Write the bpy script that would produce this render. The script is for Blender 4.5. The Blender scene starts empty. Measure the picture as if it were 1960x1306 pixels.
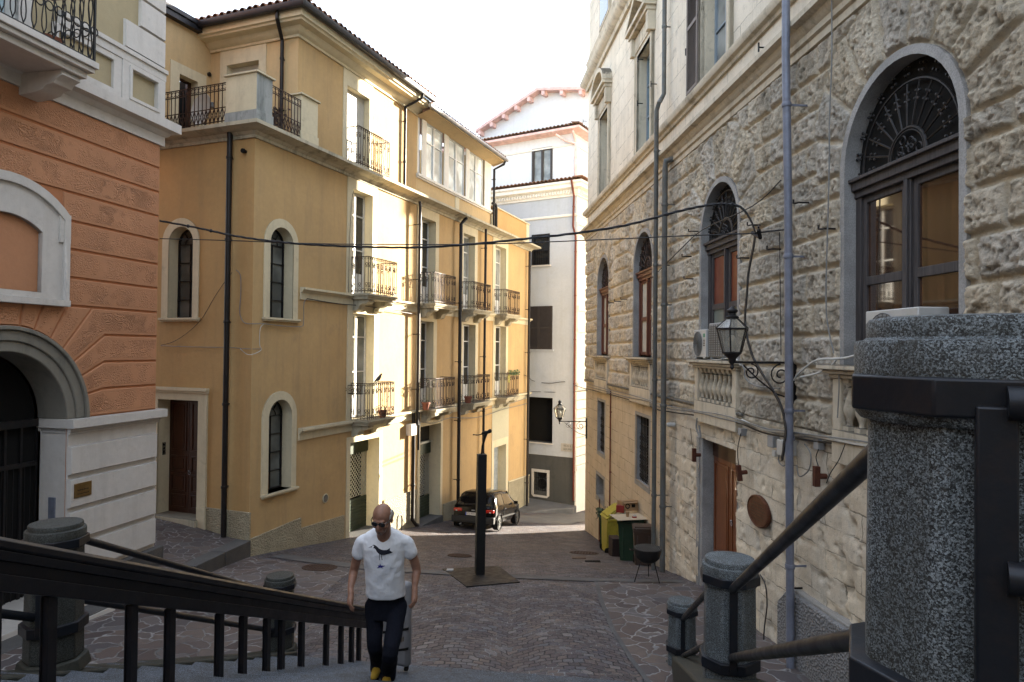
import bpy, bmesh, math, random
import numpy as np
from mathutils import Matrix, Vector
from mathutils.geometry import delaunay_2d_cdt
random.seed(7)
S = bpy.context.scene
COL = S.collection
PI = math.pi
# ---------------------------------------------------------------- camera, sky, sun, exposure
PITCH, ROLL, FPX = math.radians(.8), math.radians(.573), 1300.0
cam_d = bpy.data.cameras.new('camera'); cam = bpy.data.objects.new('camera', cam_d); COL.objects.link(cam)
cam_d.sensor_width = 36; cam_d.lens = 36*FPX/1960; cam_d.clip_start = .05; cam_d.clip_end = 3000
CR = Matrix.Rotation(PI/2+PITCH, 4, 'X') @ Matrix.Rotation(ROLL, 4, 'Z')
cam.matrix_world = CR                      # eye at the world origin, x right, y forward, z up
S.camera = cam
S.render.resolution_x, S.render.resolution_y = 1024, 682
SUN_AZ, SUN_EL = math.radians(48.5), math.radians(12.5)     # azimuth from +y towards +x
world = bpy.data.worlds.new('World'); S.world = world; world.use_nodes = True
wn, wl = world.node_tree.nodes, world.node_tree.links
bg = wn['Background']; bg.inputs[1].default_value = .08
sky = wn.new('ShaderNodeTexSky'); sky.sky_type = 'NISHITA'; sky.sun_disc = False
sky.sun_elevation = SUN_EL; sky.sun_rotation = SUN_AZ; sky.air_density = 1.0; sky.dust_density = 1.2; sky.ozone_density = 1.0; sky.altitude = 200
hz = wn.new('ShaderNodeMix'); hz.data_type = 'RGBA'; hz.inputs[0].default_value = .5; hz.inputs[7].default_value = (4.0, 4.25, 4.75, 1)   # thin bright haze over the blue
wl.new(sky.outputs[0], hz.inputs[6]); wl.new(hz.outputs[2], bg.inputs[0])
sun_d = bpy.data.lights.new('sun', 'SUN'); sun = bpy.data.objects.new('sun', sun_d); COL.objects.link(sun)
sun_d.energy = 3.8; sun_d.angle = math.radians(.5); sun_d.color = (1, .90, .74)
sdir = Vector((math.sin(SUN_AZ)*math.cos(SUN_EL), math.cos(SUN_AZ)*math.cos(SUN_EL), math.sin(SUN_EL)))
sun.rotation_euler = sdir.to_track_quat('Z', 'Y').to_euler()
S.view_settings.view_transform = 'Standard'; S.view_settings.look = 'None'
S.view_settings.exposure = 3.2; S.view_settings.gamma = 1
S.render.engine = 'CYCLES'; S.cycles.max_bounces = 6; S.cycles.diffuse_bounces = 4; S.cycles.glossy_bounces = 3
# ---------------------------------------------------------------- surveying helpers
def ray(px, py):
    return (CR.to_3x3() @ Vector(((px-980)/FPX, -(py-653)/FPX, -1)))
def at(px, py, Y):
    d = ray(px, py); return d*(Y/d.y)
class Fr:
    """vertical wall plane: local x along the wall (viewer's right), local y inward, z up"""
    def __init__(s, O, u):
        n = math.hypot(*u); s.O = Vector((O[0], O[1], 0)); s.u = Vector((u[0]/n, u[1]/n, 0)); s.i = Vector((-s.u.y, s.u.x, 0))
        s.M = Matrix.Translation(s.O) @ Matrix(((s.u.x, s.i.x, 0, 0), (s.u.y, s.i.y, 0, 0), (0, 0, 1, 0), (0, 0, 0, 1)))
    def uz(s, px, py, n=0):
        d = ray(px, py); O = s.O - s.i*n
        t = O.dot(s.i)/Vector((d.x, d.y, 0)).dot(s.i); P = d*t
        return ((P-s.O).dot(s.u), P.z)
    def w(s, u, n, z): return s.M @ Vector((u, -n, z))
    def off(s, u, n=0):
        p = s.w(u, n, 0); return Fr((p.x, p.y), (s.u.x, s.u.y))
FY = Fr((-5.745, 15), (.386, 1)); FL = Fr((-5.745, 15), (1, -.386))
FO = Fr((-6.7, 12.8), (.208, 1)); FR = Fr((2.73, 24.9), (.075, -1))
FWL = Fr((3, 32), (1.68, -1)); FWR = Fr((3, 32), (1, 1.68))
# ---------------------------------------------------------------- object helpers
WM = {}
def tag(o, label=None, cat=None, group=None, kind=None):
    if label: o['label'] = label
    if cat: o['category'] = cat
    if group: o['group'] = group
    if kind: o['kind'] = kind
    return o
def link(name, data, parent, world_m):
    o = bpy.data.objects.new(name, data); COL.objects.link(o)
    if parent is not None:
        o.parent = parent; o.matrix_basis = WM[parent.name].inverted() @ world_m
    else: o.matrix_basis = world_m
    WM[o.name] = world_m.copy()
    return o
def E(name, label, cat, loc, rz=0, group=None, kind=None):
    m = Matrix.Translation(Vector(loc)) @ Matrix.Rotation(rz, 4, 'Z')
    return tag(link(name, None, None, m), label, cat, group, kind)
class MB:
    def __init__(s): s.v = []; s.f = []; s.mi = []; s.cur = 0
    def add(s, vs, fs):
        b = len(s.v); s.v += [tuple(v) for v in vs]
        for f in fs: s.f.append([b+i for i in f]); s.mi.append(s.cur)
        return s
    def box(s, x0, x1, y0, y1, z0, z1, M=None):
        if x0 > x1: x0, x1 = x1, x0
        if y0 > y1: y0, y1 = y1, y0
        if z0 > z1: z0, z1 = z1, z0
        vs = [Vector(p) for p in ((x0,y0,z0),(x1,y0,z0),(x1,y1,z0),(x0,y1,z0),(x0,y0,z1),(x1,y0,z1),(x1,y1,z1),(x0,y1,z1))]
        if M is not None: vs = [M @ v for v in vs]
        return s.add(vs, [(0,3,2,1),(4,5,6,7),(0,1,5,4),(1,2,6,5),(2,3,7,6),(3,0,4,7)])
    def fb(s, u0, u1, n0, n1, z0, z1): return s.box(u0, u1, -n1, -n0, z0, z1)      # facade box: n = outward
    def tube(s, pts, r, seg=8, cap=True, closed=False):
        P = [Vector(p) for p in pts]; n = len(P); rr = r if hasattr(r, '__len__') else [r]*n
        rings = []; up = None
        for i in range(n):
            if closed: t = (P[(i+1) % n]-P[i-1])
            else: t = (P[min(i+1, n-1)]-P[max(i-1, 0)])
            t = t.normalized() if t.length > 1e-9 else Vector((0,0,1))
            if up is None:
                a = Vector((0,0,1)) if abs(t.z) < .9 else Vector((1,0,0)); up = (a-t*a.dot(t)).normalized()
            else:
                up = up-t*up.dot(t); up = up.normalized() if up.length > 1e-6 else t.orthogonal().normalized()
            b = t.cross(up); rings.append([P[i]+(up*math.cos(2*PI*k/seg)+b*math.sin(2*PI*k/seg))*rr[i] for k in range(seg)])
        vs = [v for R_ in rings for v in R_]; fs = []
        m = n if closed else n-1
        for i in range(m):
            j = (i+1) % n
            for k in range(seg): fs.append((i*seg+k, i*seg+(k+1) % seg, j*seg+(k+1) % seg, j*seg+k))
        if cap and not closed: fs.append(tuple(reversed(range(seg)))); fs.append(tuple((n-1)*seg+k for k in range(seg)))
        return s.add(vs, fs)
    def bar(s, a, b, w, h=None):
        """square bar from a to b"""
        a, b = Vector(a), Vector(b); h = h or w; t = (b-a).normalized()
        x = Vector((0,0,1)) if abs(t.z) < .9 else Vector((1,0,0)); x = (x-t*x.dot(t)).normalized(); y = t.cross(x)
        vs = [p+x*sx*h/2+y*sy*w/2 for p in (a, b) for sx, sy in ((-1,-1),(1,-1),(1,1),(-1,1))]
        return s.add(vs, [(3,2,1,0),(4,5,6,7),(0,1,5,4),(1,2,6,5),(2,3,7,6),(3,0,4,7)])
    def prism(s, poly, y0, y1, inset=0, ydir=True):
        """polygon of (x,z) extruded in local y from y0 (back) to y1 (front, smaller y); optional inset of the front"""
        P = [Vector((a, b)) for a, b in poly]
        A = sum(P[i].x*P[(i+1) % len(P)].y-P[(i+1) % len(P)].x*P[i].y for i in range(len(P)))
        if A < 0: P.reverse()
        Q = offset_poly(P, inset) if inset else P
        n = len(P); vs = [(p.x, y0, p.y) for p in P]+[(p.x, y1, p.y) for p in Q]
        fs = [(i, (i+1) % n, n+(i+1) % n, n+i) for i in range(n)]
        fs.append(tuple(n+i for i in range(n))); fs.append(tuple(reversed(range(n))))
        return s.add(vs, fs)
    def lathe(s, prof, c=(0,0,0), seg=16, M=None, a0=0, ax=None):
        c = Vector(c); vs = []; n = len(prof)
        for r, z in prof:
            for k in range(seg):
                a = a0+2*PI*k/seg; v = Vector((r*math.cos(a), r*math.sin(a), z))
                if M is not None: v = M @ v
                vs.append(c+v)
        fs = [(i*seg+k, i*seg+(k+1) % seg, (i+1)*seg+(k+1) % seg, (i+1)*seg+k) for i in range(n-1) for k in range(seg)]
        fs.append(tuple(reversed(range(seg)))); fs.append(tuple((n-1)*seg+k for k in range(seg)))
        return s.add(vs, fs)
    def ball(s, c, r, seg=12, rings=8, sc=(1,1,1), M=None):
        prof = [(max(1e-4, math.sin(PI*i/rings))*r, -math.cos(PI*i/rings)*r) for i in range(rings+1)]
        m = Matrix.Diagonal((*sc, 1)); m = (M @ m) if M is not None else m
        return s.lathe(prof, c, seg, m)
    def ringp(s, c, r, w, ax='y', seg=14):
        """flat little ring, tube of square-ish section"""
        c = Vector(c); pts = []
        for k in range(seg):
            a = 2*PI*k/seg
            d = Vector((math.cos(a)*r, 0, math.sin(a)*r)) if ax == 'y' else (Vector((0, math.cos(a)*r, math.sin(a)*r)) if ax == 'x' else Vector((math.cos(a)*r, math.sin(a)*r, 0)))
            pts.append(c+d)
        return s.tube(pts, w, 4, closed=True)
    def mesh(s, name, smooth=35):
        me = bpy.data.meshes.new(name); me.from_pydata(s.v, [], s.f)
        if any(s.mi): me.polygons.foreach_set('material_index', s.mi)
        me.update()
        if smooth:
            me.polygons.foreach_set('use_smooth', [True]*len(me.polygons)); me.set_sharp_from_angle(angle=math.radians(smooth))
        return me
def offset_poly(P, d):
    n = len(P); out = []
    for i in range(n):
        a, b, c = P[i-1], P[i], P[(i+1) % n]
        e1 = (b-a).normalized(); e2 = (c-b).normalized()
        n1 = Vector((-e1.y, e1.x)); n2 = Vector((-e2.y, e2.x)); m = n1+n2
        k = d/max(.25, (1+n1.dot(n2))) if m.length > 1e-6 else d
        out.append(b+m*k)
    return out
def fixn(o):
    bm = bmesh.new(); bm.from_mesh(o.data); bmesh.ops.recalc_face_normals(bm, faces=bm.faces); bm.to_mesh(o.data); bm.free()
def O(name, mb, mats, parent=None, frame=None, smooth=35, bevel=0, **kw):
    me = mb.mesh(name, smooth) if isinstance(mb, MB) else mb
    for m in (mats if isinstance(mats, (list, tuple)) else [mats]): me.materials.append(m)
    fm = frame.M if isinstance(frame, Fr) else (frame if frame is not None else (WM[parent.name] if parent is not None else Matrix.Identity(4)))
    o = link(name, me, parent, fm)
    if bevel:
        b = o.modifiers.new('bevel', 'BEVEL'); b.width = bevel; b.segments = 2; b.limit_method = 'ANGLE'; b.angle_limit = math.radians(40)
    tag(o, **kw); return o
def arc_pts(uc, zs, r, a0=0, a1=PI, n=16): return [(uc+r*math.cos(a0+(a1-a0)*k/n), zs+r*math.sin(a0+(a1-a0)*k/n)) for k in range(n+1)]
def arch_loop(u0, u1, z0, ztop, n=16):
    r = (u1-u0)/2; zs = ztop-r
    return [(u0, z0), (u1, z0)]+arc_pts((u0+u1)/2, zs, r, 0, PI, n)
def rect(u0, u1, z0, z1): return [(u0, z0), (u1, z0), (u1, z1), (u0, z1)]
def pip(p, poly):
    x, y = p; c = False; n = len(poly)
    for i in range(n):
        (x0, y0), (x1, y1) = poly[i], poly[i-1]
        if (y0 > y) != (y1 > y) and x < (x1-x0)*(y-y0)/(y1-y0)+x0: c = not c
    return c
def wall_mb(outer, holes, n=0, reveal=.0, mb=None):
    """flat wall at outward offset n with polygonal holes; reveals go inward by `reveal`"""
    mb = mb or MB(); pts = []; edges = []
    for loop in [outer]+list(holes):
        b = len(pts); pts += [Vector(p) for p in loop]; edges += [(b+i, b+(i+1) % len(loop)) for i in range(len(loop))]
    vo, eo, fo, *_ = delaunay_2d_cdt(pts, edges, [], 0, 1e-5)
    fs = []
    for f in fo:
        c = sum((vo[i] for i in f), Vector((0, 0)))/len(f)
        if pip(c, outer) and not any(pip(c, h) for h in holes):
            P = [vo[i] for i in f]; A = sum(P[i].x*P[(i+1) % len(P)].y-P[(i+1) % len(P)].x*P[i].y for i in range(len(P)))
            fs.append(tuple(f) if A > 0 else tuple(reversed(f)))
    mb.add([(v.x, -n, v.y) for v in vo], fs)
    if reveal:
        for h in holes: reveal_mb(h, n, n-reveal, mb)
    return mb
def reveal_mb(loop, n0, n1, mb=None):
    mb = mb or MB(); m = len(loop)
    A = sum(loop[i][0]*loop[(i+1) % m][1]-loop[(i+1) % m][0]*loop[i][1] for i in range(m))
    if A < 0: loop = list(reversed(loop))
    vs = [(a, -n0, b) for a, b in loop]+[(a, -n1, b) for a, b in loop]
    return mb.add(vs, [(i, m+i, m+(i+1) % m, (i+1) % m) for i in range(m)])
def ring_prism(outer, inner, n0, n1, mb=None):
    """frame between two loops of equal vertex count (open or closed), n0 back, n1 front"""
    mb = mb or MB(); m = len(outer)
    vs = [(a, -n1, b) for a, b in outer]+[(a, -n1, b) for a, b in inner]+[(a, -n0, b) for a, b in outer]+[(a, -n0, b) for a, b in inner]
    fs = []
    for i in range(m):
        j = (i+1) % m
        fs += [(i, j, m+j, m+i), (i, 2*m+i, 2*m+j, j), (m+i, m+j, 3*m+j, 3*m+i)]
    return mb.add(vs, fs)
def sweep(profile, path, mb=None, closed=False):
    """profile of (n_outward, z) swept along a plan path of (x,y) with mitred corners, outward = right of travel"""
    mb = mb or MB(); P = [Vector(p) for p in path]; m = len(P); k = len(profile); vs = []
    for i in range(m):
        if closed or 0 < i < m-1:
            e1 = (P[i]-P[i-1]).normalized(); e2 = (P[(i+1) % m]-P[i]).normalized()
        elif i == 0: e1 = e2 = (P[1]-P[0]).normalized()
        else: e1 = e2 = (P[i]-P[i-1]).normalized()
        n1 = Vector((e1.y, -e1.x)); n2 = Vector((e2.y, -e2.x)); b = (n1+n2)/(1+n1.dot(n2))
        for n_, z in profile: vs.append((P[i].x+b.x*n_, P[i].y+b.y*n_, z))
    fs = []
    for i in range(m if closed else m-1):
        j = (i+1) % m
        for q in range(k): fs.append((i*k+q, i*k+(q+1) % k, j*k+(q+1) % k, j*k+q))
    if not closed: fs.append(tuple(range(k))); fs.append(tuple(reversed([(m-1)*k+q for q in range(k)])))
    return mb.add(vs, fs)
def fpath(fr, pts): return [(fr.w(u, n, 0).x, fr.w(u, n, 0).y) for u, n in pts]
# numpy value noise
def _h(i, j, s):
    x = (i*374761393+j*668265263+s*974634777) & 0xffffffff
    x = ((x ^ (x >> 13))*1274126177) & 0xffffffff
    return ((x ^ (x >> 16)) & 0xffff)/65535.0
def vnoise(x, y, s=0):
    i = np.floor(x).astype(np.int64); j = np.floor(y).astype(np.int64); fx = x-i; fy = y-j
    fx = fx*fx*(3-2*fx); fy = fy*fy*(3-2*fy)
    return (_h(i, j, s)*(1-fx)+_h(i+1, j, s)*fx)*(1-fy)+(_h(i, j+1, s)*(1-fx)+_h(i+1, j+1, s)*fx)*fy
def fbm(x, y, s=0, o=4):
    t = 0; a = .5
    for k in range(o): t = t+a*vnoise(x*2**k, y*2**k, s+k*17); a *= .55
    return t
# ---------------------------------------------------------------- materials
def lin(c): return tuple(((v/255+.055)/1.055)**2.4 if v/255 > .04045 else v/255/12.92 for v in c)+(1,)
class NT:
    def __init__(s, name):
        s.m = bpy.data.materials.new(name); s.m.use_nodes = True; s.t = s.m.node_tree; s.N = s.t.nodes; s.p = s.N['Principled BSDF']
        s.tc = s.N.new('ShaderNodeTexCoord')
    def n(s, k, **kw):
        x = s.N.new('ShaderNode'+k)
        for a, b in kw.items(): setattr(x, a, b)
        return x
    def l(s, a, b): s.t.links.new(a, b)
    def mapped(s, sc=(1,1,1), src=None, rot=(0,0,0), loc=(0,0,0)):
        m = s.n('Mapping'); m.inputs['Scale'].default_value = sc; m.inputs['Rotation'].default_value = rot; m.inputs['Location'].default_value = loc
        s.l(src or s.tc.outputs['Object'], m.inputs['Vector']); return m.outputs[0]
    def noise(s, scale, detail=6, rough=.6, vec=None, dist=0):
        x = s.n('TexNoise'); x.inputs['Scale'].default_value = scale; x.inputs['Detail'].default_value = detail; x.inputs['Roughness'].default_value = rough; x.inputs['Distortion'].default_value = dist
        s.l(vec or s.tc.outputs['Object'], x.inputs['Vector']); return x.outputs['Fac']
    def ramp(s, fac, stops, interp='LINEAR'):
        r = s.n('ValToRGB'); r.color_ramp.interpolation = interp; e = r.color_ramp.elements
        while len(e) < len(stops): e.new(.5)
        for i, (p, c) in enumerate(stops):
            e[i].position = p; e[i].color = c if hasattr(c, '__len__') else (c, c, c, 1)
        s.l(fac, r.inputs[0]); return r.outputs[0]
    def mix(s, f, a, b, mode='MIX'):
        x = s.n('Mix', data_type='RGBA', blend_type=mode)
        for k, v in ((0, f), (6, a), (7, b)):
            if hasattr(v, 'links') or hasattr(v, 'is_linked'): s.l(v, x.inputs[k])
            else: x.inputs[k].default_value = v
        return x.outputs[2]
    def math(s, op, a, b=0.0, c=None):
        x = s.n('Math', operation=op)
        for k, v in enumerate((a, b) if c is None else (a, b, c)):
            if hasattr(v, 'is_linked'): s.l(v, x.inputs[k])
            else: x.inputs[k].default_value = v
        return x.outputs[0]
    def bump(s, h, strength=.3, dist=.02, prev=None):
        b = s.n('Bump'); b.inputs['Strength'].default_value = strength; b.inputs['Distance'].default_value = dist
        s.l(h, b.inputs['Height'])
        if prev is not None: s.l(prev, b.inputs['Normal'])
        return b.outputs[0]
    def out(s, col, rough=.8, metal=0, nrm=None, spec=.4, coat=0):
        for k, v in (('Base Color', col), ('Roughness', rough), ('Metallic', metal), ('Specular IOR Level', spec), ('Coat Weight', coat)):
            if hasattr(v, 'is_linked'): s.l(v, s.p.inputs[k])
            else: s.p.inputs[k].default_value = v
        if nrm is not None: s.l(nrm, s.p.inputs['Normal'])
        return s.m
def sc(c, k): return (c[0]*k, c[1]*k, c[2]*k, 1)
def plaster(name, c, stain=None, amt=.5, bump=.25, fine=90, var=.16, streak=.35, ledge=0):
    t = NT(name); a = t.noise(.7, 8, .65); b = t.noise(9, 6, .7)
    col = t.mix(t.ramp(a, [(.3, 0.), (.7, 1.)]), sc(c, 1-var), sc(c, 1+var*.6))
    col = t.mix(t.math('MULTIPLY', t.ramp(b, [(.35, 1.), (.65, 0.)]), .25), col, sc(c, .7))
    if stain:
        v = t.mapped((2.2, 2.2, .22)); st = t.ramp(t.noise(1.6, 8, .7, v), [(.5, 0.), (.72, 1.)])
        col = t.mix(t.math('MULTIPLY', st, streak), col, stain)
        sp = t.ramp(t.noise(1.1, 10, .75), [(.56, 0.), (.68, 1.)]); col = t.mix(t.math('MULTIPLY', sp, amt), col, stain)
    if ledge:                                     # soot and moss lying on ledges and just under them
        g = t.n('NewGeometry'); sx = t.n('SeparateXYZ'); t.l(g.outputs['Normal'], sx.inputs[0])
        up = t.ramp(t.math('ADD', sx.outputs[2], t.math('MULTIPLY', t.math('SUBTRACT', t.noise(4, 8, .75), .5), 1.6)), [(.12, 0.), (.55, 1.)])
        col = t.mix(t.math('MULTIPLY', up, ledge), col, (.055, .05, .04, 1))
    h = t.noise(fine, 3, .6); h2 = t.noise(6, 4, .6)
    return t.out(col, .88, nrm=t.bump(h, bump, .01, t.bump(h2, .12, .05)))
def metal(name, c, rough=.5, met=.0, rust=None, ramt=.35, bump=.15):
    t = NT(name); a = t.noise(4, 8, .7); col = t.mix(t.ramp(a, [(.35, 0.), (.7, 1.)]), sc(c, .8), sc(c, 1.25))
    if rust: col = t.mix(t.math('MULTIPLY', t.ramp(t.noise(11, 8, .75), [(.48, 0.), (.66, 1.)]), ramt), col, rust)
    return t.out(col, t.ramp(t.noise(7, 5, .6), [(.3, rough*.8), (.7, min(1, rough*1.25))]), met, t.bump(t.noise(60, 4, .6), bump, .004))
def wood(name, c, c2, rough=.5, grain=(14, 14, .8), bump=.25):
    t = NT(name); v = t.mapped(grain); a = t.noise(2.2, 8, .7, v, 1.5)
    col = t.mix(t.ramp(a, [(.32, 0.), (.68, 1.)]), c, c2)
    return t.out(col, rough, nrm=t.bump(a, bump, .004))
def glass(name, c=(.012, .014, .016, 1), rough=.06, spec=.8):
    t = NT(name); a = t.noise(1.3, 3, .5)
    return t.out(t.mix(t.ramp(a, [(.4, 0.), (.65, 1.)]), c, sc(c, 2.2)), rough, 0, t.bump(t.noise(2.2, 2, .4), .03, .02), spec)
def plain(name, c, rough=.6, met=0, bump=0, scale=40):
    t = NT(name); a = t.noise(scale*.12, 6, .6); col = t.mix(t.ramp(a, [(.3, 0.), (.7, 1.)]), sc(c, .88), sc(c, 1.1))
    return t.out(col, rough, met, t.bump(t.noise(scale, 4, .6), bump, .01) if bump else None)
OCH = (.50, .315, .13, 1); OCHL = (.47, .285, .10, 1)
m_och = plaster('ochre_plaster', OCH, (.27, .19, .10, 1), .28, var=.13, streak=.34)
m_ochf = plaster('ochre_plaster_skylit_side', (.53, .355, .165, 1), (.27, .20, .12, 1), .3, var=.13, streak=.4)  # paler, cooler copy of the ochre; street face's sky light put into colour
m_och2 = plaster('ochre_plaster_pale', (.58, .42, .22, 1), (.30, .23, .14, 1), .22, var=.10, streak=.3)
m_cream = plaster('cream_plaster', (.66, .58, .40, 1), (.30, .25, .17, 1), .2, bump=.12, var=.08, streak=.3, ledge=.45)
m_creamd = plaster('weathered_cream_stone', (.50, .45, .33, 1), (.09, .09, .075, 1), .75, bump=.3, var=.12, streak=.75, ledge=.8)
m_grey_st = plaster('mossy_grey_plaster', (.34, .35, .33, 1), (.07, .085, .08, 1), .8, bump=.3, streak=.85)
m_plinth = None
def rough_plinth(name, c):
    t = NT(name); v = t.n('TexVoronoi'); v.inputs['Scale'].default_value = 28; t.l(t.mapped(), v.inputs['Vector'])
    a = t.noise(3, 8, .7); col = t.mix(t.ramp(a, [(.3, 0.), (.7, 1.)]), sc(c, .75), sc(c, 1.15)); col = t.mix(t.math('MULTIPLY', t.ramp(v.outputs['Distance'], [(0., 0.), (.6, 1.)]), .5), col, sc(c, .5))
    return t.out(col, .95, nrm=t.bump(v.outputs['Distance'], .9, .03, t.bump(t.noise(40, 5, .7), .6, .015)))
m_plinth = rough_plinth('rough_cast_plinth', (.46, .40, .27, 1))
m_plinthg = rough_plinth('grey_rough_cast', (.27, .27, .27, 1))
m_white = plaster('white_painted_plaster', (.61, .575, .53, 1), (.34, .31, .27, 1), .22, bump=.18, var=.07, streak=.3, ledge=.4)
m_wht_bld = plaster('shaded_dirty_white_render', (.45, .48, .52, 1), (.33, .33, .32, 1), .35, bump=.2, var=.1, streak=.3)  # white house street wall: shade put into a greyer base, stains on top
m_attic = plaster('cool_white_render', (.70, .72, .74, 1), (.5, .5, .5, 1), .1, var=.05)
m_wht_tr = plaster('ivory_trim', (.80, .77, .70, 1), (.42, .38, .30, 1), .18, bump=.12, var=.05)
m_dado = plaster('dark_dado_paint', (.075, .075, .07, 1), (.03, .03, .03, 1), .5, bump=.25, streak=.5)
m_beige = plaster('beige_plaster', (.40, .33, .20, 1), None, bump=.4, var=.07)
m_blk = metal('black_iron', (.016, .016, .017, 1), .5, .3, (.06, .025, .012, 1), .3)
m_rail = metal('rusty_brown_iron', (.035, .022, .018, 1), .6, .3, (.12, .045, .02, 1), .6)
m_pipe = metal('dark_brown_downpipe', (.013, .010, .009, 1), .45, .2)
m_redpipe = metal('red_brown_copper_pipe', (.13, .035, .022, 1), .5, .3)
m_pink = metal('pinkish_painted_gutter', (.68, .46, .42, 1), .6)
m_bluepipe = metal('blue_grey_downpipe', (.17, .185, .235, 1), .45, .2, bump=.1)
m_greypipe = metal('dull_grey_downpipe', (.12, .125, .12, 1), .6, .3, (.16, .10, .06, 1), .45)
m_gut = metal('dark_gutter', (.03, .03, .035, 1), .4, .5)
m_zinc = metal('zinc_flashing', (.3, .3, .31, 1), .45, .6)
def tile_mat():
    t = NT('terracotta_roof_tile'); a = t.noise(5, 8, .7); b = t.noise(1.4, 5, .6)
    col = t.mix(t.ramp(a, [(.3, 0.), (.7, 1.)]), (.17, .075, .045, 1), (.30, .17, .10, 1)); col = t.mix(t.math('MULTIPLY', t.ramp(b, [(.5, 0.), (.65, 1.)]), .7), col, (.06, .055, .045, 1))
    return t.out(col, .9, nrm=t.bump(a, .4, .01))
m_tile = tile_mat()
m_wf = plain('white_window_paint', (.66, .66, .64, 1), .45, bump=.05)
m_shut = plain('cream_roller_shutter', (.55, .52, .45, 1), .6)
m_glass = glass('window_glass'); m_glassl = glass('curtained_glass', (.16, .17, .165, 1), .12, .6); m_glassb = glass('pale_blue_glass', (.10, .16, .17, 1), .08, .8)
m_glassp = glass('white_sky_reflection_glass', (.46, .50, .50, 1), .10, .8)  # white sky reflection of the gallery panes put into their colour
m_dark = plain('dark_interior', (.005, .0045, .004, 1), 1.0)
m_green = metal('dark_green_shutter_paint', (.035, .05, .032, 1), .5, .2, (.02, .02, .015, 1), .4)
m_grn_lat = metal('pale_lattice_steel', (.50, .50, .44, 1), .5, .0)
m_gshut = metal('grey_roller_shutter_paint', (.36, .40, .43, 1), .5, .3)
m_wdark = wood('dark_walnut_door', (.03, .011, .006, 1), (.065, .024, .012, 1), .4)
m_wred = wood('red_brown_varnished_door', (.10, .030, .010, 1), (.20, .062, .022, 1), .32)
m_wgrey = wood('weathered_grey_wood', (.028, .025, .026, 1), (.085, .075, .073, 1), .75, bump=.5)
m_wbrown = wood('brown_window_wood', (.085, .028, .018, 1), (.15, .055, .032, 1), .45)
def curtain():
    t = NT('brown_curtain_behind_glass'); a = t.noise(2.2, 6, .6, t.mapped((6, 6, .12)), .4)
    return t.out(t.mix(t.ramp(a, [(.35, 0.), (.62, 1.)]), (.020, .009, .005, 1), (.070, .032, .016, 1)), .04, spec=.9, coat=1.0)
m_curt = curtain()
m_redpane = plain('red_brown_blind', (.16, .045, .025, 1), .22)
m_greypane = plain('grey_green_blind', (.17, .19, .165, 1), .2)
m_whpane = plain('off_white_blind', (.50, .50, .45, 1), .25)
m_lead = glass('leaded_dusty_glass', (.085, .09, .085, 1), .25, .5)
m_orgpane = plain('orange_broken_pane', (.25, .09, .03, 1), .4)
# ---------------------------------------------------------------- ground
ZL = ([-50, 8.8, 12.8, 15, 18.5, 22, 26, 32, 45, 80], [-4.05, -4.05, -4.33, -4.57, -5.12, -5.70, -6.30, -7.34, -8.2, -8.6])
ZR = ([-50, 8.8, 9.7, 13, 16.7, 21.1, 25, 32, 45, 80], [-4.10, -4.10, -4.18, -4.40, -5.14, -6.04, -6.55, -7.62, -8.3, -8.6])
def gz(x, y):
    x = np.asarray(x, float); y = np.asarray(y, float)
    xl = -5.745+.386*(np.maximum(y, 12)-15); xr = 2.73-.075*(y-24.9)
    t = np.clip((x-xl)/np.maximum(xr-xl, 1), 0, 1); t = np.where(y > 27, np.clip((x+1)/5, 0, 1), t)
    a = np.interp(y, *ZL); b = np.interp(y, *ZR)
    def sm(f):
        return (f(y-.9)+2*f(y)+f(y+.9))/4
    a = sm(lambda q: np.interp(q, *ZL)); b = sm(lambda q: np.interp(q, *ZR))
    return a*(1-t)+b*t-.05*np.sin(t*PI)
def gzf(x, y): return float(gz(x, y))
def sheet(name, poly, dz, mats, step=.35, kind='structure', **kw):
    """ground-following sheet inside a plan polygon, triangulated on a grid"""
    xs = [p[0] for p in poly]; ys = [p[1] for p in poly]; pts = []; edges = []
    dense = []
    for i in range(len(poly)):
        a = Vector(poly[i]); b = Vector(poly[(i+1) % len(poly)]); k = max(1, int((b-a).length/step))
        dense += [a+(b-a)*j/k for j in range(k)]
    pts = list(dense); m = len(pts); edges = [(i, (i+1) % m) for i in range(m)]
    gx = np.arange(min(xs)+step/2, max(xs), step); gy = np.arange(min(ys)+step/2, max(ys), step)
    pl = [tuple(p) for p in poly]
    for x in gx:
        for y in gy:
            if pip((x, y), pl): pts.append(Vector((x, y)))
    vo, eo, fo, *_ = delaunay_2d_cdt(pts, edges, [], 0, 1e-5)
    fs = []
    for f in fo:
        c = sum((vo[i] for i in f), Vector((0, 0)))/len(f)
        if pip(c, pl):
            P = [vo[i] for i in f]; A = sum(P[i].x*P[(i+1) % len(P)].y-P[(i+1) % len(P)].x*P[i].y for i in range(len(P)))
            fs.append(tuple(f) if A > 0 else tuple(reversed(f)))
    mb = MB(); z = gz([v.x for v in vo], [v.y for v in vo])
    mb.add([(v.x, v.y, z[i]+dz) for i, v in enumerate(vo)], fs)
    return O(name, mb, mats, smooth=60, kind=kind, **kw)
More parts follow.
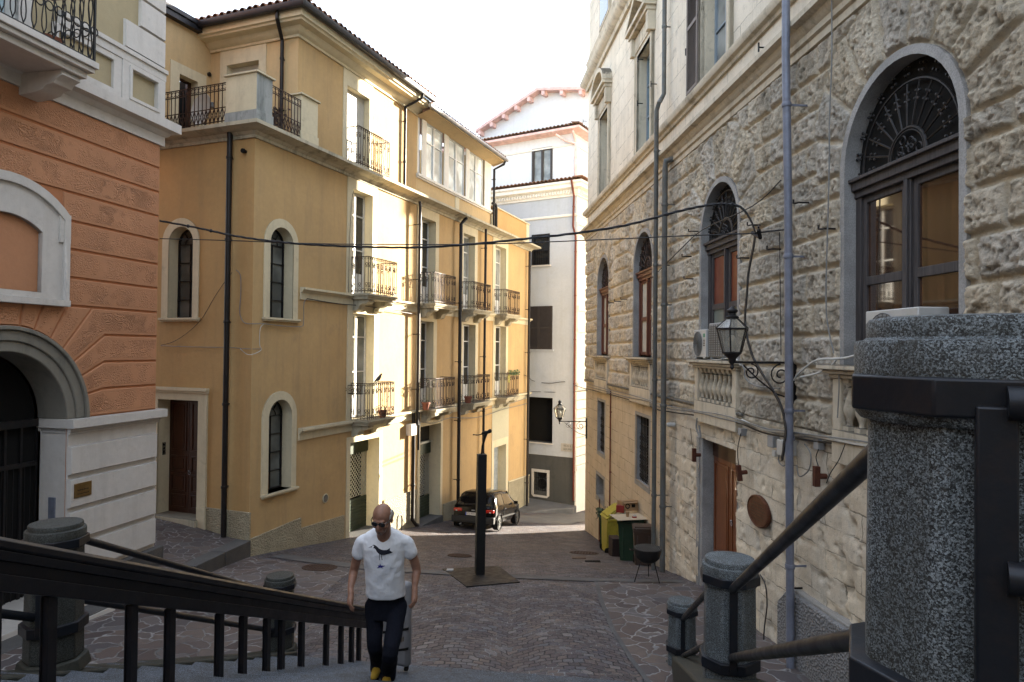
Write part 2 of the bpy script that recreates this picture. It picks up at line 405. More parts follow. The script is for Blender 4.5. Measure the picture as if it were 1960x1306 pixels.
def cobble_mat():
    t = NT('porphyry_cobble_paving')
    n = t.n('TexNoise'); n.inputs['Scale'].default_value = 1.6; n.inputs['Detail'].default_value = 3; t.l(t.tc.outputs['Object'], n.inputs['Vector'])
    sx = t.n('SeparateXYZ'); t.l(t.tc.outputs['Object'], sx.inputs[0])
    # fans: rows bent in arcs 1.5 m wide, broken by noise
    w = t.math('FRACT', t.math('MULTIPLY', sx.outputs[0], .62)); w = t.math('SUBTRACT', w, .5)
    arc = t.math('MULTIPLY', t.math('MULTIPLY', w, w), 1.5)
    yy = t.math('ADD', sx.outputs[1], arc)
    yy = t.math('ADD', yy, t.math('MULTIPLY', n.outputs[0], .35))
    n2 = t.noise(14, 2, .5); xx = t.math('ADD', sx.outputs[0], t.math('MULTIPLY', n2, .06)); yy = t.math('ADD', yy, t.math('MULTIPLY', n2, .03))
    cb = t.n('CombineXYZ'); t.l(xx, cb.inputs[0]); t.l(yy, cb.inputs[1])
    b = t.n('TexBrick'); b.inputs['Scale'].default_value = 1; b.inputs['Brick Width'].default_value = .15; b.inputs['Row Height'].default_value = .105
    b.inputs['Mortar Size'].default_value = .009; b.inputs['Mortar Smooth'].default_value = .35; b.inputs['Bias'].default_value = 0
    b.inputs['Color1'].default_value = (.0, 0, 0, 1); b.inputs['Color2'].default_value = (1, 1, 1, 1); b.inputs['Mortar'].default_value = (.5, .5, .5, 1)
    t.l(cb.outputs[0], b.inputs['Vector'])
    stone = t.ramp(b.outputs['Color'], [(0, (.035, .028, .034, 1)), (.3, (.10, .070, .068, 1)), (.5, (.070, .068, .084, 1)), (.75, (.15, .105, .085, 1)), (.9, (.10, .10, .115, 1)), (1, (.22, .19, .17, 1))])
    big = t.noise(.55, 6, .65); stone = t.mix(t.ramp(big, [(.35, 0.), (.65, 1.)]), sc((1, 1, 1), .78)[:3]+(1,), (1.12, 1.05, 1.0, 1)) if False else t.mix(.36, stone, t.ramp(big, [(.38, (.055, .050, .058, 1)), (.55, (.12, .088, .07, 1)), (.68, (.21, .165, .135, 1))]))
    patch = t.ramp(t.noise(2.3, 6, .7), [(.5, 0.), (.62, 1.)])
    mort = t.mix(patch, (.022, .020, .020, 1), (.24, .23, .22, 1))
    col = t.mix(b.outputs['Fac'], stone, mort)
    h = t.math('MULTIPLY', b.outputs['Fac'], -1)
    col = t.mix(1., col, (.84, .90, .98, 1), 'MULTIPLY')
    return t.out(col, t.ramp(t.noise(30, 3, .6), [(.3, .5), (.7, .8)]), nrm=t.bump(h, 1., .02, t.bump(t.noise(45, 5, .7), .4, .01, t.bump(t.noise(3, 3, .5), .3, .05))), spec=.45)
def crazy_mat(name, s=3.3, dark=1.0, jw=.038):
    t = NT(name)
    n = t.n('TexNoise'); n.inputs['Scale'].default_value = 2.2; n.inputs['Detail'].default_value = 3; t.l(t.tc.outputs['Object'], n.inputs['Vector'])
    vm = t.n('VectorMath', operation='MULTIPLY_ADD'); t.l(n.outputs['Color'], vm.inputs[0]); vm.inputs[1].default_value = (.55, .55, 0); t.l(t.mapped((1, 1, 0)), vm.inputs[2])
    def vor(f):
        v = t.n('TexVoronoi', feature=f); v.voronoi_dimensions = '2D'; v.inputs['Scale'].default_value = s; v.inputs['Randomness'].default_value = 1.0; t.l(vm.outputs[0], v.inputs['Vector']); return v
    e = vor('DISTANCE_TO_EDGE'); c = vor('F1')
    sp = t.n('SeparateColor'); t.l(c.outputs['Color'], sp.inputs[0])
    stone = t.ramp(sp.outputs[0], [(0, (.070, .050, .045, 1)), (.3, (.13, .092, .075, 1)), (.55, (.085, .073, .073, 1)), (.75, (.155, .115, .092, 1)), (1, (.125, .112, .11, 1))])
    stone = t.mix(t.math('MULTIPLY', t.ramp(t.noise(6, 8, .7), [(.4, 0.), (.65, 1.)]), .45), stone, (.07, .06, .06, 1))
    jn = t.math('ADD', e.outputs['Distance'], t.math('MULTIPLY', t.math('SUBTRACT', t.noise(22, 4, .7), .5), .05))
    j = t.ramp(jn, [(jw*.7, 1.), (jw*1.5, 0.)])
    mort = t.mix(t.ramp(t.noise(1.6, 5, .6), [(.4, 0.), (.6, 1.)]), (.12, .115, .11, 1), (.30, .29, .275, 1))
    col = t.mix(j, stone, mort); col = t.mix(1., col, (dark*.82, dark*.84, dark*.88, 1), 'MULTIPLY')
    h = t.ramp(e.outputs['Distance'], [(0, 0.), (jw*2, 1.)])
    return t.out(col, .65, nrm=t.bump(h, .5, .02, t.bump(t.noise(30, 6, .7), .35, .01)), spec=.4)
def slab_mat(name, c, joint=0):
    t = NT(name); a = t.noise(2.2, 8, .65); b = t.noise(60, 3, .7)
    col = t.mix(t.ramp(a, [(.3, 0.), (.7, 1.)]), sc(c, .65), sc(c, 1.25)); col = t.mix(t.math('MULTIPLY', t.ramp(b, [(.4, 1.), (.6, 0.)]), .45), col, sc(c, .45))
    return t.out(col, .7, nrm=t.bump(b, .35, .006, t.bump(a, .3, .02)))
m_cob = cobble_mat(); m_crazy = crazy_mat('crazy_porphyry_paving'); m_crazyb = crazy_mat('small_crazy_paving', 4.2, .85, .035)
m_slab = slab_mat('grey_stone_band', (.10, .10, .102, 1)); m_kerb = slab_mat('dark_kerb_stone', (.08, .078, .076, 1))
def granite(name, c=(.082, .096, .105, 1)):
    t = NT(name); v = t.n('TexVoronoi'); v.inputs['Scale'].default_value = 340; t.l(t.tc.outputs['Object'], v.inputs['Vector'])
    sp = t.n('SeparateColor'); t.l(v.outputs['Color'], sp.inputs[0])
    v2 = t.n('TexVoronoi'); v2.inputs['Scale'].default_value = 700; t.l(t.tc.outputs['Object'], v2.inputs['Vector']); sp2 = t.n('SeparateColor'); t.l(v2.outputs['Color'], sp2.inputs[0])
    k = t.math('ADD', t.math('MULTIPLY', sp.outputs[0], .62), t.math('MULTIPLY', sp2.outputs[1], .38))
    col = t.ramp(k, [(.15, sc(c, .06)), (.36, sc(c, .3)), (.5, sc(c, .9)), (.66, sc(c, 1.9)), (.88, sc(c, 3.3))])
    st = t.ramp(t.noise(3.5, 8, .7), [(.45, 0.), (.7, 1.)]); col = t.mix(t.math('MULTIPLY', st, .6), col, (.03, .03, .022, 1))
    v3 = t.ramp(t.noise(2.5, 7, .7, t.mapped((4, 4, .4))), [(.48, 0.), (.7, 1.)]); col = t.mix(t.math('MULTIPLY', v3, .5), col, (.028, .026, .02, 1))
    ch = t.ramp(t.noise(40, 5, .8), [(.66, 0.), (.72, 1.)]); col = t.mix(t.math('MULTIPLY', ch, .5), col, sc(c, 4))
    return t.out(col, .62, nrm=t.bump(k, .25, .004, t.bump(t.noise(25, 5, .7), .25, .01)), spec=.4)
m_gran = granite('speckled_granite'); m_grand = granite('dark_granite', (.034, .037, .034, 1)); m_gran2 = granite('stair_granite', (.062, .072, .088, 1))  # m_grand: darker granite for the two left posts
m_moss = slab_mat('mossy_concrete', (.035, .036, .028, 1))
# one ground mesh reaching the horizon
def ground_obj():
    ys = np.concatenate([[-400, -100, -30, -10], np.arange(-4, 6, 2.), np.arange(6, 46, .5), [50, 60, 80, 130, 300, 900]])
    xs = np.concatenate([[-900, -200, -60, -25], np.arange(-14, 12.1, .5), [20, 40, 100, 300, 900]])
    X, Y = np.meshgrid(xs, ys); Z = gz(X, Y); mb = MB(); w = len(xs)
    mb.add(list(zip(X.ravel(), Y.ravel(), Z.ravel())), [(j*w+i, j*w+i+1, (j+1)*w+i+1, (j+1)*w+i) for j in range(len(ys)-1) for i in range(w-1)])
    return O('ground', mb, m_cob, smooth=60, kind='structure')
ground_obj()
# crazy paving strips beside the cobbles
cl = [(1.78, 8.3), (1.66, 9.2), (1.58, 10.4), (1.60, 11.8), (1.68, 13.3)]
sheet('paving', cl+[(3.45, 13.3), (3.78, 10.5), (4.1, 5.2), (1.9, 5.2)], .006, m_crazy)
strip = [(x-.035, y) for x, y in cl]+[(x+.035, y) for x, y in reversed(cl)]
sheet('path', strip, .012, m_slab, .3)
cleft = [(-2.9, 8.4), (-3.05, 10.5), (-3.3, 12.2), (-3.2, 14.2)]
sheet('paving', [(-7.2, 7.4), (-3.0, 7.4)]+cleft+[(-5.9, 14.9), (-6.0, 12.6), (-6.6, 9.3)], .006, m_crazy)
sheet('paving', [(1.9, 14.3), (3.3, 14.2), (2.95, 19.5), (1.5, 18.5)], .006, m_crazyb)
# stone band crossing the square
sheet('path', [(-5.3, 15.0), (-3.0, 14.1), (-.6, 13.65), (1.6, 13.3), (3.4, 13.15), (3.4, 13.5), (1.6, 13.65), (-.6, 14.05), (-3.0, 14.5), (-5.1, 15.45)], .014, m_slab)
sheet('path', [(-1.6, 26.2), (-.4, 27.2), (1.0, 28.9), (2.2, 31.3), (3.4, 31.9), (4.6, 31.8), (4.4, 29.3), (2.4, 26.9), (.2, 25.7)], .008, slab_mat('worn_asphalt', (.12, .118, .115, 1)), .5)
# raised pavement and kerb on the left
pv = [(-5.80, 14.93), (-5.95, 12.8), (-6.35, 10.9), (-6.75, 9.0), (-7.5, 8.9), (-7.6, 11.5), (-7.1, 13.0), (-9.6, 13.4), (-9.6, 16.6), (-5.745, 15.0)]
def sw_z(x, y): return -4.12+.10*np.clip((-6.3-x)/1.2, 0, 2.4)-.12*np.clip((y-12.8)/2.2, 0, 1)*np.clip((x+7.3)/1.5, 0, 1)
def pave():
    mb = MB(); pl = pv; pts = []; m = 0
    for i in range(len(pl)):
        a = Vector(pl[i]); b = Vector(pl[(i+1) % len(pl)]); k = max(1, int((b-a).length/.4)); pts += [a+(b-a)*j/k for j in range(k)]
    m = len(pts); ed = [(i, (i+1) % m) for i in range(m)]
    for x in np.arange(-9.5, -5.7, .4):
        for y in np.arange(9, 16.5, .4):
            if pip((x, y), pl): pts.append(Vector((x, y)))
    vo, eo, fo, *_ = delaunay_2d_cdt(pts, ed, [], 0, 1e-5); fs = []
    for f in fo:
        c = sum((vo[i] for i in f), Vector((0, 0)))/len(f)
        if pip(c, pl):
            P = [vo[i] for i in f]; A = sum(P[i].x*P[(i+1) % len(P)].y-P[(i+1) % len(P)].x*P[i].y for i in range(len(P)))
            fs.append(tuple(f) if A > 0 else tuple(reversed(f)))
    mb.add([(v.x, v.y, float(sw_z(v.x, v.y))) for v in vo], fs)
    O('pavement', mb, m_crazyb, smooth=60, kind='structure')
    kb = MB(); kp = [(-5.72, 15.0), (-5.93, 12.8), (-6.33, 10.9), (-6.73, 9.0)]
    for i in range(3):
        a, b = Vector(kp[i]), Vector(kp[i+1]); L = (b-a).length; k = max(1, round(L/.9))
        for j in range(k):
            p, q = a+(b-a)*(j/k+.006), a+(b-a)*((j+1)/k-.006); nrm = Vector((-(q-p).y, (q-p).x)).normalized()
            if nrm.x < 0: nrm = -nrm
            o_, i_ = nrm*.03, -nrm*.30; vs = []
            for base, zz in ((1, 0), (0, 1)):
                for pt in (p+o_, q+o_, q+i_, p+i_):
                    z = float(sw_z(pt.x, pt.y))+.012 if not base else gzf(pt.x, pt.y)-.3
                    vs.append((pt.x, pt.y, z))
            kb.add(vs, [(0, 3, 2, 1), (4, 5, 6, 7), (0, 1, 5, 4), (1, 2, 6, 5), (2, 3, 7, 6), (3, 0, 4, 7)])
    o = O('kerb', kb, m_kerb, smooth=30, kind='structure', bevel=.012); fixn(o)
pave()
# raised stone apron in front of the far white house
def apron():
    mb = MB(); pts = [(0.0, 28.9), (.9, 30.2), (1.9, 31.0), (2.9, 31.35), (3.1, 31.9), (-1.6, 34.6), (-1.6, 30.6)]
    top = [(x, y, -7.12-.10*(x)/3) for x, y in pts]; n = len(pts); mb.add(top+[(x, y, -8.5) for x, y in pts], [tuple(range(n))]+[(i, n+i, n+(i+1) % n, (i+1) % n) for i in range(n)])
    o = O('kerb', mb, m_slab, smooth=30, kind='structure', bevel=.04); fixn(o)
apron()
# stairs: landing under the camera and flight down to the square
sd = Vector((.16, 1)).normalized(); sn = Vector((sd.y, -sd.x))
NS, TR, RI, Z0, Y0 = 15, .405, .164, -1.636, 2.40
def stairs():
    mb = MB()
    for k in range(NS):
        y0 = Y0+TR*k; z = Z0-RI*(k+1)+ RI
        # tread k spans y0..y0+TR at height z
        xl0 = -3.62+.124*(y0-4.5); xr0 = .70+.197*(y0-1.3)
        for (ya, yb, za, zb) in ((y0-.0, y0+TR+.02, z-.05, z), (y0-.02, y0+TR-.0, z-RI-.4, z-.05)):
            sk = -.14; ya -= .13; yb -= .13
            vs = [(xl0, ya+sk*xl0, za), (xr0, ya+sk*xr0, za), (xr0, yb+sk*xr0, za), (xl0, yb+sk*xl0, za), (xl0, ya+sk*xl0, zb), (xr0, ya+sk*xr0, zb), (xr0, yb+sk*xr0, zb), (xl0, yb+sk*xl0, zb)]
            mb.add(vs, [(0,3,2,1),(4,5,6,7),(0,1,5,4),(1,2,6,5),(2,3,7,6),(3,0,4,7)])
    mb.box(-3.9, .8, -6, Y0-.0, -4.2, Z0-.002)
    return O('stairs', mb, m_gran2, smooth=20, kind='structure', bevel=.008)
stairs()
def stair_z(y): return Z0-RI*max(0, min(NS, math.floor((y-Y0-.13)/TR)))
def stringer(name, xf, w, side):
    """sloping mossy side kerb the granite posts stand on"""
    mb = MB(); ys = [-2, 2.6]+[2.6+.5*i for i in range(1, 14)]
    vs = []
    for y in ys:
        x = xf(y); zt = max(-4.03, -.42-.405*y+.06) if y > 2.9 else -1.45
        vs += [(x-w/2, y, zt), (x+w/2, y, zt), (x+w/2, y, -4.6), (x-w/2, y, -4.6)]
    n = len(ys); mb.add(vs, [(4*i+a, 4*i+4+a, 4*i+4+(a+1) % 4, 4*i+(a+1) % 4) for i in range(n-1) for a in range(4)]+[(4*n-4, 4*n-3, 4*n-2, 4*n-1)])
    o = O(name, mb, m_moss, smooth=30, bevel=.02, kind='structure'); fixn(o); return o
xleft = lambda y: -3.53+.124*(y-5.3); xright = lambda y: .88+.197*(y-1.3)
stringer('stair_kerb', xleft, .5, -1); stringer('stair_kerb', xright, .5, 1)
# ---------------------------------------------------------------- shared facade builders
def glazed(parent, fr, u0, u1, z0, z1, n, cols=2, bars=(.5,), fmat=None, gmat=None, ft=.06, name='window', panel=0, bt=.035, glassname='pane'):
    """glazed frame: stiles, rails, bars; pane children behind"""
    mb = MB(); t = .05
    mb.fb(u0, u0+ft, n-t, n, z0, z1); mb.fb(u1-ft, u1, n-t, n, z0, z1); mb.fb(u0+ft, u1-ft, n-t, n, z1-ft, z1); mb.fb(u0+ft, u1-ft, n-t, n, z0, z0+ft)
    W = (u1-u0-2*ft)/cols; zb = z0+ft+panel
    for c in range(1, cols): mb.fb(u0+ft+W*c-ft*.75, u0+ft+W*c+ft*.75, n-t+.004, n+.012, z0+ft, z1-ft)
    if panel: mb.fb(u0+ft, u1-ft, n-t+.01, n-.012, z0+ft, zb)
    if panel:
        for c in range(cols): mb.fb(u0+ft+W*c+.09, u0+ft+W*(c+1)-.09, n-.02, n+.003, z0+ft+.07, zb-.07)
    for b in bars:
        z = zb+(z1-ft-zb)*b; mb.fb(u0+ft, u1-ft, n-t+.006, n+.004, z-bt/2, z+bt/2)
    w = O(name, mb, fmat or m_wf, parent, fr)
    g = MB()
    for c in range(cols): g.fb(u0+ft+W*c+(.0 if c == 0 else .03), u0+ft+W*(c+1)-(.03 if c < cols-1 else 0), n-t+.012, n-t+.02, zb, z1-ft)
    O(glassname, g, gmat or m_glass, w, fr)
    return w
def surround(parent, fr, loop_o, loop_i, n1=.025, mat=None, name='window_surround', reveal=.28, sill=None):
    mb = ring_prism(loop_o, loop_i, 0.0, n1)
    reveal_mb(loop_i, n1-.001, -reveal, mb)
    o = O(name, mb, mat or m_cream, parent, fr)
    if sill:
        u0, u1, z = sill; s = MB(); s.fb(u0, u1, -reveal, .10, z-.05, z); s.fb(u0+.02, u1-.02, 0, .07, z-.085, z-.05)
        O('sill', s, mat or m_creamd, o, fr, bevel=.006)
    return o
def uframe(u0, u1, z0, z1, w, top=None):
    """open-bottom surround loops as closed quads ring"""
    t = w if top is None else top
    return [(u0-w, z0), (u1+w, z0), (u1+w, z1+t), (u0-w, z1+t)], [(u0, z0), (u1, z0), (u1, z1), (u0, z1)]
def railing(parent, fr, u0, u1, n, zb, zt, mat=None, style='scroll', close=(True, True), n0=0.0, step=.105):
    mb = MB(); path = []
    if close[0]: path.append((u0, n0))
    path += [(u0, n), (u1, n)]
    if close[1]: path.append((u1, n0))
    for (a, b) in zip(path[:-1], path[1:]):
        A = Vector((a[0], -a[1], 0)); B = Vector((b[0], -b[1], 0)); L = (B-A).length; k = max(1, round(L/step)); d = (B-A).normalized()
        ax = 'y' if abs(d.x) > .5 else 'x'
        mb.bar(A+Vector((0, 0, zt)), B+Vector((0, 0, zt)), .035, .014); mb.bar(A+Vector((0, 0, zb+.05)), B+Vector((0, 0, zb+.05)), .022, .014)
        for i in range(k+1):
            p = A+(B-A)*(i/k); mb.bar(p+Vector((0, 0, zb)), p+Vector((0, 0, zt)), .013)
            if i < k:
                q = A+(B-A)*((i+.5)/k)
                if style == 'scroll':
                    mb.ringp(q+Vector((0, 0, zt-.045)), .032, .006, ax, 7); mb.ringp(q+Vector((0, 0, zb+.09)), .032, .006, ax, 7)
                    if i % 2 == 0:
                        p1 = A+(B-A)*((i+.5)/k)
                        for zz, s_ in ((zt-.20, 1), (zb+.24, -1)):
                            mb.ringp(p1+Vector((0, 0, zz)), .036, .008, ax, 7); mb.ringp(p1+Vector((0, 0, zz-.065)), .024, .008, ax, 7)
    return O('railing', mb, mat or m_rail, parent, fr, smooth=0)
def balcony(parent, fr, u0, u1, n, z, th=.12, mat=None, rail=None, rm=None, brackets=True, h=1.0):
    mb = MB(); mb.fb(u0-.05, u1+.05, 0, n+.07, z-.05, z); mb.fb(u0-.02, u1+.02, 0, n+.04, z-.09, z-.05); mb.fb(u0, u1, 0, n, z-.15, z-.09)
    o = O('balcony', mb, mat or m_creamd, parent, fr, bevel=.006)
    if brackets:
        for ub in (u0+.22, u1-.22):
            b = MB(); pr = [(0, z-.15), (n*.92, z-.15), (n*.95, z-.21), (n*.80, z-.27), (n*.55, z-.27), (n*.42, z-.32), (n*.35, z-.42), (n*.15, z-.46), (0, z-.46)]
            k = len(pr); vs = [(ub-.14, -a, c) for a, c in pr]+[(ub+.14, -a, c) for a, c in pr]
            b.add(vs, [tuple(range(k)), tuple(reversed(range(k, 2*k)))]+[(i, k+i, k+(i+1) % k, (i+1) % k) for i in range(k)])
            bo = O('bracket', b, mat or m_creamd, o, fr, smooth=40); fixn(bo)
    railing(o, fr, u0, u1, n, z+.02, z+h, rm, n0=0.02)
    return o
def downpipe(parent, fr, pts, r=.05, mat=None, clips=2.2, name='drainpipe', label=None):
    """pts of (u, n, z)"""
    mb = MB(); P = [Vector((u, -n, z)) for u, n, z in pts]; mb.tube(P, r, 12)
    for a, b in zip(P[:-1], P[1:]):
        if abs((b-a).normalized().z) > .95 and (b-a).length > 1:
            L = (b-a).length; k = int(L/clips)+1
            for i in range(k):
                c = a+(b-a)*((i+.35)/k); mb.lathe([(r*1.16, -.03), (r*1.22, -.02), (r*1.22, .02), (r*1.16, .03)], c, 12); mb.box(c.x-.008, c.x+.008, c.y, 0, c.z-.012, c.z+.012)
    return O(name, mb, mat or m_pipe, parent, fr, **({'label': label} if label else {}))
def cornice(parent, fr_path, prof, mat, name='cornice', closed=False):
    o = O(name, sweep(prof, fr_path, closed=closed), mat, parent, Matrix.Identity(4)); fixn(o); return o
def tiles_row(parent, fr, u0, u1, n_e, z_e, L=1.6, slope=.34, step=.21, r=.085, name='roof', mat=None, hip=(0, 0)):
    """roof slab rising inward with rows of half-round tiles running up it"""
    mb = MB(); k = int((u1-u0)/step)
    mb.add([(u0, -n_e+.03, z_e), (u1, -n_e+.03, z_e), (u1-hip[1]*L, -n_e+L, z_e+L*slope), (u0+hip[0]*L, -n_e+L, z_e+L*slope)], [(0, 1, 2, 3)])
    rnd = random.Random(int(u0*100)+5)
    for i in range(k+1):
        u = u0+step*i+rnd.uniform(-.012, .012); ys = 0; j = 0
        while ys < L:
            if u < u0+hip[0]*ys-.05 or u > u1-hip[1]*ys+.05: break
            le = .36; y0 = -n_e+ys-rnd.uniform(0, .02); y1 = y0+le+.05; zz = z_e+(y0+n_e)*slope+.02; z2 = z_e+(y1+n_e)*slope+.005
            seg = 6; vs = []
            for (yy, z_, rr) in ((y0, zz+.015, r), (y1, z2, r*.86)):
                for q in range(seg+1):
                    a = PI*q/seg; vs.append((u+math.cos(a)*rr, yy, z_+math.sin(a)*rr))
            for (yy, z_, rr) in ((y0, zz+.015, r-.018),):
                for q in range(seg+1):
                    a = PI*q/seg; vs.append((u+math.cos(a)*rr, yy, z_+math.sin(a)*rr))
            w = seg+1
            mb.add(vs, [(q, q+1, w+q+1, w+q) for q in range(seg)]+[(q+1, q, 2*w+q, 2*w+q+1) for q in range(seg)])
            ys += le
            if ys > 1.1: break
    return O(name, mb, mat or m_tile, parent, fr, smooth=50)
# ---------------------------------------------------------------- the ochre apartment building
YB = E('apartment_building', 'long ochre plastered apartment building with cream trim, iron balconies and arched windows at its corner', 'building', (-5.745, 15, -4.57))
I4 = Matrix.Identity(4)
gF = lambda u: gzf(*FY.w(u, .1, 0).xy)
UE = 18.25
a_up = arch_loop(.52, 1.32, .70, 2.82); a_lo = arch_loop(.55, 1.34, -3.32, -1.20)
col_f2 = [(3.75, 4.72, 4.38), (7.60, 8.60, 4.34), (10.82, 11.85, 4.34), (13.9, 15.1, 4.35)]
col_f1 = [(3.82, 4.87, .98), (7.62, 8.52, .94), (10.88, 11.98, .97), (14.0, 15.17, 1.02)]
ZF2, ZF1 = 1.50, -1.93
shops = [(3.78, 5.24, gF(4.5)+.06, -2.56), (7.70, 9.16, gF(8.4)+.12, -2.53), (13.98, 15.34, gF(14.6)+.1, -4.02)]
holes = [a_up, a_lo]+[rect(a, b, ZF2, t) for a, b, t in col_f2]+[rect(a, b, ZF1, t) for a, b, t in col_f1]+[rect(*s) for s in shops]
O('wall', wall_mb([(0, -9), (UE, -9), (UE, 4.72), (0, 4.72)], holes), m_ochf, YB, FY, smooth=0)
aL = arch_loop(-2.47, -1.72, .68, 2.80); dL = rect(-2.70, -1.47, -3.90, -1.22)
O('wall', wall_mb([(-9, -7), (0, -7), (0, 4.72), (-9, 4.72)], [aL, dL]), m_och, YB, FL, smooth=0)
b = MB(); b.add([(UE, 0, -9), (UE, 9, -9), (UE, 9, 4.9), (UE, 0, 4.9)], [(0, 1, 2, 3)]); b.add([(0, .3, 4.93), (UE-.02, .3, 4.93), (UE-.02, 9, 4.93), (0, 9, 4.93)], [(0, 1, 2, 3)]); b.add([(0, 9, -9), (UE, 9, -9), (UE, 9, 8), (0, 9, 8)], [(3, 2, 1, 0)])
O('wall', b, m_och, YB, FY, smooth=0)
# rough-cast plinth stepping down with the street
pb = MB()
def plinth_run(pts, mb, th=.045):
    """pts (u, ztop) stepped"""
    for (u0, t0), (u1, t1) in pts: mb.prism([(u0, -9), (u1, -9), (u1, t1), (u0, t0)], .0, -th)
plinth_run([((0.0, -4.21), (1.72, -4.12)), ((1.72, -4.38), (3.52, -4.46)), ((5.5, -4.46), (7.45, -4.50)), ((9.4, -5.38), (13.7, -5.6)), ((15.6, -5.72), (UE+.02, -5.87))], pb)
O('plinth', pb, m_plinth, YB, FY)
pb = MB(); pb.prism([(-1.22, -7), (.045, -7), (.045, -3.62), (-1.22, -3.62)], 0, -.045)
O('plinth', pb, m_plinth, YB, FL)
c = MB(); c.prism([(15.6, -5.72), (UE+.03, -5.87), (UE+.03, -5.82), (15.6, -5.67)], 0, -.06); c.fb(-1.25, -1.22, 0, .05, -4.5, -3.58) if False else None
O('plinth_cap', c, m_cream, YB, FY)
# string courses
prof2 = lambda zt: [(0, zt-.30), (.035, zt-.30), (.035, zt-.13), (.06, zt-.13), (.10, zt-.085), (.10, zt-.065), (.16, zt-.065), (.16, zt-.01), (0, zt)]
for zt in (1.495, -1.935): cornice(YB, fpath(FY, [(1.60, 0), (18.2, 0)]), prof2(zt), m_cream, 'string_course')
# main cornice
pc = [(0, 4.66), (.05, 4.66), (.05, 4.73), (.09, 4.75), (.13, 4.79), (.20, 4.80), (.31, 4.82), (.36, 4.85), (.40, 4.85), (.40, 4.93), (0, 4.96)]
cpath = fpath(FL, [(-8.6, 0)])+fpath(FY, [(0, 0), (UE, 0), (UE, -3)])
cornice(YB, cpath, pc, m_creamd)
# windows with arched tops (leaded)
def arched(fr, loop, lo, z0, ztop, u0, u1, broken=False, side=1):
    s = surround(YB, fr, lo, loop, .03, m_cream, reveal=.30, sill=(u0-.22, u1+.22, z0))
    mb = MB(); r = (u1-u0)/2; uc = (u0+u1)/2; zs = ztop-r; n = -.27
    fr_o = arch_loop(u0, u1, z0, ztop); fr_i = arch_loop(u0+.035, u1-.035, z0+.035, ztop-.035)
    ring_prism(fr_o, fr_i, n-.03, n+.02, mb)
    mb.fb(uc-.011, uc+.011, n-.01, n+.015, z0, zs)
    H = zs-z0
    for k in range(5): mb.fb(u0, u1, n-.01, n+.012, z0+H*k/4-.010, z0+H*k/4+.010)
    mb.tube([(uc+(r*.45)*math.cos(a), -n, zs+(r*.45)*math.sin(a)) for a in np.linspace(0, PI, 10)], .010, 5)
    for a in (PI*.3, PI*.7, PI*.5): mb.bar((uc+r*.45*math.cos(a), -n, zs+r*.45*math.sin(a)), (uc+r*math.cos(a), -n, zs+r*math.sin(a)), .014)
    w = O('window', mb, m_blk, YB, fr); g = MB(); g.prism(arch_loop(u0, u1, z0, ztop), -n+.03, -n+.02)
    O('pane', g, m_lead, w, fr)
    if broken:
        g = MB(); g.fb(u0+.03, uc-.02, n-.018, n-.008, z0+.03, z0+H/4-.02); O('pane', g, m_orgpane, w, fr, label='small orange patched pane')
arched(FY, a_up, arch_loop(.33, 1.50, .70, 3.02), .70, 2.82, .52, 1.32)
arched(FY, a_lo, arch_loop(.34, 1.52, -3.32, -1.0), -3.32, -1.20, .55, 1.34, True)
arched(FL, aL, arch_loop(-2.67, -1.55, .68, 3.0), .68, 2.80, -2.47, -1.72)
# corner house door
o = MB(); ring_prism([(-2.95, -4.0), (-1.22, -4.0), (-1.22, -.95), (-2.95, -.95)], [(-2.70, -4.0), (-1.47, -4.0), (-1.47, -1.22), (-2.70, -1.22)], 0, .05, o)
o.fb(-2.98, -1.19, 0, .11, -1.0, -.93); o.fb(-2.97, -1.20, 0, .08, -1.05, -1.0); o.fb(-1.44, -1.19, 0, .085, -4.3, -3.62)
reveal_mb(rect(-2.70, -1.47, -4.0, -1.22), .05, -.32, o)
ds = O('door_surround', o, m_cream, YB, FL, bevel=.004)
def panel_door(name, parent, fr, u0, u1, z0, z1, n, leaves, rows, mat, knob=None):
    mb = MB(); W = (u1-u0)/leaves
    for k in range(leaves):
        a = u0+W*k+.004; b_ = a+W-.008; mb.fb(a, b_, n-.05, n, z0, z1)
        for (r0, r1) in rows:
            za = z0+(z1-z0)*r0; zb = z0+(z1-z0)*r1
            ring_prism(rect(a+.07, b_-.07, za, zb), rect(a+.11, b_-.11, za+.04, zb-.04), n, n+.02, mb); mb.fb(a+.15, b_-.15, n, n+.014, za+.08, zb-.08)
    d = O(name, mb, mat, parent, fr, bevel=.004)
    if knob:
        k = MB(); k.ball((knob[0], -n-.05, knob[1]), .022, 8, 6); k.ringp((knob[0], -n-.045, knob[1]-.05), .035, .007, 'y', 12); O('handle', k, m_zinc, d, fr)
    return d
panel_door('door', YB, FL, -2.70, -1.47, -3.90, -1.22, -.30, 2, [(.04, .16), (.18, .34), (.36, .50), (.54, .97)], m_wdark, (-2.02, -2.9))
s = MB(); s.fb(-2.98, -1.40, -.35, .16, -4.3, -3.90); O('doorstep', s, m_creamd, YB, FL, bevel=.01)
s = MB(); s.fb(-1.62, -1.52, -.262, -.258, -2.55, -2.2); tag(O('notice', s, m_white, None, FL), 'small white paper notice stuck on the dark wooden corner door', 'notice')
s = MB(); s.fb(-2.73, -2.70, -.2, -.1, -2.55, -2.25)
for k in range(3): s.fb(-2.732, -2.698, -.17, -.13, -2.5+.08*k, -2.45+.08*k)
tag(O('doorbell_panel', s, m_dark, None, FL), 'small dark doorbell panel in the jamb of the dark corner door', 'doorbell')
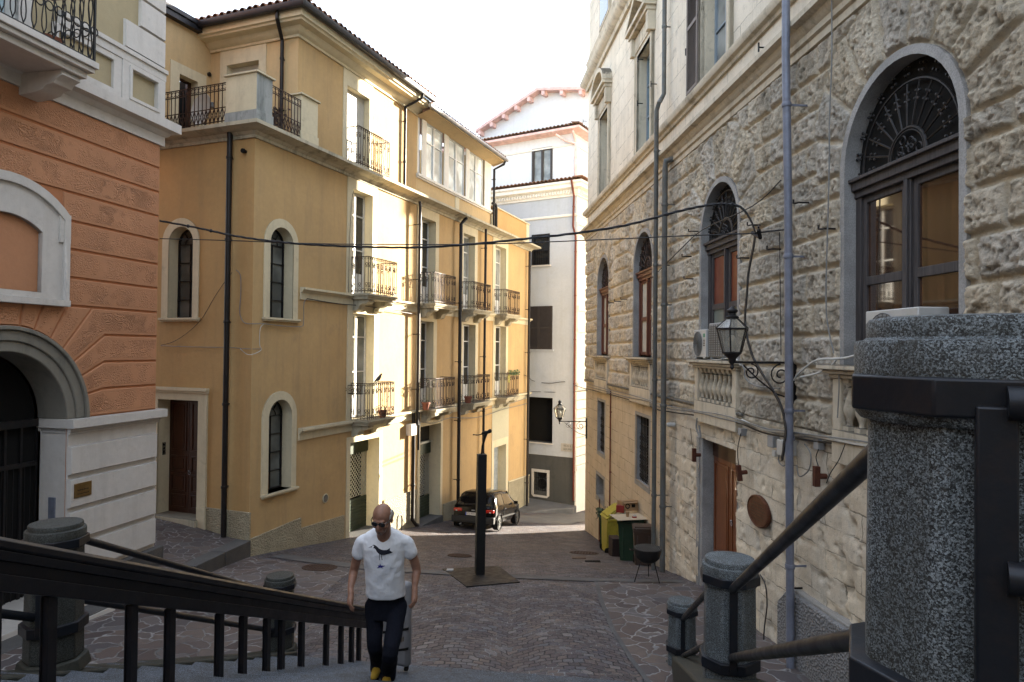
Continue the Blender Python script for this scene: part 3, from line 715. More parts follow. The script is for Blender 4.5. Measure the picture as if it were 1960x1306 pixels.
# french windows, surrounds, balconies
bal = {}
for fl, cols, zf in ((2, col_f2, ZF2), (1, col_f1, ZF1)):
    for i, (u0, u1, zt) in enumerate(cols):
        top = (4.66-zt) if fl == 2 else (1.19-zt)
        lo, li = uframe(u0, u1, zf, zt, .25, top)
        surround(YB, FY, lo, li, .025, m_cream, 'door_surround', .30)
        glazed(YB, FY, u0+.01, u1-.01, zf+.02, zt-.01, -.24, 2, (.28 if False else .30, .74), m_wf, m_glassl if (fl == 2 and i >= 2) or (fl, i) == (1, 0) else m_glassb if (fl, i) == (2, 3) else m_glass, .055, 'french_window', .55)
wall_px = {(2, 0): (669, 759), (2, 1): (801, 872), (2, 2): (879, 939), (2, 3): (944, 995), (1, 0): (668, 754), (1, 1): (802, 870), (1, 2): (878, 937), (1, 3): (944, 992)}
for (fl, i), (pa, pb_) in wall_px.items():
    zf = ZF2 if fl == 2 else ZF1; py = 530 if fl == 2 else 760
    ua = FY.uz(pa, py, 0)[0]; ub = FY.uz(pb_, py, .56)[0]
    bal[(fl, i)] = (balcony(YB, FY, ua+.05, ub, .56, zf), ua+.05, ub)
# ---- upper set-back storey at the corner
FU = FY.off(1.41); p = FY.w(1.41, 0, 0); FLU = Fr((p.x, p.y), (FL.u.x, FL.u.y))
wl = FLU.w(-2.72, 0, 0); FW = Fr((wl.x, wl.y), (FY.u.x, FY.u.y))
du0, du1 = 3.42-1.41, 4.50-1.41
O('wall', wall_mb([(0, 4.9), (5.84, 4.9), (5.84, 7.7), (0, 7.7)], [rect(du0, du1, 4.95, 7.10)]), m_ochf, YB, FU, smooth=0)
wa = FLU.uz(435, 140)[0]; wb_ = FLU.uz(496, 140)[0]; wzt = FLU.uz(465, 121)[1]
O('wall', wall_mb([(-2.72, 4.9), (0, 4.9), (0, 7.7), (-2.72, 7.7)], [rect(wa, wb_, 5.0, wzt)]), m_och2, YB, FLU, smooth=0)
b = MB(); b.add([(5.84, 0, 4.9), (5.84, 5, 4.9), (5.84, 5, 8.2), (5.84, 0, 8.2)], [(0, 1, 2, 3)]); O('wall', b, m_och, YB, FU, smooth=0)
lo, li = uframe(du0, du1, 4.95, 7.10, .17, .48); surround(YB, FU, lo, li, .02, m_cream, 'door_surround', .22)
lo, li = uframe(wa, wb_, 5.0, wzt, .22, 7.56-wzt); surround(YB, FLU, lo, li, .02, m_cream, 'window_surround', .22)
def roller(fr, u0, u1, z0, z1, n, mat, parent, step=.055, name='roller_shutter', **kw):
    mb = MB(); k = int((z1-z0)/step)
    for i in range(k): mb.box(u0, u1, -n, -n+.02, z0+step*i+.004, z0+step*(i+1)-.002)
    mb.box(u0, u1, -n+.012, -n+.03, z0, z1)
    return O(name, mb, mat, parent, fr, smooth=0, **kw)
roller(FU, du0, du1, 4.95, 7.10, -.17, m_shut, YB); roller(FLU, wa, wb_, 5.0, wzt, -.17, m_shut, YB)
# wing on the left with the open door
d0 = FW.uz(342, 200)[0]; d1 = FW.uz(377, 200)[0]; dzt = FW.uz(342, 141)[1]
zw0 = FW.uz(312, 40)[1]; uw0 = FW.uz(312, 40)[0]; zw1 = FW.uz(396, 75)[1]
O('wall', wall_mb([(-7, 4.9), (0, 4.9), (0, zw1), (-7, zw1)], [rect(d0, d1, 4.95, dzt)]), m_och2, YB, FW, smooth=0)
lo, li = uframe(d0, d1, 4.95, dzt, .27, .25); surround(YB, FW, lo, li, .02, m_cream, 'door_surround', .25)
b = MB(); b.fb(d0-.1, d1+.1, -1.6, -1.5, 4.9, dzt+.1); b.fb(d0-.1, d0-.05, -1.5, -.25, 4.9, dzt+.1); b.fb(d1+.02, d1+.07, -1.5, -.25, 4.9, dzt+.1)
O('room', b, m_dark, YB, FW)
b = MB(); b.fb(d1-.12, d1, -.26, -.20, 4.95, dzt); b.fb(d0, d1, -.26, -.2, dzt-.05, dzt); O('door_frame', b, m_wdark, YB, FW)
b = MB(); b.fb(-7, .35, -.3, .16, zw1, zw1+.14); b.prism([(-7, zw1+.14), (.3, zw1+.14), (.3, zw1+.24), (-7, zw1+.24)], .3, -.2)
O('fascia', b, m_gut, YB, FW)
# pedestals and terrace railings
def pedestal(fr, u0, u1, n0, n1, z0, z1, mat):
    mb = MB(); mb.fb(u0, u1, n0, n1, z0, z1); mb.fb(u0-.02, u1+.02, n0-.02, n1+.02, z0, z0+.22)
    o = O('pedestal', mb, mat, YB, fr, bevel=.01); c = MB(); c.fb(u0-.05, u1+.05, n0-.05, n1+.05, z1, z1+.04); O('capstone', c, m_cream, o, fr, bevel=.008)
pa0 = FL.uz(449, 190, .28)[0]; pa1 = FY.uz(520, 220, .28)[0]
zp = FY.uz(486, 136, .28)[1]
pm = MB(); nn = .30
pedestal(FY, -.30, pa1, -.55, nn, 4.94, zp, m_grey_st)
pm.add([FL.M.inverted() @ FY.w(a, n_, z) for a, n_, z in ((-.305, -.55, 5.17), (-.305, nn+.0, 5.17), (-.305, nn, zp-.002), (-.305, -.55, zp-.002))], [(0, 1, 2, 3)])
O('facing', pm, m_cream, YB, FL)
pb0 = FY.uz(578, 240, .28)[0]; pb1 = FY.uz(607, 250, .28)[0]; zp2 = FY.uz(585, 186, .28)[1]
pedestal(FY, pb0-.05, pb1, 0.0, nn, 4.94, zp2, m_cream)
def lattice_rail(fr, u0, u1, n, z0, z1):
    mb = MB(); L = u1-u0; k = max(2, round(L/.115)); h = z1-z0; y = -n
    for z in (z0+.06, z0+h*.40, z1-.16, z1): mb.bar((u0, y, z), (u1, y, z), .02, .016)
    for i in range(k+1):
        u = u0+L*i/k; mb.bar((u, y, z0), (u, y, z1), .014)
        if i < k:
            mb.ringp((u+L/k/2, y, z1-.08), .052, .008, 'y', 10)
            a, b2 = (u, z0+.06), (u+L/k, z0+h*.40); mb.bar((a[0], y, a[1]), (b2[0], y, b2[1]), .012); mb.bar((a[0], y, b2[1]), (b2[0], y, a[1]), .012)
    O('terrace_railing', mb, m_rail, YB, fr, smooth=0)
zr0, zr1 = 4.96, FL.uz(447, 156, .28)[1]
lattice_rail(FL, -8.4, pa0, .28, zr0, zr1); lattice_rail(FY, pa1+.0, pb0-.05, .28, zr0, FY.uz(520, 163, .28)[1])
# balcony grille on the cornice (upper storey)
ua = FY.uz(686, 313, .36)[0]; ub = FY.uz(745, 340, .36)[0]
railing(YB, FY, ua, ub, .36, 4.95, 5.98)
# upper cornice, gutter, roof
pcu = [(0, 7.52), (.05, 7.52), (.05, 7.58), (.11, 7.61), (.17, 7.66), (.20, 7.72), (.38, 7.74), (.40, 7.78), (.45, 7.80), (.45, 7.96), (0, 7.98)]
upath = fpath(FLU, [(-2.72, 0)])+fpath(FU, [(0, 0), (5.86, 0)])
cornice(YB, upath, pcu, m_cream, 'eaves_cornice')
g = [(.45, 7.97), (.50, 7.93), (.60, 7.93), (.63, 7.98), (.63, 8.06), (.61, 8.06), (.60, 7.99), (.45, 8.02)]
cornice(YB, fpath(FLU, [(-3.3, 0)])+fpath(FU, [(0, 0), (5.95, 0)]), g, m_gut, 'gutter')
tiles_row(YB, FU, -.58, 5.95, .58, 8.06, 3.0, .33, hip=(1, 0)); tiles_row(YB, FLU, -3.3, .58, .58, 8.06, 3.0, .33, hip=(0, 1))
b = MB(); b.lathe([(.12, 0), (.13, .12), (.08, .2), (.02, .24)], FU.M.inverted() @ FY.w(1.41-.55, .5, 8.12), 10); O('ridge_tile', b, m_tile, YB, FU)
# gallery with big windows
GE = 13.35
gw = [(FY.uz(a, 300)[0], FY.uz(b_, 300)[0]) for a, b_ in ((782, 806), (815, 849), (858, 891), (898, 927))]
gw[0] = (7.32, gw[0][1]); gz0, gz1 = 5.68, 7.56
O('wall', wall_mb([(7.25, 4.93), (GE, 4.93), (GE, 7.78), (7.25, 7.78)], [rect(a, b_, gz0, gz1) for a, b_ in gw]), m_och2, YB, FY, smooth=0)
b = MB(); b.add([(GE, 0, 4.9), (GE, 6, 4.9), (GE, 6, 9), (GE, 0, 7.8)], [(0, 1, 2, 3)]); O('wall', b, m_och2, YB, FY, smooth=0)
for a, b_ in gw: glazed(YB, FY, a, b_, gz0, gz1, -.05, 2, (.66,), m_wf, m_glassp, .07, 'gallery_window')
prev = 7.25
for a, b_ in gw+[(GE, GE)]:
    if a-prev > .1: b = MB(); b.fb(prev+.01, a-.01, 0, .03, gz0, gz1+.02); O('pilaster', b, m_wht_tr, YB, FY)
    prev = b_
b = MB(); b.fb(7.26, GE+.02, 0, .09, gz0-.09, gz0); b.fb(7.26, GE+.02, 0, .05, gz0-.14, gz0-.09); O('sill', b, m_wht_tr, YB, FY, bevel=.006)
for u in (10.1, GE+.05): b = MB(); b.fb(u, u+.32, 0, .02, 4.95, gz0-.14); O('trim_strip', b, m_cream, YB, FY)
b = MB(); b.add([(7.2, 0, 7.52), (GE+.3, 0, 7.52), (GE+.3, -.5, 7.66), (7.2, -.5, 7.66)], [(3, 2, 1, 0)]); b.fb(7.2, GE+.3, .5, .53, 7.64, 7.74); O('soffit', b, m_och2, YB, FY)
b = MB(); b.tube([(7.05, -.58, 7.74), (GE+.35, -.58, 7.74)], .07, 10); O('gutter', b, m_zinc, YB, FY)
tiles_row(YB, FY, 7.25, GE+.3, .55, 7.78, 3.6, .33)
# parapet of the far terrace
b = MB(); b.fb(GE+.35, 18.0, -.2, 0, 4.93, 5.90); b.add([(18.0, 0, 4.93), (18.0, 6, 4.93), (18.0, 6, 5.9), (18.0, 0, 5.9)], [(0, 1, 2, 3)]); O('parapet', b, m_och, YB, FY)
b = MB(); b.fb(GE+.3, 18.05, -.25, .05, 5.90, 5.94); b.fb(17.65, 18.01, 0, .015, 4.95, 5.9); O('parapet_cap', b, m_cream, YB, FY)
# shop openings
def shopdoor(i, lattice=True):
    u0, u1, z0, z1 = shops[i]; lo, li = uframe(u0, u1, z0-.5, z1, .16 if i < 2 else .22, .16 if i < 2 else .3)
    surround(YB, FY, lo, li, .02, m_cream, 'door_surround', .62)
    if i == 2: roller(FY, u0, u1, z0-.4, z1, -.35, m_gshut, YB, .09, label='grey roller shutter'); return
    n = -.42; mb = MB(); zt = z1 if i == 0 else z1-.62; zl = z0+.95 if i == 0 else z0+.75
    um = u0+(u1-u0)
    bx = MB(); bx.fb(u0, um, n-.05, n+.05, zt-.42, zt); O('shutter_box', bx, m_green, YB, FY)
    for k in range(int((zl-z0)/.10)): mb.box(u0, um, -n-.02, -n+.02, z0+.1*k+.006, z0+.1*(k+1)-.002)
    s = O('security_shutter', mb, m_green, YB, FY, smooth=0)
    lt = MB(); st = .13; z = zl
    H = zt-.42-zl; W = um-u0; cnt = int(W/st)
    for k in range(-int(H/st)-1, cnt+1):
        for sgn in (1, -1):
            a0 = u0+k*st; pts = []
            ua_, za_ = a0, 0; ub_, zb_ = a0+H, H
            if ua_ < u0: za_ += (u0-ua_); ua_ = u0
            if ub_ > um: zb_ -= (ub_-um); ub_ = um
            if za_ < zb_-.01:
                if sgn == -1: za_, zb_ = H-za_, H-zb_
                lt.bar((ua_, -n, zl+za_), (ub_, -n+.004*sgn, zl+zb_), .012)
    O('lattice', lt, m_grn_lat, s, FY, smooth=0)
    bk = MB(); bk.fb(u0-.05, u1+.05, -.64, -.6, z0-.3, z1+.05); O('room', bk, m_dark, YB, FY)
    if i == 1:
        tr = MB(); tr.fb(u0, u1, n-.08, n+.12, z1-.66, z1-.6); tr.fb(u0+.03, u1-.03, n-.03, n-.02, z1-.6, z1); O('transom', tr, m_cream if False else m_grn_lat, YB, FY)
        g2 = MB(); g2.fb(u0, u1, n-.02, n-.01, z1-.6, z1); O('pane', g2, m_glass, YB, FY)
    st_ = MB(); st_.fb(u0-.05, u1+.05, -.6, .12, z0-.5, z0); O('doorstep', st_, m_slab, YB, FY, bevel=.01)
for i in range(3): shopdoor(i)
b = MB(); b.fb(13.76, 15.6, 0, .018, -5.15, -2.25); 
ring = wall_mb([(13.74, gF(14.5)-.5), (15.62, gF(14.5)-.5), (15.62, -2.25), (13.74, -2.25)], [rect(13.76, 15.58, gF(14.5)-.6, -3.72)] if False else [rect(13.97, 15.35, gF(14.5)-.4, -4.01)], .016)
O('pale_patch', ring, plaster('pale_green_cream_patch', (.50, .47, .34, 1), None, var=.05), YB, FY, smooth=0)
# drainpipes
zg = lambda u: gF(u)+.02
def pu(px, py): return FY.uz(px, py, .1)[0]
downpipe(YB, FL, [(-.60, .12, 4.88), (-.60, .12, -4.28)], .062)
downpipe(YB, FLU, [(FLU.uz(530, 40, .5)[0], .50, 7.95), (FLU.uz(530, 40, .5)[0], .50, 7.80), (FLU.uz(540, 90, .1)[0], .1, 7.45), (FLU.uz(540, 90, .1)[0], .1, 4.98)], .045)
u = pu(776, 290); downpipe(YB, FY, [(u+.25, .55, 7.93), (u+.25, .52, 7.82), (u+.12, .2, 7.62), (u, .08, 7.5), (u, .08, 4.98)], .042)
u = pu(797, 500); downpipe(YB, FY, [(u, .2, 4.72), (u, .22, 4.6), (u, .2, -2.4)], .045); downpipe(YB, FY, [(u-.09, .12, -2.0), (u-.09, .12, gF(u)+.25), (u+.02, .2, gF(u)+.08), (u+.12, .2, gF(u)+.06)], .06); downpipe(YB, FY, [(u+.1, .2, -2.0), (u+.1, .2, -3.2)], .035)
u = pu(876, 600); downpipe(YB, FY, [(u+.25, .3, 4.80), (u+.18, .25, 4.72), (u, .2, 4.55), (u, .2, gF(u)+.05)], .062)
u = pu(924, 600); downpipe(YB, FY, [(u, .2, 4.75), (u, .18, -5.9)], .05)
u = pu(1009, 600); downpipe(YB, FY, [(u, .2, 4.6), (u, .18, gF(18)+.05)], .06)
downpipe(YB, FY, [(GE+.2, .55, 7.7), (GE+.2, .5, 7.55), (GE+.1, .12, 7.35), (GE+.1, .12, 5.0)], .05)
u = pu(946, 420); downpipe(YB, FY, [(u-.2, .1, 5.95), (u+.05, .14, 5.95), (u+.12, .14, 5.8), (u+.12, .14, 4.98)], .055)
# meter box on the wall by the drainpipe, round vent, small patches
def on_wall(name, fr, px, py, w, h, d, mat, label, cat, group=None, bevel=.01, n=0, extra=None):
    u, z = fr.uz(px, py, n); mb = MB(); mb.fb(u-w/2, u+w/2, n, n+d, z-h/2, z+h/2)
    if extra: extra(mb, u, z)
    return tag(O(name, mb, mat, None, fr, bevel=bevel), label, cat, group)
on_wall('meter_box', FY, 782, 822, .34, .36, .2, m_white, 'white electric meter box with a cable loop below the first balcony ledge', 'meter box')
vu, vz = FY.uz(622, 954); b = MB(); b.lathe([(.115, 0), (.125, .02), (.10, .03), (.10, .015)], (vu, 0, vz), 20, Matrix.Rotation(PI/2, 4, 'X'))
v = tag(O('wall_vent', b, m_cream, None, FY), 'small round vent grille low on the ochre wall', 'vent')
b = MB(); b.lathe([(.095, 0), (.095, .018)], (vu, 0, vz), 20, Matrix.Rotation(PI/2, 4, 'X')); 
O('grille', b, m_greypipe, v, FY)
# flower pots and plants on the balconies
def pot(fr, u, n, z, r=.11, h=.2, label='', plant=None, cat='flowerpot', box=False):
    w = fr.w(u, n, z); t = E('flowerpot', label, cat, w, 0, None); mb = MB()
    mb.lathe([(r*.7, 0), (r*.95, h*.8), (r*1.1, h*.8), (r*1.1, h), (r*.9, h), (r*.85, h*.85)], (0, 0, 0), 14); O('pot', mb, m_terra, t)
    if plant:
        rnd = random.Random(hash(label) % 999 if False else len(label)); pm_ = MB()
        for k in range(plant[0]):
            a = rnd.uniform(0, 2*PI); L = plant[1]*rnd.uniform(.5, 1); e = Vector((math.cos(a)*L*.5, math.sin(a)*L*.5, h+L)); s_ = Vector((0, 0, h*.8))
            for q in range(3):
                m_ = s_.lerp(e, (q+1)/3); d_ = Vector((rnd.uniform(-1, 1), rnd.uniform(-1, 1), rnd.uniform(-.3, 1))).normalized()*.05; p2 = Vector((d_.y, -d_.x, rnd.uniform(-.02, .02)))*.45
                pm_.add([m_, m_+d_*.5+p2, m_+d_, m_+d_*.5-p2], [(0, 1, 2, 3)])
        O('plant', pm_, plant[2], t, smooth=0)
    return t
m_terra = plain('terracotta_pot', (.24, .085, .05, 1), .8, bump=.1); m_leaf = plain('green_leaves', (.05, .10, .025, 1), .6); m_leafd = plain('dry_brown_leaves', (.09, .06, .03, 1), .8)
u, n_ = FY.uz(732, 800, .4)[0], .4
pot(FY, u, n_, ZF1, .12, .2, 'dark potted plant on the lower balcony above the lattice shop door', (14, .5, m_leafd))
pot(FY, FY.uz(815, 780, .35)[0], .35, ZF1, .13, .24, 'terracotta flowerpot on the lower balcony beside the second drainpipe', (4, .2, m_leaf))
pot(FY, FY.uz(896, 765, .35)[0], .35, ZF1, .14, .24, 'brown flowerpot on the third lower balcony', None)
# green net and plants on the last lower balcony
t = MB(); bo, b0, b1 = bal[(1, 3)]; rnd = random.Random(3)
for k in range(260):
    u = rnd.uniform(b0+.2, b1+.02); n = .56+rnd.uniform(-.06, .08); z = ZF1+1.0+rnd.uniform(-.12, .1); s_ = .05
    t.add([FY.M.inverted() @ FY.w(u, n, z), FY.M.inverted() @ FY.w(u+s_, n+rnd.uniform(-.03, .03), z+rnd.uniform(-.03, .03)), FY.M.inverted() @ FY.w(u+s_*.6, n, z+s_)], [(0, 1, 2)])
tag(O('creeper_plant', t, m_leaf, None, FY, smooth=0), 'green trailing plant along the rail of the farthest lower balcony', 'plant')
t = MB()
for k in range(60):
    u = b0+.22+rnd.gauss(0, .05); z = ZF1+.78+rnd.uniform(-.2, .12); t.add([(u, -.58, z), (u+.04, -.6, z+.02), (u+.01, -.57, z+.06)], [(0, 1, 2)])
tag(O('hanging_plant', t, plain('yellow_leaves', (.30, .26, .05, 1), .6), None, FY, smooth=0), 'yellow hanging plant at the near corner of the farthest lower balcony', 'plant')
t = MB(); rnd = random.Random(9)
for k in range(220):
    a = rnd.uniform(0, 2*PI); r = rnd.uniform(0, .3); c0 = Vector(((pa1+pb0)/2-.15+r*math.cos(a), -.02+r*math.sin(a), 5.0+rnd.uniform(.1, .55))); d_ = Vector((rnd.uniform(-1, 1), rnd.uniform(-1, 1), rnd.uniform(-1, 1)))*.06; e_ = Vector((rnd.uniform(-1, 1), rnd.uniform(-1, 1), rnd.uniform(-1, 1)))*.04
    t.add([c0, c0+d_, c0+d_+e_, c0+e_], [(0, 1, 2, 3)])
t.tube([((pa1+pb0)/2-.15, -.02, 4.95), ((pa1+pb0)/2-.15, -.02, 5.4)], .02)
tag(O('shrub', t, plain('purple_brown_leaves', (.05, .025, .02, 1), .8), None, FY, smooth=0), 'dark reddish shrub behind the short terrace railing at the roof corner', 'plant')
# flower pot holders hung on the left of lower balconies
for i in range(3):
    bo, b0, b1 = bal[(1, i)]; mb = MB(); z = ZF1+.95
    for zz in (z, z-.22): mb.tube([(b0-.02, -.05, zz), (b0-.22, -.08, zz), (b0-.22, -.5, zz), (b0-.02, -.52, zz)], .008, 5)
    for n in (.08, .22, .36, .5): mb.bar((b0-.22, -n, z), (b0-.22, -n, z-.22), .008); mb.bar((b0-.22, -n, z-.22), (b0, -n, z-.22), .008); mb.ringp((b0-.22, -n+.07, z-.11), .04, .006, 'x', 8)
    O('pot_holder', mb, m_rail, bo, FY, smooth=0)
# satellite dish in the open door, floodlight
w = FW.w((d0+d1)/2+.02, .5, 5.75); t = E('satellite_dish', 'pale satellite dish standing before the open terrace door', 'satellite dish', w)
prof = [(.0001, 0), (.15, .012), (.30, .05), (.42, .10)]
mb = MB(); M_ = Matrix.Rotation(math.radians(72), 4, Vector((-.36, .93, 0)).cross(Vector((0, 0, 1)))) if False else Matrix.Rotation(-math.radians(20), 4, 'Z') @ Matrix.Rotation(math.radians(80), 4, 'X')
mb.lathe(prof+[(.415, .11), (.29, .06), (.0001, .012)], (0, 0, 0), 24, M_ @ Matrix.Diagonal((.72, 1, 1, 1))); O('dish', mb, plain('pale_grey_dish', (.38, .37, .34, 1), .6), t)
mb = MB(); mb.tube([(0, .05, -.8), (0, .06, 0)], .02); mb.tube([(0, -.02, -.32), (.25, -.38, -.22), (.42, -.5, -.05)], .012); mb.lathe([(.045, 0), (.05, .1), (.03, .12)], (.42, -.5, -.08), 10); O('arm', mb, m_greypipe, t)
b = MB(); u, z = FW.uz(399, 143); b.lathe([(.05, 0), (.055, .05), (.02, .06)], (u, 0, z), 14, Matrix.Rotation(PI/2, 4, 'X')); tag(O('pipe_outlet', b, m_pipe, None, FW), 'small dark pipe outlet on the pale wing wall beside the terrace door', 'pipe')
for (px, py) in ((471, 291),): 
    u, z = FL.uz(px, py); b = MB(); b.lathe([(.035, 0), (.04, .07), (.055, .08), (.05, .12)], (u, 0, z), 12, Matrix.Rotation(PI/2, 4, 'X')); tag(O('security_camera', b, m_dark, None, FL), 'tiny dark wall camera beside the corner drainpipe below the cornice', 'camera')
# pigeon on the rail
u, z = FY.uz(724, 722, .56); w = FY.w(u, .56, ZF1+1.0+.02); t = E('pigeon', 'dark pigeon perched on the rail of the first lower balcony', 'bird', w, math.radians(60))
mb = MB(); mb.tube([(-.17, 0, .0), (-.09, 0, .05), (0, 0, .09), (.07, 0, .15), (.11, 0, .20), (.135, 0, .215), (.16, 0, .205)], [.012, .03, .055, .045, .026, .026, .004], 10); mb.tube([(0, .015, .06), (.0, .015, 0)], .006, 5); mb.tube([(0, -.015, .06), (.0, -.015, 0)], .006, 5)
tb = mb.mesh('pigeon_body'); O('body', tb, plain('slate_feathers', (.045, .045, .05, 1), .7), t)
# ---------------------------------------------------------------- the orange building on the left
OB = E('orange_building', 'orange building with grooved plaster courses, white stone base and arched doorway', 'building', (-6.7, 12.8, -4.1))
def orange_mat():
    t = NT('scratched_orange_plaster')
    n = t.n('TexNoise'); n.inputs['Scale'].default_value = 1.4; n.inputs['Detail'].default_value = 4; t.l(t.tc.outputs['Object'], n.inputs['Vector'])
    vm = t.n('VectorMath', operation='MULTIPLY_ADD'); t.l(n.outputs['Color'], vm.inputs[0]); vm.inputs[1].default_value = (1.1, 1.1, 1.1); t.l(t.tc.outputs['Object'], vm.inputs[2])
    w = t.n('TexWave', wave_type='BANDS', bands_direction='DIAGONAL'); w.inputs['Scale'].default_value = 14; w.inputs['Distortion'].default_value = 5; w.inputs['Detail'].default_value = 2; w.inputs['Detail Scale'].default_value = 1.2
    t.l(vm.outputs[0], w.inputs['Vector'])
    v = t.n('TexVoronoi'); v.inputs['Scale'].default_value = 30; t.l(t.mapped((1, 1, 1.8)), v.inputs['Vector'])
    msk = t.ramp(t.noise(1.0, 3, .6), [(.42, 0.), (.52, 1.)]); gaps = t.ramp(t.noise(3.2, 4, .6), [(.50, 0.), (.6, 1.)])
    h = t.mix(msk, w.outputs['Color'], v.outputs['Distance'])
    h = t.mix(gaps, h, (.5, .5, .5, 1))
    c = (.49, .235, .12, 1)
    col = t.mix(t.ramp(t.noise(.9, 8, .65), [(.3, 0.), (.7, 1.)]), sc(c, .82), sc(c, 1.1)); col = t.mix(t.math('MULTIPLY', t.ramp(h, [(.2, 1.), (.5, 0.)]), .22), col, sc(c, .5))
    return t.out(col, .85, nrm=t.bump(h, .7, .025, t.bump(t.noise(50, 3, .6), .3, .006)))
m_orh = orange_mat(); m_or = plaster('orange_plaster', (.49, .235, .12, 1), None, bump=.25, var=.07); m_ord = plaster('dark_orange_groove', (.44, .18, .08, 1), None, var=.05)
q = lambda px, py, n=0: FO.uz(px, py, n)
CZ = 12.8/1300; zc = [ -1.17+.4535*k for k in range(12)]        # course lines
acu = q(164, 800)[0]-1.46; azs = -1.17; AR, AI = 1.46, 1.08
door_hole = [(acu-AI, -6), (acu+AI, -6)]+arc_pts(acu, azs, AI, 0, PI, 24)
wu0, wu1 = q(-75, 500)[0], q(72, 500)[0]; wz0, wz1 = q(71, 560)[1], q(72, 445)[1]
O('wall', wall_mb([(-26, -6), (0, -6), (0, 3.86), (-26, 3.86)], [door_hole], 0, .0), m_ord, OB, FO, smooth=0)
b = MB(); b.add([(-26, 7, -6), (0, 7, -6), (0, 7, 10), (-26, 7, 10)], [(3, 2, 1, 0)]); b.add([(-26, 0, 9.9), (0, 0, 9.9), (0, 7, 9.9), (-26, 7, 9.9)], [(0, 1, 2, 3)]); b.add([(0, 0, -6), (0, 7, -6), (0, 7, 10), (0, 0, 10)], [(0, 1, 2, 3)]); b.add([(-26, 0, -6), (-26, 12, -6), (-26, 12, 10), (-26, 0, 10)], [(3, 2, 1, 0)])
O('wall', b, m_or, OB, FO, smooth=0)
pm = MB(); pf = MB(); g = .016
def opanel(poly, th=.024):
    P = [Vector(p) for p in poly]; A = sum(P[i].x*P[(i+1) % len(P)].y-P[(i+1) % len(P)].x*P[i].y for i in range(len(P)))
    if A < 0: P.reverse()
    P = offset_poly(P, g); pm.prism([tuple(p) for p in P], 0, -th, .012)
    Q = offset_poly(P, .055); pf.add([(p.x, -th-.002, p.y) for p in Q], [tuple(range(len(Q)))])
U = lambda px, py: q(px, py)
frame_u1 = q(118, 500)[0]+.0
fu0, fu1 = wu0-.42, frame_u1; fz0, fz1 = q(114, 580)[1], q(118, 418)[1]+.05
for k in range(4, 11):
    a, b_ = zc[k], zc[k+1]
    if a > 3.8: break
    b_ = min(b_, 3.83)
    if a < fz1+.25 and b_ > fz0: opanel(rect(fu1-.02, 0, a, b_)); opanel(rect(-26, fu0, a, b_))
    else: opanel(rect(-26, 0, a, b_))
r1, r2, r3, r4 = [(q(*a), q(*b_)) for a, b_ in (((42, 578), (36, 624)), ((81.5, 582), (64, 632)), ((127.5, 585), (94, 650)), ((176, 588), (116, 671)))]
def on_ring(p):                                   # snap to the arch ring
    d = Vector((p[0]-acu, p[1]-azs)); d = d.normalized()*(AR+.01); return (acu+d.x, azs+d.y)
ztop = zc[4]; K = lambda px, py: q(px, py)
r = [((t_[0], ztop), on_ring(b_)) for t_, b_ in (r1, r2, r3, r4)]
k5, k6, k7 = K(198.5, 639), K(197, 690), K(197, 741); e5, e6, e7 = on_ring(K(137, 695)), on_ring(K(151, 722)), on_ring(K(160, 756))
ub = k5[0]
def arcb(p, s_):                                  # boundary points along the ring between p and s_
    a0 = math.atan2(p[1]-azs, p[0]-acu); a1 = math.atan2(s_[1]-azs, s_[0]-acu); return [(acu+(AR+.01)*math.cos(a0+(a1-a0)*k/4), azs+(AR+.01)*math.sin(a0+(a1-a0)*k/4)) for k in range(5)]
mir = lambda P: [(2*acu-x, z) for x, z in P]
polys = []
for i in range(3): polys.append([r[i][0], r[i+1][0]]+list(reversed(arcb(r[i][1], r[i+1][1]))))
polys.append([r[3][0], (0, ztop), (0, zc[3]), (ub, zc[3])]+list(reversed(arcb(r[3][1], e5))))
polys.append([(ub, zc[3]), (0, zc[3]), (0, zc[2]), (ub, zc[2])]+list(reversed(arcb(e5, e6))))
polys.append([(ub, zc[2]), (0, zc[2]), (0, zc[1]), (ub, zc[1])]+list(reversed(arcb(e6, e7))))
polys.append([(ub, zc[1]), (0, zc[1]), (0, zc[0]), (acu+AR+.01, zc[0])]+list(reversed(arcb(e7, (acu+AR, azs)))))
for P in polys:
    opanel(P)
    M = [(max(-26, 2*acu-x) if x != 0 else -26, z) for x, z in P]; opanel(M)
opanel([(2*acu-r[0][0][0], ztop), (r[0][0][0], ztop)]+list(reversed(arcb((2*acu-r[0][1][0], r[0][1][1]), r[0][1]))) if False else [(2*acu-r[0][0][0], ztop), (r[0][0][0], ztop), r[0][1], (2*acu-r[0][1][0], r[0][1][1])])
po = O('plaster_course', pm, m_or, OB, FO, smooth=30); fixn(po); O('scratched_panel', pf, m_orh, po, FO, smooth=0)
# grey stone arch of the doorway
def arch_ring(r0, r1, n0, n1, a0=0, a1=PI, k=28):
    mb = MB(); vs = []
    for i in range(k+1):
        a = a0+(a1-a0)*i/k; c, s_ = math.cos(a), math.sin(a)
        for (rr, n) in ((r0, n0), (r0, n1), (r1, n1), (r1, n0)): vs.append((acu+rr*c, -n, azs+rr*s_))
    fs = [(4*i+j, 4*i+4+j, 4*i+4+(j+1) % 4, 4*i+(j+1) % 4) for i in range(k) for j in range(4)]+[(3, 2, 1, 0), (4*k, 4*k+1, 4*k+2, 4*k+3)]
    mb.add(vs, fs); return mb
m_sto = plaster('grey_brown_arch_stone', (.22, .205, .17, 1), (.07, .07, .065, 1), .5, bump=.4, streak=.5)
a_ = O('arch', arch_ring(AR-.06, AR, 0, .09), m_sto, OB, FO, bevel=.01); fixn(a_)
a2 = O('arch_moulding', arch_ring(AR-.22, AR-.06, -.02, .05), m_sto, a_, FO, bevel=.015); fixn(a2)
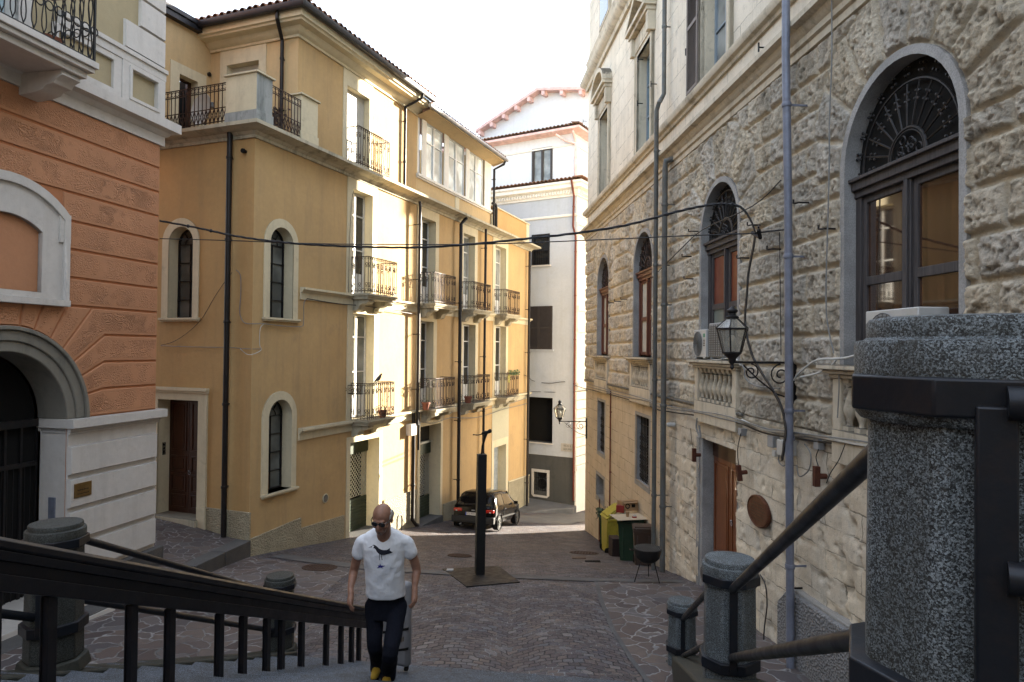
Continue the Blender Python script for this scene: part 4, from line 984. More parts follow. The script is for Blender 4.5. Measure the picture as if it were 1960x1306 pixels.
a3 = O('arch_moulding', arch_ring(AI, AR-.22, -.55, .02), m_sto, a_, FO, bevel=.015); fixn(a3)
d = O('dark_gate', MB(), m_blk, OB, FO) if False else None
mb = MB(); mb.prism([(acu-AI, -5), (acu+AI, -5)]+arc_pts(acu, azs, AI, 0, PI, 20), .62, .60)
gt = O('entrance_door', mb, m_dark, OB, FO)
mb = MB(); mb.fb(acu-AI, acu+AI, -.6, -.5, azs-.12, azs); mb.fb(acu-AI, acu+AI, -.6, -.54, azs-.75, azs-.68)
for k in range(9): u = acu-AI+2*AI*k/8; mb.fb(u-.02, u+.02, -.58, -.55, -4.2, azs)
for k in range(22): u = acu-AI+2*AI*k/22; mb.fb(u-.006, u+.006, -.57, -.56, -4.0, azs-.7)
O('iron_frame', mb, m_blk, gt, FO)
# white base with blocks
def base_side():
    mb = MB(); j0 = acu+AI-.02; j1 = acu+AR+.0
    mb.fb(j0+.05, .0, 0, .03, -4.0, azs-.2); mb.fb(j0+.03, j0+.06, -.5, .03, -4.0, azs-.14)
    bo = O('stone_base', mb, m_white, OB, FO, bevel=.005)
    cp = MB(); cp.fb(j0-.0, .14, -.55, .16, azs-.15, azs+.0); cp.fb(j0+.03, .07, -.55, .07, azs-.21, azs-.15); cp.fb(j0+.03, .05, -.5, .05, azs-.25, azs-.21); O('impost', cp, m_white, bo, FO, bevel=.008)
    zz = [-1.56, -2.07, -2.13, -2.60, -2.66, -3.14, -3.20, -3.70]
    bl = MB(); ua = q(124, 900)[0]
    for t_, s_ in zip([-1.60, -2.13, -2.655, -3.19], [-2.07, -2.60, -3.13, -3.68]): bl.prism(rect(ua+.02, -.02, s_, t_), -.03, -.085, .02)
    o_ = O('stone_block', bl, m_white, bo, FO, bevel=.006); fixn(o_)
    gb = MB(); gb.fb(ua, .12, 0, .14, -5, -3.74); O('plinth', gb, m_kerb, bo, FO, bevel=.02)
    lf = MB(); u2 = acu-AI; lf.fb(-26, u2, 0, .05, -5, azs); lf.fb(-26, u2+.02, -.5, .16, azs-.15, azs); O('stone_base', lf, m_white, OB, FO, bevel=.006)
base_side()
mb = MB(); mb.fb(acu-AI-.2, acu+AI+.2, -.6, .45, -4.6, -3.98); mb.fb(acu-AI-.2, acu+AI+.2, .45, .8, -4.6, -4.12)
O('doorstep', mb, m_white, OB, FO, bevel=.01)
# blind window with white moulded frame
def segarch(u0, u1, z0, zs, rise, n=14):
    c = u1-u0; R = (c*c/4+rise*rise)/(2*rise); zc_ = zs+rise-R; uc = (u0+u1)/2; a = math.asin(c/2/R)
    return [(u0, z0), (u1, z0)]+[(uc+R*math.sin(a-2*a*k/n), zc_+R*math.cos(a-2*a*k/n)) for k in range(n+1)]
rise = q(0, 419)[1]-wz1+.1
inn = segarch(wu0, wu1, wz0, wz1, rise); out = segarch(fu0, fu1, fz0, fz1-.06, rise+.22)
mb = ring_prism(out, inn, 0, .08); reveal_mb(inn, .08, 0, mb)
wfm = O('blind_window', mb, m_white, OB, FO, bevel=.008)
i2 = segarch(wu0-.12, wu1+.12, wz0-.02, wz1+.05, rise+.05); o2 = segarch(fu0-.04, fu1+.04, fz0-.02, fz1-.02, rise+.26)
mb = ring_prism(o2, segarch(fu0+.07, fu1-.07, fz0-.01, fz1-.1, rise+.2), .0, .125); mb.fb(fu0-.05, fu1+.05, 0, .14, fz0-.06, fz0+.04); mb.fb(fu1-.14, fu1+.06, 0, .11, fz1-.45, fz1)
O('window_moulding', mb, m_white, wfm, FO, bevel=.01)
mb = MB(); mb.prism(inn, .0, -.005); O('infill', mb, m_or, wfm, FO)
# cornice band
pco = [(0, 3.80), (.06, 3.80), (.06, 3.97), (.10, 3.99), (.14, 4.05), (.26, 4.08), (.26, 4.25), (.0, 4.28)]
cornice(OB, fpath(FO, [(-26, 0), (0, 0), (0, -6)]), pco, m_white)
# upper storey
O('wall', wall_mb([(-26, 4.2), (0, 4.2), (0, 10), (-26, 10)], [rect(-4.05, -3.0, 4.3, 7.3)]), m_beige, OB, FO, smooth=0)
mb = MB()
for k in range(9):
    z0 = 5.27+.52*k; w = .95 if k % 2 == 0 else .60; mb.prism(rect(-w, .05, z0+.012, z0+.508), 0, -.055, .014)
O('quoin', mb, m_white, OB, FO, smooth=20)
mb = MB(); mb.fb(-2.3, .06, 0, .07, 5.03, 5.25); mb.fb(-2.3, .08, 0, .10, 5.17, 5.25)
ring_prism(rect(-1.02, .04, 4.28, 5.03), rect(-.80, -.17, 4.44, 4.93), 0, .07, mb); ring_prism(rect(-.86, -.11, 4.38, 4.99), rect(-.80, -.17, 4.44, 4.93), .07, .09, mb)
ring_prism(rect(-2.4, -1.02, 4.28, 5.03), rect(-2.3, -1.2, 4.44, 4.93), 0, .055, mb)
mb.fb(-26, .05, 0, .05, 4.25, 4.30); O('stone_panel', mb, m_white, OB, FO, bevel=.006)
lo, li = uframe(-4.05, -3.0, 4.28, 7.3, .22); surround(OB, FO, lo, li, .06, m_white, 'door_surround', .25)
glazed(OB, FO, -4.03, -3.02, 4.3, 7.28, -.18, 2, (.3, .7), plain('pale_blue_window_paint', (.40, .52, .56, 1), .4), m_glassb, .08, 'balcony_door', .7)
# balcony with ringed iron railing
bn = .95; bu1 = q(192, 150, bn)[0]-.02
mb = MB(); mb.fb(-7.5, bu1, 0, bn, 4.17, 4.27); mb.fb(-7.5, bu1-.04, 0, bn-.04, 4.10, 4.17); mb.fb(-7.5, bu1-.10, 0, bn-.12, 4.00, 4.10)
bo = O('balcony', mb, m_white, OB, FO, bevel=.008)
for ub_ in (bu1-.32,):
    pr = [(0, 4.0), (bn*.80, 4.0), (bn*.82, 3.93), (bn*.70, 3.88), (bn*.66, 3.82), (bn*.52, 3.80), (bn*.46, 3.74), (bn*.30, 3.70), (0, 3.68)]; k = len(pr); b = MB()
    vs = [(ub_-.16, -a, c) for a, c in pr]+[(ub_+.16, -a, c) for a, c in pr]; b.add(vs, [tuple(range(k)), tuple(reversed(range(k, 2*k)))]+[(i, k+i, k+(i+1) % k, (i+1) % k) for i in range(k)])
    x = O('bracket', b, m_white, bo, FO, smooth=40, bevel=.008); fixn(x)
def loop_rail(fr, parent, path, z0, z1):
    mb = MB()
    for (a, b_) in zip(path[:-1], path[1:]):
        A = Vector((a[0], -a[1], 0)); B = Vector((b_[0], -b_[1], 0)); L = (B-A).length; k = max(1, round(L/.155)); d_ = (B-A)/k; ax = 'y' if abs(d_.x) > abs(d_.y) else 'x'
        for z, w in ((z1, .04), (z0+.03, .03)): mb.bar(A+Vector((0, 0, z)), B+Vector((0, 0, z)), w, .015)
        h = z1-z0
        for i in range(k):
            p = A+d_*(i+.5)
            mb.ringp(p+d_*.5+Vector((0, 0, z0+h*.46)), .062, .011, ax, 12)
            for s_ in (1, -1):
                pts = []
                for t_ in np.linspace(0, 1, 12):
                    zz = z0+.05+(h-.08)*t_
                    x = .62*math.cos(PI*(t_*1.0))*s_*.5 if True else 0
                    wv = (1-abs(2*t_-1)**6)
                    pts.append(p+d_*(x*1.0*wv)+Vector((0, 0, zz)))
                mb.tube(pts, .0085, 5)
    mb.bar(Vector((path[1][0], -path[1][1], z0)), Vector((path[1][0], -path[1][1], z1)), .03)
    return O('railing', mb, m_blk, parent, fr, smooth=0)
loop_rail(FO, bo, [(-7.5, bn-.06), (bu1-.04, bn-.06), (bu1-.04, .1)], 4.27, 5.30)
for (u, n, z, w, lab) in ((bu1-.60, bn-.10, 5.28, .62, 'long brown planter hung at the top of the ringed balcony railing'),):
    t = E('planter', lab, 'planter', FO.w(u, n+.12, z), math.atan2(FO.u.y, FO.u.x)); mb = MB(); mb.box(-w/2, w/2, -.09, .09, -.02, .17); O('box', mb, plain('brown_plastic', (.075, .03, .022, 1), .5), t, bevel=.015)
    pl = MB(); rnd = random.Random(1)
    for k in range(60): c0 = Vector((rnd.uniform(-w/2, w/2), rnd.uniform(-.08, .08), .17)); pl.add([c0, c0+Vector((rnd.uniform(-.05, .05), .03, .09)), c0+Vector((.04, 0, .04))], [(0, 1, 2)])
    O('plant', pl, m_leaf, t, smooth=0)
t = E('planter', 'brown bowl planter standing on the floor of the ringed balcony', 'planter', FO.w(bu1-.55, bn-.38, 4.27)); mb = MB(); mb.lathe([(.13, 0), (.2, .13), (.21, .16), (.18, .16), (.12, .05)], (0, 0, 0), 16); O('bowl', mb, m_terra, t)
# brass name plate with lettering, doorbell strip
def text_obj(name, body, size, mat, parent, M, extrude=.002, align='CENTER', sx=1.0):
    cu = bpy.data.curves.new(name, 'FONT'); cu.body = body; cu.size = size; cu.extrude = extrude; cu.align_x = align; cu.align_y = 'CENTER'; cu.resolution_u = 2
    tmp = bpy.data.objects.new(name+'_tmp', cu); COL.objects.link(tmp); dg = bpy.context.evaluated_depsgraph_get(); me = bpy.data.meshes.new_from_object(tmp.evaluated_get(dg)); bpy.data.objects.remove(tmp)
    for v in me.vertices: v.co.x *= sx
    me.materials.clear(); me.materials.append(mat); me.name = name
    return link(name, me, parent, M)
def wallM(fr, u, n, z, tilt=0): return fr.M @ Matrix.Translation((u, -n, z)) @ Matrix.Rotation(PI/2, 4, 'X')
m_brass = metal('brass_plate', (.22, .14, .05, 1), .4, .7); m_brassd = plain('dark_engraving', (.05, .03, .015, 1), .6)
u, z = q(158, 937, .085); mb = MB(); mb.fb(u-.17, u+.17, .085, .10, z-.115, z+.115)
for a, c_ in ((-1, -1), (1, -1), (1, 1), (-1, 1)): mb.ball((u+a*.15, -.102, z+c_*.095), .009, 6, 4)
np_ = tag(O('name_plate', mb, m_brass, None, FO, bevel=.003), 'small brass name plate screwed to the white stone base', 'name plate')
for k, (tx, sz) in enumerate((('Dott. Arch.', .035), ('Piero Pasquini', .045), ('STUDIO TECNICO', .03), ('P.I. 00', .026))[:3]): 
    if k == 0: text_obj('lettering', '· · · · · · · ·', sz, m_brassd, np_, wallM(FO, u, .101, z+.065-.06*k), .0006)
    else:
        mb = MB(); rr = random.Random(k)
        x = u-.11
        while x < u+.11: w = rr.uniform(.006, .016); mb.fb(x, x+w, .100, .1015, z+.065-.06*k-.011, z+.065-.06*k+rr.uniform(.004, .013)); x += w+.006
        O('engraving', mb, m_brassd, np_, FO, smooth=0)
u, z = q(98, 985, -.0); mb = MB(); ju = acu+AI+.0
mb.fb(ju-.012, ju+.02, -.30, -.18, z-.18, z+.2)
db = tag(O('doorbell_panel', mb, m_bluepipe, None, FO), 'grey metal doorbell strip on the white jamb of the arched doorway', 'doorbell')
# ---------------------------------------------------------------- the white house at the end of the street
WB = E('white_house', 'tall white rendered house closing the street with dentil cornice, dark shutters and grey base', 'building', (3, 32, -7.6))
w1 = lambda px, py, n=0: FWL.uz(px, py, n)
wins = []
A_ = w1(1018, 450); B_ = w1(1052, 507); wn1 = rect(A_[0], B_[0], B_[1], A_[1])
A_ = w1(1014, 587); B_ = w1(1057, 669); wn2 = rect(A_[0]-.25, B_[0], B_[1], A_[1])
A_ = w1(1014, 760); B_ = w1(1057, 849); wn3 = rect(A_[0]-.5, B_[0], B_[1], A_[1])
A_ = w1(1019, 898); B_ = w1(1051, 950); wn4 = rect(A_[0]+.1, B_[0]-.1, B_[1]+.2, A_[1]-.1)
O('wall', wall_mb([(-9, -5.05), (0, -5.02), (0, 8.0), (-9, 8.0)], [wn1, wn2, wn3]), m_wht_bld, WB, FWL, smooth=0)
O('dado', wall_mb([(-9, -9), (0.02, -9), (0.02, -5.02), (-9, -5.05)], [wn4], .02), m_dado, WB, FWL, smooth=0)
O('wall', wall_mb([(0, -9), (9, -9), (9, 8), (0, 8)], []), m_wht_tr, WB, FWR, smooth=0)  # side face in whiter material, its brighter light put into the colour
mb = MB(); mb.prism(wn1, .16, .15); O('pane', mb, m_glass, WB, FWL); mb = MB(); mb.prism(wn4, .7, .68) ; O('niche_back', mb, m_dark, WB, FWL)
mb = MB(); u0, u1, z0, z1 = wn1[0][0], wn1[1][0], wn1[0][1], wn1[2][1]
ring_prism(rect(u0, u1, z0, z1), rect(u0+.06, u1-.06, z0+.06, z1-.06), -.1, .015, mb); mb.fb(u0, u1, -.05, .0, (z0+z1)/2-.03, (z0+z1)/2+.03)
for k in range(9): mb.fb(u0+.1*k+.03, u0+.1*k+.04, -.1, -.09, z0, z0+.75)
O('window', mb, m_blk, WB, FWL); s = MB(); s.fb(u0-.08, u1+.08, -.1, .08, z0-.06, z0); O('sill', s, m_white, WB, FWL)
def louvre(fr, parent, u0, u1, z0, z1, n, mat, label=None):
    mb = MB(); ft = .06; ring_prism(rect(u0, u1, z0, z1), rect(u0+ft, u1-ft, z0+ft, z1-ft), n-.035, n, mb); mb.fb(u0, u1, n-.03, n-.002, (z0+z1)/2-.04, (z0+z1)/2+.04)
    z = z0+ft
    while z < z1-ft: mb.add([(u0+ft, -n+.005, z), (u1-ft, -n+.005, z), (u1-ft, -n+.03, z+.05), (u0+ft, -n+.03, z+.05)], [(0, 1, 2, 3)]); z += .048
    mb.fb(u0+ft, u1-ft, n-.036, n-.034, z0+ft, z1-ft)
    return O('shutter', mb, mat, parent, fr, smooth=0, **({'label': label} if label else {}))
m_shd = plain('dark_brown_louvre', (.04, .033, .03, 1), .6)
u0, u1, z0, z1 = wn2[0][0], wn2[1][0], wn2[0][1], wn2[2][1]; um = (u0+u1)/2
louvre(FWL, WB, u0, um-.01, z0, z1, .06, m_shd); louvre(FWL, WB, um+.01, u1, z0, z1, .06, m_shd); s = MB(); s.fb(u0-.05, u1+.08, 0, .06, z0-.07, z0-.01); O('sill', s, m_wht_bld, WB, FWL)
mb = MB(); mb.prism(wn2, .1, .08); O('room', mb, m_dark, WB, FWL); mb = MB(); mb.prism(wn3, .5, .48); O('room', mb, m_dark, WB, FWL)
u0, u1, z0, z1 = wn3[0][0], wn3[1][0], wn3[0][1], wn3[2][1]; s = MB(); s.fb(u0, u1+.05, 0, .05, z0-.06, z0); s.fb(u0, u1, -.5, 0, z1, z1+.001); O('sill', s, m_white, WB, FWL)
ring_ = MB(); reveal_mb(wn3, 0, -.5, ring_); reveal_mb(wn1, 0, -.16, ring_); reveal_mb(wn4, .02, -.6, ring_); O('reveal', ring_, m_dado, WB, FWL)
# air-conditioner niche in the dado
u0, u1, z0, z1 = wn4[0][0], wn4[1][0], wn4[0][1], wn4[2][1]
mb = MB(); ring_prism(rect(u0-.12, u1+.12, z0-.2, z1+.13), rect(u0, u1, z0-.3, z1), 0, .05, mb); O('niche_frame', mb, m_white, WB, FWL)
mb = MB()
for k in range(7): u = u0+(u1-u0)*k/6; mb.fb(u-.01, u+.01, 0, .02, z0, z1)
for k in range(2): z = z0+(z1-z0)*(.3+.4*k); mb.fb(u0, u1, 0, .02, z-.01, z+.01)
O('grille', mb, m_blk, WB, FWL)
t = E('air_conditioner', 'double fan air conditioner behind bars in the niche of the white house', 'air conditioner', FWL.w((u0+u1)/2, -.28, z0)); t.rotation_euler = (0, 0, math.atan2(FWL.u.y, FWL.u.x)); 
t.matrix_basis = FWL.off((u0+u1)/2, -.28).M @ Matrix.Translation((0, 0, z0)); WM[t.name] = t.matrix_basis.copy()
mb = MB(); mb.box(-.42, .42, -.12, .2, .02, 1.12); O('casing', mb, m_greypipe, t, bevel=.02)
for zz in (.32, .84):
    f = MB(); 
    for r_ in (.24, .18, .12, .06): f.ringp((0, -.135, zz), r_, .012, 'y', 20)
    f.lathe([(.23, 0), (.23, .004)], (0, -.123, zz), 20, Matrix.Rotation(PI/2, 4, 'X')); O('fan', f, m_blk, t)
# mouldings
def wcor(z0, prof, mat=m_wht_tr, name='cornice', n0=-9, n1=9):
    return cornice(WB, fpath(FWL, [(n0, 0), (0, 0)])+fpath(FWR, [(n1, 0)]), [(a, z0+b_) for a, b_ in prof], mat, name)
wcor(7.35, [(0, 0), (.06, 0), (.06, .08), (.10, .10), (.14, .30), (.34, .36), (.34, .52), (.42, .56), (.42, .66), (0, .70)])
wcor(6.40, [(0, 0), (.05, 0), (.07, .06), (.07, .10), (0, .12)])
mb = MB(); 
for k in range(60): mb.fb(-.12-.15*k-.075, -.12-.15*k, .10, .19, 7.48, 7.62)
O('dentil', mb, m_wht_tr, WB, FWL)
mb = MB()
for k in range(40): mb.fb(.12+.15*k, .12+.15*k+.075, .10, .19, 7.48, 7.62)
O('dentil', mb, m_wht_tr, WB, FWR)
b = MB(); 
def tiled_edge(fr, u0, u1, n, z, L, sl, name='tile_course', hip=(0, 0)): return tiles_row(WB, fr, u0, u1, n, z, L, sl, name=name, hip=hip)
tiled_edge(FWL, -9, .48, .48, 8.05, .8, .12, hip=(0, 1)); tiled_edge(FWR, -.48, 9, .48, 8.05, .8, .12, hip=(1, 0))
# set-back attic storey
s1 = FWL.off(-.02, -.35); WA = Fr((s1.O.x, s1.O.y), (FWL.u.x, FWL.u.y)); pA = FWL.w(-.35, -.35, 0); WAL = Fr((pA.x, pA.y), (FWL.u.x, FWL.u.y)); WAR = Fr((pA.x, pA.y), (FWR.u.x, FWR.u.y))
A_ = WAL.uz(1020, 288); B_ = WAL.uz(1056, 350); wa4 = rect(A_[0], B_[0], B_[1]+.05, A_[1])
O('attic_wall', wall_mb([(-9, 8), (0, 8), (0, 10.6), (-9, 10.6)], [wa4]), m_attic, WB, WAL, smooth=0)
O('attic_wall', wall_mb([(0, 8), (9, 8), (9, 10.6), (0, 10.6)], []), m_attic, WB, WAR, smooth=0)
u0, u1, z0, z1 = wa4[0][0], wa4[1][0], wa4[0][1], wa4[2][1]
mb = MB(); ring_prism(rect(u0-.04, u1+.04, z0-.04, z1+.04), rect(u0+.07, u1-.07, z0+.07, z1-.07), -.05, .04, mb); mb.fb((u0+u1)/2-.05, (u0+u1)/2+.05, -.05, .03, z0, z1)
wd = O('attic_window', mb, m_shd, WB, WAL); mb = MB(); mb.prism(wa4, .06, .05); O('pane', mb, m_glassl, wd, WAL)
cornice(WB, fpath(WAL, [(-9, 0), (0, 0)])+fpath(WAR, [(9, 0)]), [(0, 10.48), (.25, 10.52), (.42, 10.55), (.5, 10.55), (.5, 10.66), (0, 10.7)], m_pink, 'gutter')
cornice(WB, fpath(WAL, [(-9, 0), (0, 0)])+fpath(WAR, [(9, 0)]), [(0, 9.9), (.04, 9.9), (.05, 9.98), (0, 10.0)], m_wht_tr, 'moulding')
tiles_row(WB, WAL, -9, .5, .5, 10.7, 2.4, .25, hip=(0, 1)); tiles_row(WB, WAR, -.5, 9, .5, 10.7, 2.4, .25, hip=(1, 0))
# rear gable
GB = FWL.off(0, -2.6)
ga = GB.uz(1036, 178); gb_ = GB.uz(918, 258); gc = GB.uz(1131, 184)
gp = [gb_, ga, (gc[0]+2.5, gc[1]-.25)]
mb = MB(); mb.prism([(gb_[0], 9), (gc[0]+2.5, 9)]+list(reversed(gp)), .2, 0); O('gable_wall', mb, m_attic, WB, GB)
mb = MB()
for a, b_ in zip(gp[:-1], gp[1:]):
    mb.prism([a, b_, (b_[0], b_[1]+.16), (a[0], a[1]+.16)], .8, -.45)
O('gable_eave', mb, m_pink, WB, GB)
mb = MB()
for a, b_ in zip(gp[:-1], gp[1:]):
    k = 5
    for i in range(k): x = a[0]+(b_[0]-a[0])*(i+.3)/k; z = a[1]+(b_[1]-a[1])*(i+.3)/k; mb = MB(); mb.box(x-.09, x+.09, -.42, .1, z-.24, z-.01); O('eave_bracket', mb, m_pink, WB, GB)
# corner pilaster (ivory) and red downpipe
mb = MB()
for z0, z1, w in ((-9, -5.6, .09), (-5.6, -5.4, .13)): mb.box(0, 1.5, -w, 0, z0, z1)
zz = -5.4
while zz < -1.8: mb.box(.0, 1.5, -.10, 0, zz+.02, zz+.42); zz += .44
for z0, z1, w in ((-1.8, -1.5, .16), (-1.5, .9, .08), (.9, 1.1, .14), (1.1, 1.9, .10), (1.9, 2.15, .17), (2.15, 5.4, .08), (5.4, 5.6, .13), (5.6, 5.95, .09), (5.95, 6.1, .17)): mb.box(0, 1.5, -w, 0, z0, z1)
ring_prism(rect(.35, 1.25, -1.2, .8), rect(.42, 1.18, -1.13, .73), .08, .10, mb); ring_prism(rect(.35, 1.25, 2.4, 5.2), rect(.42, 1.18, 2.47, 5.13), .08, .10, mb)
O('pilaster', mb, m_wht_tr, WB, FWR, smooth=0, bevel=.01)
pu2 = lambda px, py: w1(px, py, .12)[0]
u = pu2(1099, 700); downpipe(WB, FWL, [(u-.05, .5, 8.0), (u-.05, .2, 7.3), (u-.12, .12, 5.9), (u+.02, .12, 5.4), (u+.02, .12, -7.0)], .05, m_redpipe)
u = WAL.uz(1102, 300, .1)[0]; downpipe(WB, WAL, [(u-.9, .45, 10.4), (u-.5, .2, 10.1), (u, .1, 9.9), (u, .1, 8.05)], .06, m_pink); downpipe(WB, WAL, [(u, .45, 10.45), (u, .12, 10.0)], .06, m_pink)
# street name stone
u, z = w1(1086, 857); mb = MB(); mb.fb(u-.33, u+.33, 0, .025, z-.19, z+.19)
sn_ = tag(O('street_sign', mb, plaster('worn_sign_stone', (.42, .40, .36, 1), (.2, .18, .15, 1), .3), None, FWL, bevel=.004), 'worn stone street name plate on the white house', 'street sign')
m_let = plain('faded_black_letters', (.10, .095, .09, 1), .8)
text_obj('lettering', 'VICO II', .13, m_let, sn_, wallM(FWL, u, .026, z+.07), .001, sx=.95); text_obj('lettering', 'GESUINI', .13, m_let, sn_, wallM(FWL, u, .026, z-.08), .001, sx=.95)
# unseen house added across the side alley to keep the far facade shaded
NB = E('sun_blocker_house', 'unseen plain house added behind the stone palace to block the sun', 'building', (8.9, 32.3, -7.6), math.radians(41.5))
mb = MB()
mb.box(0, 14, 0, 12, 0, 19); mb.box(-.3, 14.3, -.3, 12.3, 18.6, 19.2)
for k in range(4):
    for j in range(4): mb.box(1+3*k, 2.2+3*k, -.03, 0, 2.5+4*j, 4.6+4*j); mb.box(-.03, 0, 1+2.8*k, 2.1+2.8*k, 2.5+4*j, 4.6+4*j)
O('wall', mb, m_och2, NB)

BB = E('sky_blocker_house', 'unseen plain house added behind the viewer to darken the stairs', 'building', (-6, -9.5, -1.7))  # added out of view behind the camera to cut sky light on the foreground
mb = MB(); mb.box(-8, 22, -9, 0, 0, 7.5); mb.box(-8.3, 22.3, -9.3, .3, 7.3, 7.7)
for k in range(6):
    mb.box(-5+4*k, -3.8+4*k, 0, .04, 3, 5.2)
O('wall', mb, m_och2, BB)
# ---------------------------------------------------------------- the stone palace on the right
PB = E('stone_palace', 'large old stone palace with rough rusticated blocks, arched windows and smooth weathered base', 'building', (2.73, 24.9, -6.5))
def rust_mat():
    t = NT('rough_travertine_blocks')
    at_ = t.n('Attribute', attribute_name='joint'); bl = t.n('Attribute', attribute_name='blk')
    a = t.noise(1.3, 8, .7); b = t.noise(9, 8, .75); c_ = t.noise(34, 6, .75)
    stone = t.ramp(a, [(.28, (.56, .48, .37, 1)), (.46, (.88, .74, .54, 1)), (.62, (.74, .67, .55, 1)), (.78, (.90, .78, .58, 1))])
    stone = t.mix(.6, stone, t.ramp(bl.outputs['Fac'], [(0, (.56, .54, .50, 1)), (.4, (.86, .74, .55, 1)), (.7, (.72, .69, .64, 1)), (1, (.90, .79, .60, 1))]))
    stone = t.mix(t.math('MULTIPLY', t.ramp(b, [(.54, 0.), (.70, 1.)]), .45), stone, (.22, .20, .17, 1))
    stone = t.mix(t.math('MULTIPLY', t.ramp(c_, [(.32, 1.), (.44, 0.)]), .7), stone, (.11, .10, .085, 1))
    stone = t.mix(t.math('MULTIPLY', t.ramp(c_, [(.56, 0.), (.70, 1.)]), .6), stone, (.68, .66, .61, 1))
    cv = t.n('Attribute', attribute_name='cavity'); stone = t.mix(t.math('MULTIPLY', cv.outputs['Fac'], .55), stone, (.16, .14, .11, 1))  # shade in the crevices put into the stone colour for contrast
    mort = t.mix(t.ramp(t.noise(3, 5, .6), [(.35, 0.), (.65, 1.)]), (.72, .60, .42, 1), (.80, .74, .62, 1))
    k = t.ramp(at_.outputs['Fac'], [(.12, 1.), (.36, 0.)])
    bk = t.ramp(t.noise(.55, 6, .7, t.mapped((1, 1, .5))), [(.52, 0.), (.66, 1.)])
    col = t.mix(k, stone, mort); col = t.mix(t.math('MULTIPLY', bk, .35), col, (.09, .085, .075, 1))
    return t.out(col, .92, nrm=t.bump(c_, .95, .035, t.bump(t.noise(85, 5, .75), .8, .012, t.bump(b, .8, .06))), spec=.25)
def ashlar_mat(name, cols, bw=.75, bh=.30, dark=.4, mortar=(.22, .19, .14, 1), warm=.0):
    t = NT(name); sx = t.n('SeparateXYZ'); t.l(t.tc.outputs['Object'], sx.inputs[0]); n = t.noise(5, 4, .6)
    xx = t.math('ADD', sx.outputs[0], t.math('MULTIPLY', n, .10)); zz = t.math('ADD', sx.outputs[2], t.math('MULTIPLY', n, .07))
    cb = t.n('CombineXYZ'); t.l(xx, cb.inputs[0]); t.l(zz, cb.inputs[1])
    b = t.n('TexBrick'); b.inputs['Scale'].default_value = 1; b.inputs['Brick Width'].default_value = bw; b.inputs['Row Height'].default_value = bh; b.inputs['Mortar Size'].default_value = .010; b.inputs['Mortar Smooth'].default_value = .4
    b.inputs['Color1'].default_value = (0, 0, 0, 1); b.inputs['Color2'].default_value = (1, 1, 1, 1); b.inputs['Mortar'].default_value = (.5, .5, .5, 1); t.l(cb.outputs[0], b.inputs['Vector'])
    k = len(cols); st = t.ramp(b.outputs['Color'], [(i/(k-1), c) for i, c in enumerate(cols)])
    a = t.noise(1.1, 9, .72); st = t.mix(.5, st, t.ramp(a, [(.3, sc(cols[0], .75)), (.5, cols[1]), (.7, sc(cols[-1], 1.1))]))
    c_ = t.noise(26, 7, .75); st = t.mix(t.math('MULTIPLY', t.ramp(c_, [(.32, 1.), (.44, 0.)]), dark), st, (.07, .06, .045, 1))
    dm = t.ramp(t.noise(2.4, 9, .75), [(.55, 0.), (.68, 1.)]); st = t.mix(t.math('MULTIPLY', dm, .4), st, (.13, .12, .105, 1))
    v = t.mapped((3, 3, .25)); stk = t.ramp(t.noise(1.4, 7, .7, v), [(.52, 0.), (.72, 1.)]); st = t.mix(t.math('MULTIPLY', stk, .3), st, (.14, .115, .08, 1))
    br = t.math('MULTIPLY', b.outputs['Fac'], t.ramp(t.noise(1.8, 4, .6), [(.40, 0.), (.58, 1.)])); col = t.mix(t.math('MULTIPLY', br, .7), st, sc(mortar, .6))
    return t.out(col, .9, nrm=t.bump(t.math('MULTIPLY', br, -1), .6, .015, t.bump(c_, .6, .012, t.bump(a, .4, .05))), spec=.25)
m_rust = rust_mat()
m_ash = ashlar_mat('weathered_ashlar', [(.56, .49, .39, 1), (.64, .56, .43, 1), (.48, .45, .40, 1), (.70, .61, .47, 1)])
m_warm = ashlar_mat('warm_stucco_stone', [(.53, .43, .30, 1), (.57, .475, .345, 1), (.49, .41, .30, 1), (.60, .505, .37, 1)], .8, .33, .2)
m_upper = ashlar_mat('upper_pale_stone', [(.66, .59, .48, 1), (.72, .65, .53, 1), (.61, .55, .45, 1), (.76, .69, .57, 1)], 1.1, .5, .3)
m_strim = plaster('weathered_stone_trim', (.60, .53, .41, 1), (.12, .10, .075, 1), .6, bump=.5, streak=.6, ledge=.85)
m_sgrey = slab_mat('blue_grey_stone_jamb', (.33, .325, .315, 1)); m_sgrey2 = slab_mat('light_grey_stone_edge', (.33, .32, .30, 1))
ZB, ZT_ = -1.03, 4.02; AW = .875; ARC_T = 3.04; ASP = ARC_T-AW
wc = [3.02, 7.82, 12.87, 17.80]                      # window centres along u
OPW = [AW, AW, AW, .955]
